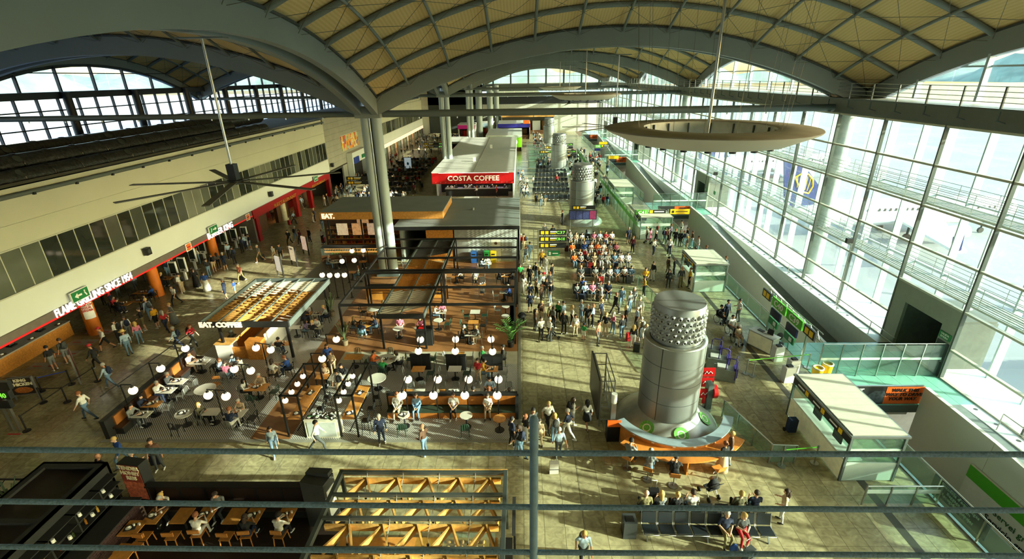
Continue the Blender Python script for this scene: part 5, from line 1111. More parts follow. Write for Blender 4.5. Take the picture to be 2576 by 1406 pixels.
# far glazed scaffold box, signs beyond the third tower
for k, (x0, y0) in enumerate(((1.2, 104), (1.4, 96))):
    t = T('glass_enclosure', 'steel framed glass enclosure %s the third tower' % ('just beyond', 'beside')[k], 'enclosure', (x0, y0, 0))
    for x in (0, 3.6):
        for y in (0, 3): MB().box(x-.06, x+.06, y-.06, y+.06, 0, 3.4).build('post', ALU, t)
    for z in (1.1, 2.2, 3.4): MB().box(0, 3.6, -.05, .05, z-.05, z+.05).box(0, 3.6, 2.95, 3.05, z-.05, z+.05).build('rail', ALU, t)
    MB().box(.06, 3.54, -.01, .01, .1, 3.3).build('pane', GLASS_G, t)
for k, (px, py, Y) in enumerate(((1375, 410, 94), (1430, 412, 94), (1385, 392, 100), (1425, 376, 104))):
    gg = GY(px, py, Y); totem((gg.x, Y, 0), 'black direction sign with green gate numbers, %s beyond the empty seats' % ('first', 'second', 'third', 'fourth')[k], ['C36', ''][:1+k % 2], 2.6)
lb = T('water_poster', 'blue bordered lit poster with a water drop beside the crowded seats', 'poster', (G(1028, 430).x, G(1028, 430).y, 0)); MB().box(-.75, .75, -.06, .06, .3, 2.6).build('frame', mat('poster_blue', '22384A', .5), lb); MB().box(-.65, .65, -.08, -.06, .4, 2.5).build('print', mat('poster_pale', 'C9DCE4', .5, emit=.35), lb); MB().ell((0, -.09, 1.4), (.2, .01, .28)).build('drop_print', mat('drop_blue', '2A7AB0', .5), lb)
for k, (px, py, Y) in enumerate(((912, 468, 70), (1090, 352, 108))):
    gg = GY(px, py, Y); totem((gg.x, Y, 0), 'wide black and yellow direction sign %s' % ('behind the EAT. roof', 'over the far crowded seats')[k], ['C30', 'C31'], 4.2)
# ================================================================ FOOD COURT FURNITURE
GRNCH = mat('dark_green_chair', '2F4A3C', .45, var=.08); SILCH = mat('silver_chair', 'A9ABA6', .35, .7, var=.05); BLKCH = mat('black_chair', '1E1F20', .5); BEECH = mat('beech_chair', 'B8793A', .5, var=.15, scale=12)
def chair_proto(m, slats, kind):
    t = link('cafe_chair', None); t['category'] = 'chair'
    if kind == 'wood':
        MB().box(-.21, .21, -.21, .21, .43, .46).build('seat', m, t); MB().box(-.22, .22, -.24, -.2, .66, .84).build('backrest', m, t)
    else:
        MB().box(-.21, .21, -.2, .2, .43, .45).build('seat', m, t)
        MB().sweep([(-.2, -.2, .45), (-.19, -.25, .82), (-.1, -.26, .86), (.1, -.26, .86), (.19, -.25, .82), (.2, -.2, .45)], .016, 6).build('back_frame', m, t)
        for k in range(slats): x = -.11+.22*k/max(1, slats-1); MB().box(x-.02, x+.02, -.255, -.235, .47, .84).build('back_slat', m, t)
    for x in (-.18, .18):
        for y in (-.17, .17): MB().beam((x, y, .43), (x*1.15, y*1.2, 0), .03, .03).build('leg', m, t)
    return t
PROTO = {}
CHN = {'g': ('dark green metal', GRNCH, 3, 'm'), 's': ('silver slatted metal', SILCH, 4, 'm'), 'k': ('black metal', BLKCH, 2, 'm'), 'w': ('light wooden', BEECH, 0, 'wood')}
NUM = {}
def chair(code, p, rz, zone, how):
    nm, m, sl, kd = CHN[code]; label = '%s cafe chair %s %s' % (nm, how, zone); grp = 'cafe chairs %s' % zone
    if code not in PROTO:
        o = chair_proto(m, sl, kd); PROTO[code] = o; o.location = p; o.rotation_euler = (0, 0, rz); tag(o, label, None, grp)
    else: dup(PROTO[code], p, rz, label, grp)
TWH = mat('white_table_top', 'D4D0C2', .35, var=.05); TOR = mat('orange_table_top', 'C98A42', .4, var=.15, scale=7); TDK = mat('dark_table_top', '3A3634', .4)
TABM = {}
def table(kind, p, w, d, zone, laden):
    name = {'w': 'white rectangular', 'o': 'orange wood rectangular', 'R': 'round white', 'r': 'round wooden', 'k': 'dark rectangular'}[kind]
    t = T('cafe_table', '%s table %s %s' % (name, 'with meal trays' if laden else 'with bare top', zone), 'table', (p.x, p.y, .02), group='cafe tables %s' % zone)
    key = (kind, w, d); m = {'w': TWH, 'o': TOR, 'R': TWH, 'r': TOR, 'k': TDK}[kind]
    if key not in TABM:
        TABM[key] = (MB().cyl((0, 0, .7), (0, 0, .735), w, n=28) if kind in 'Rr' else MB().box(-w/2, w/2, -d/2, d/2, .7, .735)).mesh('table_top', m), MB().cyl((0, 0, .02), (0, 0, .7), .04, n=10).mesh('pedestal', BLKCH), (MB().cyl((0, 0, 0), (0, 0, .025), .24, n=18)).mesh('base', BLKCH)
    for nm, me in zip(('table_top', 'pedestal', 'base'), TABM[key]): link(nm, me, t)
    return t
TRAYM = [MB().box(-.2, .2, -.14, .14, 0, .015).box(-.2, .2, -.14, -.125, .015, .03).box(-.2, .2, .125, .14, .015, .03).mesh('tray_board', mat('tray_dark', '3A332E', .5)), MB().cyl((0, 0, 0), (0, 0, .012), .1, n=14).mesh('plate', WHITE), MB().cyl((0, 0, 0), (0, 0, .09), .03, .04, n=10).mesh('cup', WHITE), MB().ell((0, 0, .03), (.07, .05, .03), 8, 5).mesh('napkin', mat('paper_white', 'E8E4DA', .7))]
def tray(p, zone, rz):
    t = T('meal_tray', 'dark tray with plate and cup on a table %s' % zone, 'tray', p, rz, 'meal trays %s' % zone)
    link('tray_board', TRAYM[0], t); link('plate', TRAYM[1], t, (-.05, 0, .016)); link('cup', TRAYM[2], t, (.13, .05, .016)); link('napkin', TRAYM[3], t, (-.04, .01, .03))
def cup(p, zone):
    t = T('paper_cup', 'white paper cup on a table %s' % zone, 'cup', p, group='paper cups %s' % zone); link('body', TRAYM[2], t); MB().cyl((0, 0, .09), (0, 0, .1), .042, n=10).build('lid', WHITE, t)
SEATED = []      # (position of the seat, facing, colours, zone, pose)
SIDES = {'L': (-1, 0, -PI/2), 'R': (1, 0, PI/2), 'F': (0, -1, 0), 'B': (0, 1, PI)}
def tables(ox, oy, sc_, zone, rows):
    for ln in rows.strip().splitlines():
        f = ln.split(); x, y = float(f[0]), float(f[1]); kind = f[2]; w, d = float(f[3]), float(f[4]); laden = f[5] == '1'
        p = G(ox+x/sc_, oy+y/sc_, .75); table(kind, p, w, d, zone, laden)
        if laden: tray(Vector((p.x-.08, p.y, .757)), zone, random.uniform(-.5, .5)); cup(Vector((p.x+.2, p.y+.13, .757)), zone)
        for s in f[6:]:
            side, code = s[0], s[1]; dx, dy, rz = SIDES[side]; hw = (w if kind in 'Rr' else w/2); hd = (w if kind in 'Rr' else d/2)
            occ = s[3:] if len(s) > 2 else None; gap = .2 if occ else .3
            c = Vector((p.x+dx*(hw+gap), p.y+dy*(hd+gap), .02)); jit = random.uniform(-.12, .12)
            if code != '-': chair(code, c, rz+jit, zone, 'taken' if occ else 'standing empty')
            if occ: SEATED.append((Vector((c.x, c.y, 0)), rz+jit, occ, zone, 'T2' if laden else random.choice(('T1', 'T3', 'T2'))))
ZA = 'near the booth wall'; ZB = 'beside the lamp rows'; ZC = 'under the near pergola'; ZD = 'under the rear pergola'; ZE = 'beside the coffee counter'
tables(450, 760, 3.8, ZA, """
200 568 w 1.0 .6 1 L-:w,be Rk
490 612 w 1.0 .7 1 Lk:lb,n Fs:p,b Bk:lb,n Rs:w,be
925 597 w 1.1 .6 0 Fk:w,be Rk:bl,n
745 812 o 1.2 .7 1 Ls:w,k Fg Rg Bk:be,be
250 828 R .55 0 0 Ls Bw
45 1062 R .42 0 1 Fk Rs
318 1045 w .8 .6 0 Lk:ol,k
540 1060 w 1.0 .7 1 Fs:n,w Bs:be,k Rk""")
tables(0, 820, 3.27, ZA, """
1170 725 w .8 .55 1 L-:g,dg
1250 640 o .9 .55 1 L-:n,k Rs
1375 528 w .8 .55 1 L-:w,n Rs
1465 453 w .9 .6 1 L-:dg,k Rs""")
tables(450, 760, 3.8, ZE, """
985 390 o 1.1 .6 1 Fs:k,n
1115 238 w 1.1 .5 0 Rs
1300 238 w 1.0 .5 1 Lk:pu,b Fs:k,k Bk:w,k
1330 105 w .8 .5 1 Rk:g,n
1215 105 o .8 .5 1 Bk:w,k Fk:k,n""")
tables(450, 760, 3.8, ZB, """
1370 710 o .7 .5 0 Bk:be,k Rs
1540 715 w 1.2 .6 0 Rs Bk:k,k""")
tables(850, 760, 3.8, ZB, """
455 545 R .6 0 1 Fg:gn,k Ls:o,b Rk:w,k Bg
150 522 o 1.1 .6 0 Bg Rg
372 725 R .52 0 0
770 637 o .75 .6 0 Ls Rg
790 505 w .75 .5 0 Lg Rg
1118 635 w .75 .6 0 Ls Rg
1150 495 o .75 .5 0 Ls Rs
1470 637 o .75 .6 1 Rs Ls:y,b
1480 500 w .75 .5 0 Lg:gn,k Rk:k,k
665 862 o .5 .6 0 Bs
772 860 w .6 .6 0 Bs
975 862 o .5 .6 0 F-:lb,n Bs
1105 862 w .6 .6 1 Bs
1305 855 w .6 .6 0 F-:g,k Bs
1450 850 k .6 .6 1 F-:lb,k Bk:lb,be
1640 865 w .6 .6 1 F-:w,k Bs
630 1077 R .3 0 1 Fg
1225 1080 R .32 0 0 Fg
1543 1110 r .32 0 0""")
tables(850, 760, 3.8, ZC, """
340 58 R .5 0 0 Lk Rk:w,b
250 205 r .6 0 1 Lk:k,b Rk:n,b Fg:n,b
958 172 R .33 0 0 Rg
575 250 R .36 0 0 B-:p,w
780 247 R .36 0 0 B-:p,k
1312 90 w .7 .6 0 Lg Rg
1295 187 o .7 .5 0 Lg Rk
1265 300 w .7 .6 1 Lk:k,k Rs:g,be
1603 38 R .28 0 0 Ls
1600 130 R .28 0 0
990 90 w .7 .6 1 Lk:w,b Bs:p,k""")
tables(800, 450, 3.515, ZD, """
150 728 R .5 0 1 Lk:g,b Rk:k,k
395 730 o .7 .5 0 Bk:k,k
300 822 o .7 .5 0 Rk:g,b
1215 850 o .6 .5 1 Rk:w,k Ls
1390 845 w .6 .5 0 Fk:w,be Rs
1495 748 w .8 .5 1 Bs:w,b Ls:lb,k
1660 855 o .8 .5 1 Lk:k,k Rk:k,k
1450 930 o .6 .5 1 Fs Bs
1640 1000 w .6 .5 0 Rk:bl,k Ls
820 720 w .6 .5 0 Ls Rs""")
tables(0, 450, 2.812, 'inside the burger restaurant', """
870 880 o 1.2 .7 1 Lk:r,k Fk:k,n
1010 800 o 1.2 .7 1 Rk:bl,k Lk
1170 700 o 1.2 .7 0 Fk:k,k Bk
980 860 o .8 .6 1 Rk:n,b""")
# ---------------------------------------------------------------- bench divider, booths and high tables
tan = mat('pine_bench', 'B06A2A', .5, var=.2, scale=5)
bd_ = T('long_booth', 'long black backed booth bench with wooden panel facing the walkway', 'bench', (-3.7, 20.9, .02))
MB().box(-3.5, 3.4, .35, .55, 0, 1.15).build('back_wall', MBLACK, bd_); MB().box(-3.4, 3.3, .28, .35, .5, 1.0).build('back_panel', tan, bd_); MB().box(-3.4, 3.3, -.25, .28, .38, .46).build('seat_pad', mat('green_pad', '2A3A2C', .6), bd_); MB().box(-3.4, 3.3, -.2, .3, 0, .38).build('seat_base', tan, bd_); MB().box(3.3, 3.45, -.3, .55, 0, 1.0).build('end_panel', MBLACK, bd_)
for x, y, c in ((560, 1045, 'w,be'), (745, 1040, 'b,b'), (1100, 1045, 'w,k'), (1430, 1040, 'w,be')): g = G(850+x/3.8, 760+y/3.8, .5); SEATED.append((Vector((g.x, 20.95, 0)), PI, c, 'on the long booth bench', 'T1'))
rear = T('rear_bench', 'low black bench backing the long booth on the lamp row side', 'bench', (-3.7, 21.75, .02)); MB().box(-3.5, 3.4, -.15, .25, .38, .46).build('seat_pad', MBLACK, rear); MB().box(-3.4, 3.3, -.1, .2, 0, .38).build('seat_base', MBLACK, rear)
for k, (x0, y0) in enumerate(((790, 575), (1130, 580), (1480, 580))):
    g = G(850+x0/3.8, 760+y0/3.8, .5); t = T('booth_divider', 'small black booth divider under a twin globe lamp, %s in the row' % ('first', 'middle', 'last')[k], 'partition', (g.x, g.y, .02)); MB().box(-.6, .6, -.08, .08, 0, 1.0).build('panel', MBLACK, t); MB().box(-.62, .62, -.1, .1, 1.0, 1.04).build('cap', BLACK, t)
def globe_mesh(r): return MB().ell((0, 0, 0), r, 20, 12).mesh('globe', BULB)
GL2, GL1 = globe_mesh(.21), globe_mesh(.14)
CAPM = MB().cyl((0, 0, .17), (0, 0, .26), .09, .06, n=10).mesh('cap', BLACK); CAPS = MB().cyl((0, 0, .12), (0, 0, .18), .05, n=8).mesh('cap', BLACK)
def lamp(ox, oy, sc_, x, y, label, px=0.0, py=0.0, zg=1.95, group='globe lamps of the food court', z0=.02):
    """globe lamp whose pole stands px,py away from the globe"""
    g = G(ox+x/sc_, oy+y/sc_, zg); t = T('globe_lamp', label, 'lamp', (g.x+px, g.y+py, z0), group=group)
    MB().cyl((0, 0, 0), (0, 0, .02), .14, n=14).build('base', BLACK, t); MB().box(-.025, .025, -.025, .025, .02, zg+.36-z0).build('pole', BLACK, t); MB().beam((0, 0, zg+.35-z0), (-px, -py, zg+.35-z0), .04, .04).build('arm', BLACK, t)
    link('globe', GL2, t, (-px, -py, zg-z0)); link('cap', CAPM, t, (-px, -py, zg-z0)); MB().cyl((-px, -py, zg+.25-z0), (-px, -py, zg+.35-z0), .015, n=6).build('stem', BLACK, t)
def lamp2(ox, oy, sc_, a, b, label, zg=1.95, z0=.02, group='globe lamps of the food court'):
    p, q = G(ox+a[0]/sc_, oy+a[1]/sc_, zg), G(ox+b[0]/sc_, oy+b[1]/sc_, zg); c = (p+q)/2; t = T('twin_globe_lamp', label, 'lamp', (c.x, c.y, z0), group=group)
    MB().box(-.025, .025, -.025, .025, 0, zg+.36-z0).build('pole', BLACK, t); MB().beam((p.x-c.x, p.y-c.y, zg+.35-z0), (q.x-c.x, q.y-c.y, zg+.35-z0), .04, .04).build('arm', BLACK, t)
    for e in (p, q): link('globe', GL2, t, (e.x-c.x, e.y-c.y, zg-z0)); link('cap', CAPM, t, (e.x-c.x, e.y-c.y, zg-z0))
for x, y, l in ((1525, 185, 'farthest along the booth wall'), (1322, 350, 'at the middle of the booth wall'), (1095, 530, 'nearest the end of the booth wall')): lamp(0, 820, 3.27, x, y, 'single globe lamp on a black pole %s' % l, px=-.55, group='globe lamps along the booth wall')
for x, y, l in ((1505, 355, 'beside the potted plant on the walkway'), (1370, 540, 'above the high table frame on the walkway')): lamp(450, 760, 3.8, x, y, 'single globe lamp on a bent black pole %s' % l, px=-.6)
for a, b, l in (((530, 640), (686, 655), 'in the middle of the checks'), ((280, 890), (450, 900), 'above the round white table'), ((737, 437), (877, 455), 'in front of the coffee counter')): lamp2(450, 760, 3.8, a, b, 'twin globe lamp on a black crossbar %s' % l)
for k, (a, b) in enumerate((((770, 467), (790, 358)), ((1122, 468), (1125, 355)), ((1478, 472), (1463, 355)))): lamp2(850, 760, 3.8, a, b, 'twin globe lamp over a booth divider, %s in the row' % ('first', 'middle', 'last')[k], group='twin lamps over the booth dividers')
for k, (a, b) in enumerate((((617, 890), (670, 738)), ((913, 890), (955, 738)), ((1213, 890), (1250, 738)), ((1522, 890), (1535, 738)))): lamp2(850, 760, 3.8, a, b, 'twin globe lamp rising from the long booth, %s in the row' % ('first', 'second', 'third', 'fourth')[k], group='twin lamps over the long booth')
for k, (x, y) in enumerate(((300, 637), (400, 632), (212, 728), (320, 720), (37, 850), (103, 852), (170, 852), (234, 850))): lamp(800, 450, 3.515, x, y, 'single globe lamp %s %s' % (('first', 'second', 'third', 'fourth')[k % 4], 'before the EAT. food counter' if k < 4 else 'over the orange high table'), px=.35, zg=2.0, group='globe lamps before the food counter')
for k, x in enumerate((-11.25, -8.6)):
    t = T('high_table', 'orange high table under a frame of small globes, %s the walkway' % ('nearest', 'farther from')[k], 'table', (x, 19.2, .02)); MB().box(-.32, .32, .1, 2.9, 1.05, 1.1).build('table_top', TOR, t)
    for xx in (-.45, .4):
        for y in (.1, 2.9): MB().box(xx-.04, xx+.04, y-.04, y+.04, 0, 2.5).build('post', BLACK, t)
    MB().box(-.45, -.37, .1, 2.9, 2.42, 2.5).box(.36, .44, .1, 2.9, 2.42, 2.5).build('top_rail', BLACK, t); MB().box(-.45, .4, .06, .14, 2.42, 2.5).box(-.45, .4, 2.86, 2.94, 2.42, 2.5).build('cross_rail', BLACK, t); MB().box(-.02, .02, .15, 2.9, .3, .34).build('foot_rail', BLACK, t)
    for q in range(4): link('globe', GL1, t, (-.41, .4+q*.7, 1.95)); link('cap', CAPS, t, (-.41, .4+q*.7, 1.95)); MB().cyl((-.41, .4+q*.7, 2.1), (-.41, .4+q*.7, 2.42), .012, n=5).build('cord', BLACK, t)
    for q in range(2): tray(Vector((x-.02, 19.7+q*1.7, 1.127)), '%s under globes' % ('nearest the walkway', 'beside the tray station')[k], .2+q)
    for q in range(3):
        s = T('high_stool', 'black metal high stool at the %s high table' % ('walkway', 'tray station')[k], 'stool', (x+.75, 19.6+q*.95, .02), .1*q, 'high stools at the globe frame tables'); MB().box(-.18, .18, -.18, .18, .74, .77).build('seat', BLKCH, s); MB().box(.14, .18, -.18, .18, .8, 1.0).build('backrest', BLKCH, s)
        for a in (-.15, .15):
            for b in (-.15, .15): MB().beam((a, b, .74), (a*1.3, b*1.3, 0), .025, .025).build('leg', BLKCH, s)
        MB().box(-.18, .18, -.19, -.17, .3, .32).build('footrest', BLKCH, s)
ts_ = T('tray_station', 'cream tray return station heaped with trays and bottles', 'cabinet', (-9.93, 19.2, .02)); MB().box(-.82, .82, 0, .6, 0, 1.05).build('cabinet', mat('cream_cabinet', 'DCD8C4', .5), ts_); MB().box(-.7, .7, -.02, 0, .1, .95).build('door_panel', mat('tile_print', 'C0C6C4', .4), ts_); MB().box(-.83, .83, -.03, .62, 1.05, 1.08).build('top', mat('cream_cabinet'), ts_)
for k in range(7): tray(Vector((-10.5+k*.19, 19.42+(k % 2)*.16, 1.102+.032*(k % 3))), 'heaped on the tray return station', k*.7)
for k in range(9):
    g_ = Vector((-10.55+k*.15, 19.35+(k % 3)*.14, 1.2)); t = T('bottle', '%s bottle lying on the tray return station' % ('green glass', 'clear plastic', 'white plastic')[k % 3], 'bottle', g_, k*.9, 'bottles on the tray return station'); m = mat('bottle_mix_%d' % (k % 3), ('2E6A3A', 'B8C4C8', 'E8E6E0')[k % 3], .2)
    MB().cyl((0, 0, .03), (.16, 0, .03), .03, n=8).build('body', m, t); MB().cyl((.16, 0, .03), (.22, 0, .03), .012, n=6).build('neck', m, t)
# orange high table at the back, coffee boards
t = T('coffee_board', 'orange notice board lettered COFFEE FIRST beside the slatted canopy', 'sign', G(1107, 752)); MB().box(-.6, .6, -.04, .04, .1, 1.15).build('board', mat('board_amber', 'C98A3A', .5), t); text('COFFEE\nFIRST', .26, t, (0, -.05, .65), FRONT, BLACK, off=.01)
for x in (-.64, .64): MB().box(x-.04, x+.04, -.06, .06, 0, 1.2).build('frame', BLACK, t)
g = G(965, 757); t = T('amber_bar', 'amber bar front with printed lines and dark worktop under the near pergola', 'counter', (g.x+.1, g.y+.3, .02)); MB().box(-1.5, 1.5, -.1, .4, 0, 1.0).build('front', mat('board_amber'), t); MB().box(-1.5, 1.5, -.1, .7, 1.0, 1.05).build('worktop', MBLACK, t)
for k in range(2): MB().box(-1.2, 1.1, -.12, -.1, .55+k*.2, .62+k*.2).build('print_line', DWOOD, t)
g = G(1070, 870); t = T('waste_unit', 'tall black waste unit at the front of the near pergola', 'bin', (g.x, g.y+.3, .02)); MB().box(-.55, .5, -.3, .35, 0, 1.15).build('cabinet', MBLACK, t); MB().box(-.4, -.05, -.1, .3, 1.15, 1.2).build('red_flap', RED, t); MB().box(.1, .45, -.1, .3, 1.15, 1.17).build('top_slot', BLACK, t)
# plants
LEAF = mat('palm_leaf', '4E7A36', .6, var=.3, scale=4); LEAF2 = mat('grey_green_leaf', '7A8F6A', .6, var=.2)
def plant(px, py, label, h, n, r, m, stiff=False):
    g = G(px, py); t = T('potted_plant', label, 'plant', g); MB().cyl((0, 0, 0), (0, 0, .4), .17, .23, n=16).lathe([(.23, .4), (.2, .4), (.2, .34)], 16).build('pot', mat('pot_charcoal' if not stiff else 'pot_clay', '2C2A28' if not stiff else '7A6A52', .6), t); MB().disc((0, 0, .36), .2, 14).build('soil', DWOOD, t)
    for k in range(n):
        a = 2*PI*k/n*2.4+random.random()*.4; L = h*random.uniform(.7, 1.05); b = MB(); out = r*random.uniform(.6, 1.1); pts = []
        for q in range(6):
            f = q/5; pts.append(Vector((math.cos(a)*out*f**1.5, math.sin(a)*out*f**1.5, .36+L*(f-.35*f*f*(0 if stiff else 1)))))
        if stiff:
            for p, q in zip(pts, pts[1:]): b.beam(p, q, .06, .008)
        else:
            b.sweep(pts, .008, 4); d = Vector((-math.sin(a), math.cos(a), 0))
            for q in range(1, 6):
                for s in (-1, 1):
                    for e in (0, .5):
                        c = pts[q-1].lerp(pts[q], e+.25); tip = c+d*s*.24+(pts[q]-pts[q-1])*.8+Vector((0, 0, -.05)); w_ = Vector((0, 0, .025)); b.add([c-w_, c+w_, tip], [(0, 1, 2)])
        b.build('frond', m, t)
plant(1285, 872, 'tall potted palm at the corner of the near pergola', 2.3, 16, .9, LEAF); plant(869, 868, 'small spiky plant in a clay pot beside the walkway lamp', 1.3, 16, .5, LEAF2, True); plant(836, 795, 'small spiky potted plant at the canopy corner', 1.4, 14, .5, LEAF2, True)
g = G(2288, 1180, -4.6); 
t = T('potted_plant', 'potted shrub standing in the near void', 'plant', (18.6, 16.2, -4.6)); MB().cyl((0, 0, 0), (0, 0, .9), .4, .5, n=16).build('pot', WHITE, t); b = MB()
for k in range(90): a, r_ = random.random()*6.3, random.random()*.6; z = random.uniform(.9, 2.2); b.add([(r_*math.cos(a), r_*math.sin(a), z), (r_*math.cos(a)+.12, r_*math.sin(a), z+.15), (r_*math.cos(a), r_*math.sin(a)+.12, z+.25)], [(0, 1, 2)])
tag(b.build('foliage', LEAF, t), kind='stuff')
# ================================================================ DARK RIB RESTAURANT AND ITS KIOSK
DKF = mat('dark_restaurant_floor', '241A14', .5, var=.3, scale=2)
rf = tag(MB().box(-20, -7.2, 4, 15.1, 0, .02).build('floor_restaurant', DKF), 'dark timber floor of the rib restaurant', kind='structure')
lw = T('restaurant_booth', 'dark low wall and booth bench along the edge of the rib restaurant', 'partition', (-12.0, 14.9, .02)); MB().box(-3.4, 3.3, 0, .2, 0, 1.15).build('wall', mat('very_dark_wood', '2A1A12', .6, var=.2), lw); MB().box(-3.5, 3.4, -.05, .25, 1.15, 1.22).build('cap_rail', BLACK, lw); MB().box(-3.3, 3.2, -.5, 0, .38, .46).build('seat_pad', mat('dark_leather', '3A2A20', .5), lw); MB().box(-3.3, 3.2, -.45, 0, 0, .38).build('seat_base', MBLACK, lw)
for k in range(7): MB().box(-3.2+k*1.05, -3.1+k*1.05, -.02, .0, .5, 1.15).build('rail_post', BLACK, lw)
tables(400, 1150, 5.152, 'in the dark rib restaurant', """
300 755 o .62 .75 0 Fw
600 750 o .62 .75 1 Fw:w,w
980 760 o .62 .75 0 Fw
1220 760 o .62 .75 1 Fw:k,n
1640 760 o .62 .75 1 Fw:st,k
-60 760 o .62 .75 1 Fw B-:br,k""")
tables(0, 1090, 4.45, 'beside the dark brick bar', """
1480 1060 o .7 .7 1 Fw
1330 1390 o .7 .7 0 Bw""")
SEATED.append((Vector((G(580, 1240, .5).x, 14.6, 0)), PI, 'g,dg', 'in the dark rib restaurant', 'T2')); SEATED.append((Vector((G(448, 1240, .5).x, 14.6, 0)), PI, 'st,k', 'in the dark rib restaurant', 'T2'))
bs_ = T('bar_shelf', 'black bar shelf unit with enamel mugs and bottles at the rib restaurant', 'shelf', (-17.3, 9.5, .02))
MB().box(-1.9, -1.8, 0, 5.4, 0, 2.5).box(.6, .7, 0, 5.4, 1.2, 2.5).build('side_frame', MBLACK, bs_); MB().box(-1.9, .7, 5.3, 5.4, 0, 2.5).build('end_frame', MBLACK, bs_); MB().box(-1.9, -1.6, 0, 5.4, 2.4, 2.5).box(.4, .7, 0, 5.4, 2.4, 2.5).box(-1.6, .4, 5.1, 5.4, 2.4, 2.5).box(-1.6, .4, 2.5, 2.7, 2.4, 2.5).build('top_frame', MBLACK, bs_); MB().box(-1.8, .6, 0, 5.3, 2.2, 2.25).build('top_panel', mat('bar_top_brown', '2E2620', .6), bs_)
for z in (1.25, 1.7, 2.1): MB().box(.7, 1.1, .2, 5.2, z-.03, z).build('shelf_board', MBLACK, bs_)
for y in (1.0, 2.1, 3.2, 4.3): MB().box(.7, 1.1, y-.03, y+.03, 1.25, 2.1).build('shelf_divider', MBLACK, bs_)
for z in (1.66,): MB().box(.75, .8, .3, 2.6, z, z+.02).build('copper_light', mat('copper_strip', 'FF9A50', .4, emit=2, var=0), bs_)
MUG = MB().cyl((0, 0, 0), (0, 0, .14), .06, n=12).mesh('body', WHITE)
for k, (y, z) in enumerate(((.5, 1.71), (1.5, 1.71), (1.8, 1.26), (2.4, 1.71), (2.9, 1.26), (3.5, 1.71), (3.9, 1.26), (4.6, 1.71), (.6, 1.26), (4.8, 1.26))):
    m = T('mug', 'white enamel mug on the black bar shelf', 'mug', (-16.4, 9.5+y, z+.02), 0, 'mugs on the bar shelf'); link('body', MUG, m); MB().sweep([(.05, 0, .03), (.1, 0, .04), (.1, 0, .1), (.05, 0, .11)], .01, 5).build('handle', WHITE, m)
for k in range(8):
    m = T('bottle', 'dark bottle on the black bar shelf', 'bottle', (-16.35, 9.75+k*.55, 1.28), 0, 'bottles on the bar shelf'); MB().cyl((0, 0, 0), (0, 0, .2), .04, n=9).build('body', BOT[k % 4], m); MB().cyl((0, 0, .2), (0, 0, .29), .015, n=6).build('neck', BOT[k % 4], m)
for k in range(6):
    m = T('paper_stack', 'white folded paper bag standing on the bar counter', 'paper bag', (-15.75, 9.2+k*.28, 1.1), .1*k, 'paper bags on the bar counter'); MB().box(-.1, .1, -.09, .09, 0, .28).build('bag', WHITE, m); MB().box(-.1, .1, -.09, -.05, .28, .33).build('flap', WHITE, m)
bw_ = T('brick_bar', 'low bar wall of dark purple bricks under the bar shelf', 'wall', (-15.45, 9.3, .02)); MB().box(-.3, 0, 0, 5.2, 0, 1.0).build('core', mat('pale_joint', 'A9968E', .8), bw_); MB().box(-.75, .08, 0, 5.2, 1.0, 1.06).build('worktop', MBLACK, bw_)
_bk = MB().box(0, .03, 0, .235, 0, .085).mesh('brick', mat('purple_brick', '3A2424', .7, var=.3, scale=6))
for r in range(10):
    for c in range(21):
        y = c*.25+(.12 if r % 2 else 0)
        if y < 4.95: link('brick', _bk, bw_, (.0, y, .005+r*.099))
cr = T('wooden_crate', 'small slatted wooden crate on the bar counter', 'crate', (-15.85, 10.9, 1.09))
for k in range(4): MB().box(-.15, .15, -.2, -.18, .02+k*.07, .07+k*.07).build('slat', PALEWOOD, cr); MB().box(-.15, .15, .18, .2, .02+k*.07, .07+k*.07).build('slat', PALEWOOD, cr)
MB().box(-.15, .15, -.2, .2, 0, .02).build('base', PALEWOOD, cr)
rb_ = T('rib_totem', 'brown lit totem lettered TENDER HONEY RIBS with a picture of ribs', 'sign', (-16.1, 15.25, 0), math.radians(-8)); MB().box(-.5, .5, -.12, .3, 0, 2.15).build('cabinet', MBLACK, rb_)
MB().box(-.46, .46, -.14, -.12, 1.25, 2.1).build('title_panel', mat('rib_brown', '6A2E1E', .5, emit=.25), rb_); MB().box(-.46, .46, -.14, -.12, .35, 1.25).build('rib_picture', mat('rib_picture', '9A5030', .5, emit=.2, var=.7, scale=9), rb_)
text('TENDER\nHONEY\nRIBS', .26, rb_, (0, -.15, 1.72), FRONT, mat('cream_print'), off=.008)
fp = T('fence_planter', 'black steel lattice fence with agave and warm strip lights', 'fence', (-20.9, 13.6, 0))
for x, y in ((-1.4, 0), (1.4, 0), (-1.4, 1.6), (1.4, 1.6)): MB().box(x-.03, x+.03, y-.03, y+.03, 0, 1.3).build('post', BLACK, fp)
for z in (.6, 1.3): MB().box(-1.4, 1.4, 1.57, 1.63, z-.03, z+.03).box(-1.43, -1.37, 0, 1.6, z-.03, z+.03).box(1.37, 1.43, 0, 1.6, z-.03, z+.03).build('rail', BLACK, fp)
for k in range(4): MB().beam((-1.4+k*.7, 1.6, .6), (-.7+k*.7, 1.6, 1.3), .03, .03).build('lattice', BLACK, fp)
MB().box(-1.3, 1.3, .3, 1.4, 0, .7).build('trough', MBLACK, fp); MB().box(-1.3, 1.3, .25, .3, .6, .64).build('light_strip', MATS['warm_strip'], fp)
for k in range(14): a = k*2.4; MB().beam((0, .9, .7), (.55*math.cos(a), .9+.45*math.sin(a), 1.35+.2*(k % 3)), .07, .01).build('agave_leaf', LEAF2, fp)
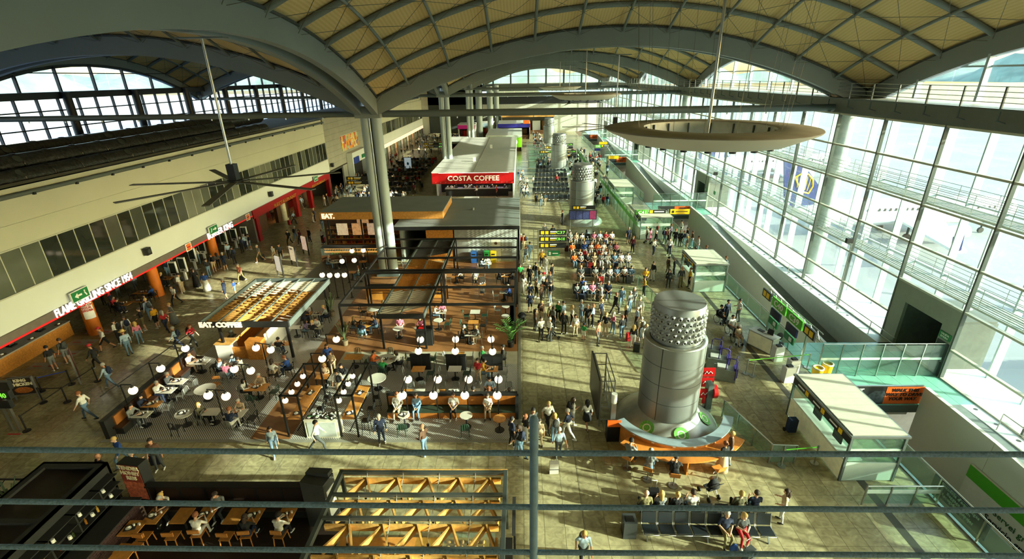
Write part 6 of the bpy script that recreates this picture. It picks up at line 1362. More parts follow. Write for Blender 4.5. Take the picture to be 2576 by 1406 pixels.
gt_ = T('dark_totem', 'dark grey slanted menu totem beside the timber truss pergola', 'sign', (-8.0, 14.3, .02), math.radians(-12)); MB().box(-.5, .5, -.35, .35, 0, 2.3).build('cabinet', mat('totem_grey', '3A3A36', .6), gt_); MB().beam((-.5, .2, 2.3), (.5, .2, 2.45), .3, .15).build('crest', mat('totem_grey'), gt_); MB().box(.5, .53, -.25, .25, .6, 1.9).build('lit_face', WHITE, gt_)
# timber truss pergola
tp = T('truss_pergola', 'steel framed pergola with zigzag pine trusses over the rib restaurant kiosk', 'pergola', (-3.75, 14.0, .02)); Z = 2.88
for x in (-3.1, 3.08): MB().box(x-.07, x+.07, -6, .1, Z-.2, Z).build('side_beam', DSTEEL, tp)
YS = [0, -1.05, -2.05, -3.2, -4.4]
for y in YS: MB().box(-3.03, 3.0, y-.05, y+.05, Z-.08, Z+.02).build('cross_beam', DSTEEL, tp)
MB().box(-3.2, 3.15, .1, .14, Z-.3, Z).build('edge_board', PALEWOOD, tp)
for r in range(4):
    y0, y1 = YS[r]-.12, YS[r+1]+.1
    MB().box(-2.95, 2.9, y0-.04, y0+.04, Z-.45, Z-.2).build('pine_chord', PALEWOOD, tp); MB().cyl((-2.9, y0+.07, Z-.1), (2.9, y0+.07, Z-.1), .02, n=6).build('conduit', CHROME, tp)
    for k in range(5):
        x = -2.7+k*1.15; MB().beam((x, y1, Z-.3), (x+.57, y0, Z-.34), .06, .3).build('truss_diagonal', PALEWOOD, tp); MB().beam((x+.6, y0, Z-.3), (x+.98, y1, Z-.34), .06, .3).build('truss_diagonal', PALEWOOD, tp)
    for k in range(4): x = -2.1+k*1.35; MB().sweep([(x, y0+.1, Z+.02), (x, y0, Z-.2), (x-.05, y0-.25, Z-.5), (x-.05, y0-.3, Z-.75)], .02, 6).build('spot_arm', CHROME, tp); MB().cyl((x-.05, y0-.3, Z-.9), (x-.05, y0-.3, Z-.72), .045, n=8).build('spot_head', BLACK, tp)
for x in (-3.1, 3.08):
    for y in (0, -3.2): MB().box(x-.06, x+.06, y-.06, y+.06, 0, Z-.2).build('post', DSTEEL, tp)
kc_ = T('kiosk_counter', 'orange counter with glass food display under the truss pergola', 'counter', (-3.75, 12.3, .02)); MB().box(-2.9, 2.8, -.4, .3, 0, 1.0).build('front', WOOD, kc_); MB().box(-2.9, 2.8, -.5, .4, 1.0, 1.05).build('worktop', TOR, kc_); MB().box(.9, 2.7, -.3, .3, 1.05, 1.4).build('glass_display', GLASS_G, kc_); MB().box(-2.9, 2.8, -2.4, -1.6, 0, .95).build('rear_bench', mat('kitchen_steel', '6A625A', .4, .5), kc_)
for k in range(10):
    p = (-5.6+(k % 5)*1.0, 10.05+(k//5)*.4, .985); m = T('food_box', '%s food container on the kiosk back bench' % ('white plastic', 'brown card', 'red plastic')[k % 3], 'container', p, .2*k, 'food containers under the truss pergola'); MB().box(-.14, .14, -.1, .1, 0, .16).build('body', [WHITE, PALEWOOD, RED][k % 3], m); MB().box(-.15, .15, -.11, .11, .16, .18).build('lid', [WHITE, PALEWOOD, RED][k % 3], m)
for k in range(12):
    m = T('bread_roll', 'glossy bread roll in the glass food display', 'bread', (-2.7+(k % 6)*.25, 12.25+(k//6)*.22, 1.08), k, 'bread rolls in the glass food display'); MB().ell((0, 0, .05), (.09, .06, .05), 8, 6).build('roll', mat('bread', 'C98B4A', .6), m)
sp = T('speaker_column', 'tall slim black post with brackets beside the truss pergola', 'post', (-.35, 12.9, 0)); MB().box(-.06, .06, -.9, .5, 2.0, 2.3).build('slim_box', MBLACK, sp); MB().box(-.04, .04, -.04, .04, 0, 2.0).build('post', BLACK, sp); MB().box(-.5, -.06, -.8, -.3, .1, 1.2).build('cabinet', BLACK, sp)
# ================================================================ PEOPLE
SKINS = [mat('skin_%d' % i, c, .55, var=.06) for i, c in enumerate(('D9A583', 'C98F6C', 'E2B597', 'A8714E'))]
HAIRS = {'d': ('3A2A20', 'dark'), 'k': ('1C1714', 'black'), 'b': ('C9A660', 'blond'), 'g': ('A8A49C', 'grey'), 'r': ('8A5230', 'auburn')}
COLS = {'w': ('E2E0DA', 'white'), 'k': ('1B1B1E', 'black'), 'n': ('1F2A44', 'navy'), 'b': ('6C8AA6', 'denim'), 'bl': ('2A4F9A', 'blue'), 'lb': ('A3BAD0', 'pale blue'), 'g': ('7D8080', 'grey'), 'dg': ('45494A', 'dark grey'),
        'gn': ('2E9A50', 'green'), 'r': ('B5242A', 'red'), 'y': ('D9A21E', 'yellow'), 'o': ('D9641E', 'orange'), 'p': ('D87A98', 'pink'), 'br': ('5A4030', 'brown'), 'be': ('BFA98A', 'beige'), 'kh': ('7E7650', 'khaki'), 'ol': ('5E5A40', 'olive'),
        'pu': ('8A7AA6', 'lilac'), 'co': ('C87A62', 'coral'), 'ma': ('6A2430', 'maroon'), 'st': ('C9C4BA', 'striped'), 'cr': ('D9C09A', 'cream')}
def cloth(c): return mat('cloth_'+c, COLS[c][0], .85, var=.15, scale=9)
SHOE = [mat('shoe_white', 'E6E6E2', .6), mat('shoe_dark', '2A2624', .6)]; EYEM = mat('eye_dark', '1A1210', .3); LIP = mat('lip', '9A5048', .5)
def limb_set(pose, fem):
    """tapered limbs of a 1.75 m figure facing +Y: (p, rp, q, rq, slot)"""
    sh, hp, wa = (.155, .1, .085) if fem else (.18, .085, .105)
    seated = pose[0] == 'T'; V = Vector; L = []
    pel = V((0, 0, .56 if seated else .95)); lean = {'T2': .22, 'T1': -.06, 'T3': .02, 'S2': .06}.get(pose, 0.0)
    def up(z, x=0, y=0): return V((pel.x+x, pel.y+y+lean*z, pel.z+z))
    nk = up(.50); hd = up(.69, 0, .03+lean*.1)
    L += [(up(0, -hp), .115, up(0, hp), .115, 2), (up(.06, -hp*.8), .11, up(.06, hp*.8), .11, 2), (up(.14, -.05), wa+.01, up(.14, .05), wa+.01, 1), (up(.1, 0, .02), wa+.02, up(.3, 0, .02), .11, 1)]
    L += [(up(.34, -.08, .01), .115, up(.34, .08, .01), .115, 1), (up(.44, -sh, 0), .062, up(.44, sh, 0), .062, 1), (up(.3, -.06), .11, up(.42, -.05), .09, 1), (up(.3, .06), .11, up(.42, .05), .09, 1)]
    if fem: L += [(up(.32, -.07, .09), .06, up(.32, .07, .09), .06, 1)]
    L += [(up(.46), .058, up(.58, 0, .015), .052, 0), (hd+V((0, -.012, .03)), .1, hd+V((0, -.005, -.02)), .095, 0), (hd+V((0, .035, -.075)), .062, hd+V((0, .045, -.05)), .066, 0), (hd+V((0, .1, -.02)), .018, hd+V((0, .118, -.045)), .02, 0)]
    for s in (-1, 1): L.append((hd+V((s*.1, -.005, -.01)), .022, hd+V((s*.102, -.01, -.04)), .016, 0))
    # legs
    for s in (-1, 1):
        h = V((s*hp, 0, pel.z-.03))
        if seated: k = V((s*.12, .44, .52)); a = V((s*.13, .42+(.06 if s > 0 else -.06), .09))
        elif pose == 'S2': k = V((s*.09, .22*s+.06, .52)); a = V((s*.08, .34*s-(.02 if s > 0 else .1), .1 if s > 0 else .16))
        elif pose == 'S5': k = V((s*.1, .02, .5)); a = V((s*.11, .0, .09))
        else: k = V((s*.1, .03+.02*s, .5)); a = V((s*.13, -.02+.05*s, .09))
        L += [(h, .09, k, .062, 2), (k, .06, k.lerp(a, .35)+V((0, -.012, 0)), .055, 5), (k.lerp(a, .35)+V((0, -.012, 0)), .055, a, .04, 5), (a+V((0, -.03, -.035)), .042, a+V((s*.02, .15, -.05)), .036, 3), (a, .04, a+V((0, 0, -.03)), .042, 3)]
    # arms
    hands = []
    for s in (-1, 1):
        S = up(.44, s*(sh+.015))
        if pose == 'S1': e, w_ = S+V((s*.06, -.03, -.28)), S+V((s*.08, .06, -.52))
        elif pose == 'S2': e, w_ = S+V((s*.06, -.12*s-.02, -.26)), S+V((s*.07, -.16*s+.1, -.47))
        elif pose == 'S3': e, w_ = (S+V((s*.07, .0, -.28)), S+V((-s*.05, .27, -.2))) if s > 0 else (S+V((s*.07, -.02, -.28)), S+V((s*.02, .2, -.36)))
        elif pose == 'S4': e, w_ = (S+V((s*.08, -.1, -.26)), S+V((s*.12, -.22, -.48))) if s > 0 else (S+V((s*.06, -.02, -.28)), S+V((s*.06, .1, -.5)))
        elif pose == 'S5': e, w_ = S+V((s*.1, -.02, -.27)), S+V((-s*.08, .2, -.3))
        elif pose == 'T1': e, w_ = S+V((s*.07, .03, -.27)), V((s*.08, .3, .66))
        elif pose == 'T2': e, w_ = S+V((s*.1, .14, -.22)), V((s*.1, .48, .8))
        else: e, w_ = S+V((s*.08, .08, -.26)), S+V((-s*.07, .3, -.18))
        L += [(S, .056, e, .045, 1), (e, .044, w_, .03, 4)]
        d = (w_-e).normalized(); pm = w_+d*.075; L.append((w_, .03, pm, .034, 0)); hands.append((w_, pm, d, s))
    return L, hd, hands
POSES = {}
_tmp = []
for pose in ('S1', 'S2', 'S3', 'S4', 'S5', 'T1', 'T2', 'T3'):
    for fem in (0, 1):
        L, hd, hands = limb_set(pose, fem); b = MB()
        for p, rp, q, rq, s in L:
            d = q-p
            if d.length > .005: b.cyl(p, q, rp, rq, n=14)
            b.ell(p, rp, 14, 9); b.ell(q, rq, 14, 9)
        for lod, vox in ((0, .021), (1, .06)):
            o = bpy.data.objects.new('figure', b.mesh('figure', [])); COL.objects.link(o); m = o.modifiers.new('r', 'REMESH'); m.mode = 'VOXEL'; m.voxel_size = vox; m.use_smooth_shade = True
            if not lod: sm = o.modifiers.new('s', 'SMOOTH'); sm.factor = .5; sm.iterations = 3
            _tmp.append((pose, fem, lod, o, L, hd, hands))
_dg = bpy.context.evaluated_depsgraph_get()
def seg_near(c, L):
    best, bs = 9e9, 0
    for p, rp, q, rq, s in L:
        d = q-p; l2 = d.length_squared; t = 0 if l2 < 1e-9 else max(0, min(1, (c-p).dot(d)/l2)); dd = (c-p-d*t).length-(rp+(rq-rp)*t)
        if dd < best: best, bs = dd, s
    return bs
for pose, fem, lod, o, L, hd, hands in _tmp:
    me = bpy.data.meshes.new_from_object(o.evaluated_get(_dg)); vs = [v.co.copy() for v in me.vertices]; fs = [tuple(p.vertices) for p in me.polygons]
    b = MB(); sl = [seg_near(sum((vs[i] for i in f), Vector())/len(f), L) for f in fs]
    b.v = [tuple(v) for v in vs]; b.f = fs; b.m = sl; b.s = [True]*len(fs)
    if not lod:
        for s in (-1, 1): b.ell(hd+Vector((s*.036, .085, .012)), (.014, .01, .009), 6, 4, m=6)
        b.ell(hd+Vector((0, .098, -.078)), (.024, .008, .006), 6, 4, m=7)
        for w_, pm, d, s in hands:
            side = d.cross(Vector((0, 0, 1))); side = (side if side.length > .2 else Vector((0, 1, 0))).normalized(); nn = side.cross(d).normalized()
            for k in range(4):
                r0 = pm+d*.02+side*(.014*(k-1.5)); ln = (.055, .066, .06, .045)[k]; b.sweep([r0, r0+d*ln*.55-nn*.006, r0+d*ln*.9-nn*.022], [.0085, .008, .006], 5, 0)
            r0 = w_+d*.03+side*(.026*-s); b.sweep([r0, r0+side*(-s*.025)+d*.02, r0+side*(-s*.032)+d*.045], [.01, .009, .007], 5, 0)
    nm = b.mesh('person', [SKINS[0], cloth('w'), cloth('k'), SHOE[1], SKINS[0], cloth('k'), EYEM, LIP]); POSES[(pose, fem, lod)] = (nm, hd)
    bpy.data.objects.remove(o); bpy.data.meshes.remove(me)
# hair, hats, skirts
def hair_mesh(kind):
    b = MB(); e = MB().ell((0, -.012, .012), (.112, .122, .128), 16, 12)
    keep = []
    for f in e.f:
        c = sum((Vector(e.v[i]) for i in f), Vector())/len(f)
        low = {'short': -.03, 'long': -.2, 'bun': -.05}[kind]
        if (c.z > .055 and c.y < .1) or (c.y < .012 and c.z > low) : keep.append(f)
    b.add(e.v, keep, 0, True)
    if kind == 'long':
        b.sweep([(0, -.06, .05), (0, -.1, -.08), (0, -.1, -.2), (0, -.11, -.3)], [.09, .085, .08, .04], 10)
        for s in (-1, 1): b.sweep([(s*.085, -.02, .04), (s*.1, -.02, -.06), (s*.09, -.03, -.18)], [.04, .035, .015], 7)
    if kind == 'bun': b.ell((0, -.13, .06), .05, 8, 6)
    return b.mesh('hair', mat('hair_base', '3A2A20', .7))
HM = {k: hair_mesh(k) for k in ('short', 'long', 'bun')}
HAT = MB().lathe([(.21, .06), (.13, .07), (.115, .09), (.1, .17), (0, .185)], 20).mesh('hat', mat('straw', 'D9B870', .8, var=.2, scale=30))
CAPX = MB().lathe([(.122, .04), (.12, .09), (.08, .14), (0, .155)], 16); CAPX.beam((0, .1, .05), (0, .2, .045), .15, .012); CAPM2 = CAPX.mesh('cap', mat('cap_base', 'D9D6CC', .7))
SKIRT = MB().lathe([(.15, 1.02), (.19, .92), (.22, .75), (.24, .58), (.23, .58), (.2, .75)], 20).mesh('skirt', mat('cloth_k'))
LSK = MB().lathe([(.15, 1.02), (.2, .9), (.26, .5), (.3, .14), (.29, .14), (.25, .5)], 20).mesh('skirt', mat('cloth_k'))
def oset(o, i, m): o.material_slots[i].link = 'OBJECT'; o.material_slots[i].material = m
PV = {'S1': 'standing', 'S2': 'walking', 'S3': 'holding a phone', 'S4': 'pulling luggage', 'S5': 'hands folded', 'T1': 'sitting', 'T2': 'leaning forward', 'T3': 'with a phone'}
NP = [0]
def person(p, rz, pose, top, bot, zone, fl='', hair=None, z=0.0):
    """fl: F female, X shorts, L long sleeves, B backpack, H straw hat, C cap, S skirt, D long dress, P suitcase"""
    NP[0] += 1; fem = int('F' in fl); me, hd = POSES[(pose, fem, 0)]; sk = random.choice(SKINS[:3] if random.random() < .9 else SKINS)
    o = bpy.data.objects.new('person', me); COL.objects.link(o); o.location = (p[0], p[1], z); o.rotation_euler = (0, 0, rz)
    sc_ = random.uniform(.93, .98) if fem else random.uniform(.98, 1.04)
    if 'K' in fl: sc_ = .72
    o.scale = (sc_, sc_, sc_)
    tm, bm = cloth(top), cloth(bot); oset(o, 0, sk); oset(o, 1, tm); oset(o, 2, bm); oset(o, 3, random.choice(SHOE)); oset(o, 4, tm if 'L' in fl else sk); oset(o, 5, sk if ('X' in fl or 'S' in fl) else bm)
    hc = hair or random.choice('ddkkbgr'); wear = {'S': 'skirt', 'D': 'skirt', 'X': 'shorts'}; ww = next((v for k, v in wear.items() if k in fl), 'trousers')
    if hc != '-':
        h = link('hair', HM['long' if fem and random.random() < .7 else 'bun' if fem else 'short'], o, hd); oset(h, 0, mat('hair_'+hc, HAIRS[hc][0], .7, var=.2, scale=40))
    if 'H' in fl: link('hat', HAT, o, hd)
    if 'C' in fl: c = link('cap', CAPM2, o, hd); oset(c, 0, cloth(random.choice(('w', 'n', 'r'))))
    if 'S' in fl: s = link('skirt', SKIRT, o); oset(s, 0, bm)
    if 'D' in fl: s = link('skirt', LSK, o); oset(s, 0, bm)
    extra = ' in straw hat,' if 'H' in fl else ' in cap,' if 'C' in fl else ''
    tag(o, ('person%s %s top, %s %s, %s %s' if extra else 'person%s in %s top, %s %s, %s %s') % (extra, COLS[top][1], COLS[bot][1], ww, PV[pose], zone), 'person', 'people %s' % zone)
    if 'B' in fl: backpack(o, hd, p, rz, pose, zone, sc_, z)
    if 'P' in fl:
        d = Vector((-math.sin(rz), math.cos(rz), 0)); r_ = Vector((math.cos(rz), math.sin(rz), 0)); luggage((p[0]-d.x*.45+r_.x*.32, p[1]-d.y*.45+r_.y*.32, z), rz, random.choice(('k', 'n', 'dg', 'r', 'k')), zone)
    return o
BPM = [MB().ell((0, 0, .25), (.16, .1, .25), 12, 8).mesh('bag', cloth('k')), MB().ell((0, -.09, .17), (.12, .05, .12), 10, 6).mesh('pocket', cloth('k')), MB().sweep([(-.1, .08, .45), (-.11, .2, .42), (-.11, .22, .2), (-.1, .08, .08)], .018, 5).mesh('strap', BLACK), MB().sweep([(.1, .08, .45), (.11, .2, .42), (.11, .22, .2), (.1, .08, .08)], .018, 5).mesh('strap', BLACK)]
def backpack(o, hd, p, rz, pose, zone, sc_, z):
    c = random.choice(('k', 'k', 'n', 'g', 'dg')); y0 = hd.y-.24; zz = (hd.z-.62)*sc_+z; t = T('backpack', '%s backpack worn by a person %s' % (COLS[c][1], zone), 'backpack', (p[0]-math.sin(rz)*y0*sc_, p[1]+math.cos(rz)*y0*sc_, zz), rz, 'backpacks %s' % zone)
    for k, me in enumerate(BPM):
        q = link(me.name.split('.')[0], me, t)
        if k < 2: oset(q, 0, cloth(c))
LGM = [MB().box(-.2, .2, -.12, .12, .06, .62).mesh('shell', cloth('k')), MB().sweep([(-.11, .1, .62), (-.11, .12, 1.0), (.11, .12, 1.0), (.11, .1, .62)], .012, 5).mesh('handle', CHROME), MB().cyl((-.18, 0, .035), (.18, 0, .035), .035, n=8).mesh('wheel', BLACK), MB().box(-.21, .21, -.13, -.12, .3, .33).box(-.21, .21, .12, .13, .3, .33).mesh('zip_band', BLACK)]
def luggage(p, rz, c, zone):
    t = T('suitcase', '%s wheeled suitcase with raised handle %s' % (COLS[c][1], zone), 'suitcase', p, rz, 'suitcases %s' % zone)
    for k, me in enumerate(LGM):
        q = link(me.name.split('.')[0], me, t)
        if k == 0: oset(q, 0, mat('case_'+c, COLS[c][0], .4))
def people(ox, oy, sc_, zone, rows):
    for ln in rows.strip().splitlines():
        f = ln.split(); g = G(ox+float(f[0])/sc_, oy+float(f[1])/sc_); fl = f[6] if len(f) > 6 else ''
        person((g.x, g.y), math.radians(float(f[3])), f[2], f[4], f[5], zone, fl.replace('-', ''), f[7] if len(f) > 7 else None)
# --- seated at tables and booths
for k, (c, rz, occ, zone, pose) in enumerate(SEATED):
    top, bot = occ.split(','); fem = 'F' if k % 2 else ''
    d = Vector((-math.sin(rz), math.cos(rz), 0)); pos = c-d*.04
    person((pos.x, pos.y), rz, pose, top, bot, zone, fem+random.choice(('', 'L')), z=.02)
# --- lit poster stands along the cafe rail
for k, (px, py) in enumerate(((707, 695), (742, 668), (771, 640))):
    g = G(px, py); t = T('lit_poster', 'lit food poster on a black rail before the EAT. counter, %s' % ('nearest the slatted canopy', 'in the middle', 'nearest the food counter')[k], 'poster', (g.x, g.y, 0), math.radians(-35)); MB().box(-.45, .45, -.05, .05, .5, 1.9).build('light_box', mat('poster_glow_%d' % k, ('F2E8D8', 'E8D2B0', 'E9C8B0')[k], .5, emit=.5, var=.4, scale=5), t); MB().box(-.5, -.45, -.06, .06, 0, 2.0).box(.45, .5, -.06, .06, 0, 2.0).build('frame', BLACK, t)
    if k == 1: fit(text('EAT.', 1, t, (0, -.07, 1.7), FRONT, BLACK, off=.02), .5, .16)
g = G(450+910/3.8, 760+330/3.8); person((g.x+.25, g.y), -PI/2, 'T1', 'dg', 'k', 'against the white counter screen', 'L', z=.02)
# --- burger restaurant queue
ZQ = 'in the burger queue'
people(0, 450, 2.812, ZQ, """
395 1352 S1 75 k g X
485 1300 S1 80 dg g XB
705 1345 S2 100 k k CL
765 1212 S2 150 w k XC
925 1245 S1 60 lb b HL
1000 1165 S1 40 p b F b
858 1162 S3 90 w k B
925 1128 S1 60 w g B
1032 1070 S3 120 k kh XL
1122 1055 S1 80 y k X
1075 1000 S1 70 lb b BL
1190 1085 S2 60 r n F
1240 1030 S5 150 g g D
1255 895 S2 170 w k B
1275 1208 S2 100 lb n BL
1378 1188 S2 -100 r dg FB
1302 803 S3 80 w be B
1390 755 S1 60 k k L""")
people(0, 820, 3.27, 'beside the booth wall', """
930 515 S2 95 lb b BL
745 770 S2 95 w b""")
people(450, 760, 3.8, ZB, """
1545 905 S1 40 w be B
1488 690 S3 170 be be F
1450 640 S1 -150 bl k B""")
people(850, 760, 3.8, ZB, '1345 775 S3 160 r be F')
ZK = 'near the ordering kiosks'
people(400, 400, 3.124, ZK, """
190 1052 S3 70 w be -
305 1012 S3 40 k k DL
385 1043 S1 20 bl w D
402 925 S3 60 k b -
440 888 S1 60 k be XB
528 872 S3 50 n n XB
478 865 S3 40 g k F
600 825 S3 60 dg k BL
560 790 S1 50 lb k -
660 738 S3 60 g k B
690 715 S3 70 lb n -
725 712 S1 120 k b X
655 968 S2 170 co kh LP
800 808 S2 150 g kh XP
915 803 S2 170 w be F
965 800 S2 -160 dg k -
535 1102 S1 100 n n XL
605 1062 S1 90 bl b KX
1032 682 S2 175 k k -
1080 648 S2 0 g b B
1120 672 S2 160 ma k FP
1190 660 S4 150 k k L
1230 495 S1 100 n k -
1215 500 S1 120 be w KF
1288 552 S1 60 dg b F
1292 668 S4 160 w k P g
1350 612 S4 170 k dg P
1398 598 S2 170 br k L
1065 512 S2 -90 lb k FP
1305 372 S1 150 w w F
1130 392 S2 60 lb g -
1440 292 S2 120 bl b -""")
ZF = 'between cafe and rib restaurant'
people(0, 0, 1, ZF, """
405 1182 S1 -165 br dg P
318 1172 S2 160 bl b L b
356 1215 S3 -30 dg b P
276 1222 S1 -20 k k - -
694 1142 S2 -150 lb b FL
804 1135 S2 -80 w dg L
962 1116 S1 -160 n n L g
1070 1145 S3 60 br b L -
1288 1122 S1 -60 n k -
1308 1148 S2 60 k b B""")
ZT = 'on paving before silver tower'
people(1280, 950, 3.083, ZT, """
88 600 S1 20 k b FB
128 500 S3 -60 k w F
188 470 S1 -150 dg k L
302 405 S2 -160 w k -
236 535 S1 170 be cr F
352 492 S1 10 w b FB b
458 468 S2 60 n w - g
492 362 S3 -80 w w FB
602 388 S2 10 w k FS
570 1450 S2 180 lb k B""")
_o = person((G(1405, 1152).x, G(1405, 1152).y), math.radians(10), 'S4', 'lb', 'dg', ZT, '', 'g')
luggage(G(1393, 1190), .05, 'st', ZT)
people(1500, 700, 2.556, 'at the charging desk', """
800 1245 S1 20 k cr FD r
842 1190 S1 70 br b L""")
for i, (c, b_) in enumerate((('g', 'k'), ('g', 'b'), ('k', 'k'))):
    g, rz = STOOLS[i]; d = Vector((-math.sin(rz), math.cos(rz), 0)); person((g.x, g.y), rz, 'T2', c, b_, 'on a charging desk stool', 'L', z=.2)
people(0, 0, 1, 'beside the beam seat', "1962 1312 S3 60 be w F d")
bg = G(1780, 1330, .45); by = bg.y+.45
for i, (k, c, b_, fl, pose) in enumerate(((5, 'n', 'kh', '', 'T1'), (6, 'dg', 'r', 'F', 'T3'))): person((bg.x-2.48+.31+k*.62-.31, by-.5), PI, pose, c, b_, 'front of near beam seat', fl, 'g' if i == 0 else 'b')
for k, c, b_, fl, hc in ((0, 'kh', 'n', 'X', '-'), (1, 'g', 'n', 'F', 'b'), (2, 'k', 'k', 'F', 'b'), (3, 'w', 'b', '', 'd'), (6, 'ol', 'k', '', 'b'), (7, 'n', 'b', '', 'd')): person((bg.x-2.17+k*.62, by+.5), 0, 'T3' if k % 2 else 'T1', c, b_, 'back of near beam seat', fl, hc)
luggage((bg.x+1.15, by-1.45, 0), .5, 'dg', 'before the near beam seat'); luggage((bg.x-1.6, by+1.3, 0), 0, 'k', 'behind the near beam seat')
t = T('backpack', 'blue backpack standing between the suitcase and the near beam seat', 'backpack', (bg.x+.75, by-1.15, 0)); link('bag', BPM[0], t); oset(t.children[0], 0, cloth('bl')); link('pocket', BPM[1], t)
# --- wheelchairs
def wheelchair(px, py, rz, label):
    g = G(px, py); t = T('wheelchair', label, 'wheelchair', g, rz)
    for s in (-1, 1):
        MB().lathe([(.29, -.02), (.31, 0), (.29, .02), (.27, 0), (.29, -.02)], 24).build('wheel', BLACK, t, (s*.28, -.05, .3)).rotation_euler = (0, PI/2, 0)
        MB().cyl((s*.22-.02, .35, .09), (s*.22+.02, .35, .09), .09, n=12).build('caster', BLACK, t); MB().sweep([(s*.22, -.25, .95), (s*.22, -.2, .5), (s*.22, .25, .5), (s*.2, .4, .15)], .014, 6).build('side_frame', CHROME, t)
    MB().box(-.21, .21, -.2, .25, .44, .47).build('seat', MBLACK, t); MB().box(-.21, .21, -.24, -.2, .47, .9).build('backrest', MBLACK, t); return g
ZW = 'in a wheelchair'
for px, py, rz, l, c, b_, fl in ((1810, 810, 200, 'wheelchair farthest from the silver tower', 'k', 'k', 'L'), (1838, 838, 190, 'wheelchair in the middle of three at the gate barrier', 'w', 'g', ''), (1853, 862, 185, 'wheelchair of the passenger in a pale cap', 'be', 'cr', 'FC')):
    g = wheelchair(px, py, math.radians(rz), l); person((g.x, g.y), math.radians(rz), 'T1', c, b_, ZW, fl)
people(1500, 700, 2.556, 'beside the wheelchairs', """
828 282 S1 -160 n n L
905 275 S3 100 w g -""")
# --- gate queue by the void
ZG = 'in queue beside the void'
people(1600, 540, 7.81, ZG, """
200 545 S1 60 be dg L
270 560 S1 -120 p k F
398 470 S3 90 r k -
335 805 S3 -140 w n L
375 640 S1 100 k k L
548 582 S1 -60 ma b B
612 582 S1 -80 be k L
668 500 S1 60 pu k L
752 602 S1 -30 k k L
850 620 S1 180 k k FL
925 630 S1 60 n b B
875 420 S1 90 w k L
985 560 S1 90 k b -
985 745 S1 60 br be F
1085 640 S3 90 br b -
640 800 S1 150 w n -
612 1165 S1 -70 br ol FL
735 1192 S1 70 k n FL
985 1165 S1 -40 k b BL
1130 968 S1 60 be n F
1200 760 S1 80 w b -
1345 965 S3 80 bl b P
862 1425 S1 180 dg kh L -
1035 1440 S1 90 y k -
168 1420 S3 160 y k -
320 1300 S1 120 k w L
625 1440 S1 160 k k FL
1725 1190 S1 100 lb k -""")
# --- big queue
ZM = 'in queue before silver tower'
people(1300, 730, 7.576, ZM, """
255 425 S1 0 n n X
350 770 S1 -80 br dg FL
460 965 S3 -160 w k L
620 965 S4 -60 w dg - g
610 700 S1 -100 kh k -
470 640 S1 -140 br be B
690 720 S1 -60 g k F
785 600 S1 150 gn k FL
895 838 S1 -20 k k LB g
885 640 S1 60 lb k -
1045 700 S1 -80 w k F
1110 868 S1 170 w cr F
1270 950 S1 -30 gn w XCK
1215 600 S1 -70 lb b - g
1335 700 S1 170 k k L
1435 700 S4 -100 lb k - -
1540 1042 S1 -120 co dg L
1600 600 S1 -130 n k -
1590 320 S1 100 w be F
1685 880 S1 150 k be X
1820 838 S1 -60 p b F
1990 925 S1 20 k b LP
1865 470 S2 -60 k k L
1985 330 S2 160 b b L
2060 700 S1 -90 k k F b
2140 430 S1 30 g b -
2215 335 S3 160 g g FL g
2320 560 S1 150 w be - g
2200 1092 S1 -20 k w FLP b
2345 950 S1 40 be dg B g
2435 1082 S1 -160 w b FL b
2270 740 S1 100 lb k F g""")
people(1300, 560, 7.03, 'in queue beside cafe building', """
490 305 S1 0 g b -
635 328 S2 5 n b XB
75 490 S1 60 ma k L
130 490 S1 60 o be B
165 712 S2 150 lb b FL
232 640 S2 10 b b L
440 800 S1 170 y k L
62 1065 S1 10 gn br L
225 1105 S1 150 k k -
125 1255 S2 10 w w F
335 1035 S1 -60 k b B
395 1100 S3 -80 k b F
505 900 S1 150 w w FL
615 1055 S1 -120 k k -
580 1235 S1 160 g w -
470 1230 S1 -140 w k C
525 1330 S3 170 k dg F
240 1420 S1 5 n n X
345 1330 S1 -60 be k F
435 1440 S1 60 br k FL
590 1420 S1 100 n lb B
2240 1305 S3 90 y k -
2040 545 S1 150 ma n L
1965 372 S1 -170 n n X g""")
# --- busy waiting area, both sides of the five rows
ZS_ = 'in busy seat row %s'
rows_n = 'five four three two one'.split(); pal = ['w', 'w', 'k', 'n', 'g', 'lb', 'p', 'r', 'be', 'st', 'o', 'b', 'dg', 'w', 'bl']
for r, (g, n) in enumerate(ROWP):
    for k in range(n):
        x = g.x-n*.31+.31+k*.62
        if random.random() < .82: person((x, g.y-.05), PI+random.uniform(-.15, .15), random.choice(('T1', 'T1', 'T3')), random.choice(pal), random.choice(('k', 'n', 'be', 'b', 'w', 'g')), ZS_ % rows_n[r], random.choice(('F', '', 'L', 'X', 'FL')))
        if random.random() < .38: person((x, g.y+.95), random.uniform(-.15, .15), 'T1', random.choice(pal), random.choice(('k', 'n', 'b')), ZS_ % rows_n[r], random.choice(('F', '', 'FL')))
    for k in range(2): luggage((g.x-n*.31+random.uniform(.3, n*.28)+k*n*.31, g.y-.75, 0), random.uniform(-.4, .4), random.choice(('k', 'r', 'dg', 'n')), 'before the busy beam seats')
luggage(G(1425, 632), 0, 'ma', 'standing alone beside the busy beam seats')
people(1290, 400, 2.812, 'near the farther tower', """
165 330 S1 0 kh k B
200 332 S1 10 w b F
228 328 S2 0 b be -
40 150 S2 0 g b B
65 150 S2 0 lb k -
145 195 S1 60 w b -
350 465 S3 90 k k L
560 45 S1 0 k k P
640 190 S2 180 k dg -
310 185 S1 160 r k -""")
people(0, 0, 1, 'beside the coffee shop', """
862 488 S2 160 bl k B
882 486 S1 60 w b F
1057 470 S2 10 be dg FP
1043 490 S2 170 ma k -
1150 492 S1 60 k k -
1250 497 S1 100 r k -
1200 496 S3 60 w k F""")
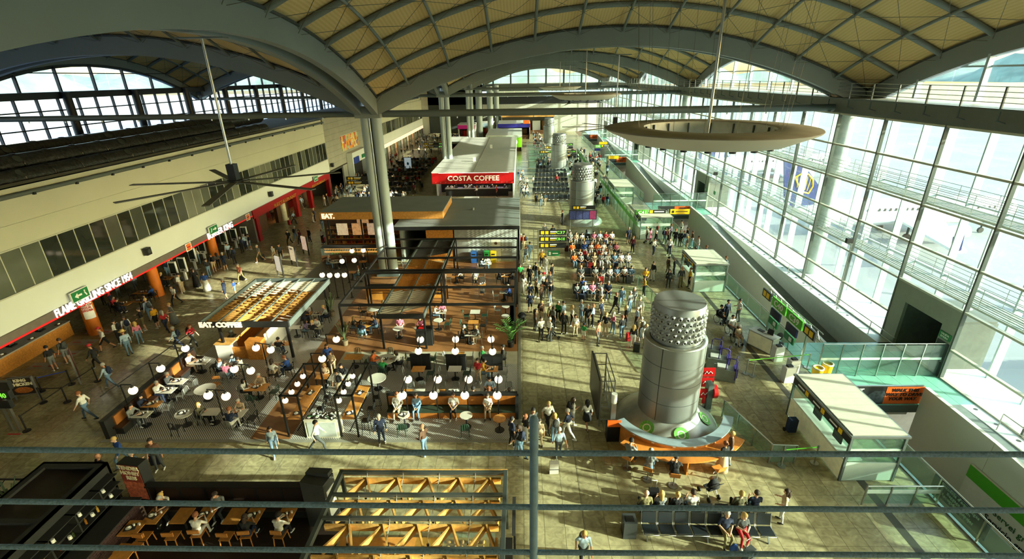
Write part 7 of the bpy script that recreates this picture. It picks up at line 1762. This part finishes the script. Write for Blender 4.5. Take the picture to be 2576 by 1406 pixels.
# --- strollers
def stroller(px, py, rz, label, m):
    g = G(px, py); t = T('stroller', label, 'stroller', g, math.radians(rz)); C_ = cloth(m)
    for x, y in ((-.25, -.3), (.25, -.3), (-.22, .35), (.22, .35)): MB().cyl((x-.02, y, .11), (x+.02, y, .11), .11, n=12).build('wheel', BLACK, t)
    for s in (-1, 1): MB().sweep([(s*.22, .35, .11), (s*.22, 0, .5), (s*.22, -.45, 1.0)], .014, 6).sweep([(s*.22, -.3, .11), (s*.22, 0, .5)], .014, 6).build('side_tube', CHROME, t)
    MB().cyl((-.22, -.45, 1.0), (.22, -.45, 1.0), .018).build('push_bar', BLACK, t); MB().beam((0, .2, .45), (0, -.12, .42), .36, .05).beam((0, -.15, .42), (0, -.3, .85), .36, .04, up=(0, 1, 0)).build('seat', C_, t)
    MB().lathe([(.0, .3), (.15, .26), (.26, .12), (.3, 0)], 12, a0=PI, a1=2*PI).build('hood', C_, t, (0, -.1, .72))
stroller(1390, 852, -60, 'silver stroller pushed at the edge of the crowded queue', 'dg'); stroller(1312, 815, 10, 'black stroller standing beside the cafe frame', 'k'); stroller(1782, 1246, 20, 'black pushchair with hood behind the near beam seat', 'k'); stroller(1630, 612, 60, 'pink and black stroller in the queue beside the void', 'p')
# ================================================================ DISTANT CROWDS
CR = [cloth(c) for c in ('w', 'k', 'n', 'g', 'be', 'b', 'r', 'dg', 'lb', 'br')]
def crowd(name, label, spots):
    b = MB(); pre = {}
    for x, y, rz, pose in spots:
        me, hd = POSES[(pose, random.randrange(2), 1)]
        if me.name not in pre: pre[me.name] = ([v.co.copy() for v in me.vertices], [(tuple(p.vertices), p.material_index) for p in me.polygons])
        vs, fs = pre[me.name]; c, s = math.cos(rz), math.sin(rz); o = len(b.v); k = random.uniform(.94, 1.03)
        b.v.extend((x+(v.x*c-v.y*s)*k, y+(v.x*s+v.y*c)*k, v.z*k) for v in vs); t, u = 1+random.choice((0, 0, 1, 2, 3, 4, 6, 7, 8)), 1+random.choice((1, 2, 5, 7)); mp = {0: 0, 1: t, 2: u, 3: 2, 4: t, 5: u}
        for f, m in fs: b.f.append(tuple(i+o for i in f)); b.m.append(mp.get(m, 0)); b.s.append(True)
        hx, hy = x-hd.y*s*k, y+hd.y*c*k; b.ell((hx+.02*s, hy-.02*c, (hd.z+.03)*k), (.105, .11, .11), 7, 5, m=2 if random.random() < .7 else 5)
    tag(b.build(name, [SKINS[1]]+CR), label, 'crowd', kind='stuff')
R_ = random.uniform
sp_ = []
for i in range(10):
    for k in range(12):
        for side in (0, 1):
            if R_(0, 1) < .6: sp_.append((-20.5-.1*i-3.72+.31+k*.62, 66+i*4.2+(-.5 if not side else .5), PI if not side else 0, 'T1'))
crowd('crowd_seated', 'dense seated crowd on the dark beam seats beside the coffee shop', sp_)
crowd('crowd_aisle', 'people walking in the far aisle beside the boutiques', [(R_(-28, -25.2), R_(66, 108), R_(0, 6), random.choice(('S1', 'S2', 'S3'))) for _ in range(50)]+[(R_(-28, -17), R_(112, 146), R_(0, 6), random.choice(('S1', 'S2'))) for _ in range(60)])
crowd('crowd_gate', 'dense crowd queueing at the third gate beyond the towers', [(R_(8.4, 11.6), R_(64, 84), R_(-.5, .5), 'S1') for _ in range(45)]+[(R_(8.5, 16.5), R_(84, 112), R_(-.6, .6), random.choice(('S1', 'S3'))) for _ in range(80)])
crowd('crowd_far', 'tiny people across the far end of the departures hall', [(R_(2.8, 5.6), R_(92, 150), R_(0, 6), random.choice(('S1', 'S2'))) for _ in range(80)]+[(R_(-.4, 1.0), R_(66, 88), R_(0, 6), 'S2') for _ in range(14)])
crowd('crowd_shops', 'people browsing deep inside the shops under the fascia', [(R_(-36, -31), R_(32, 72), R_(0, 6), random.choice(('S1', 'S3'))) for _ in range(40)])
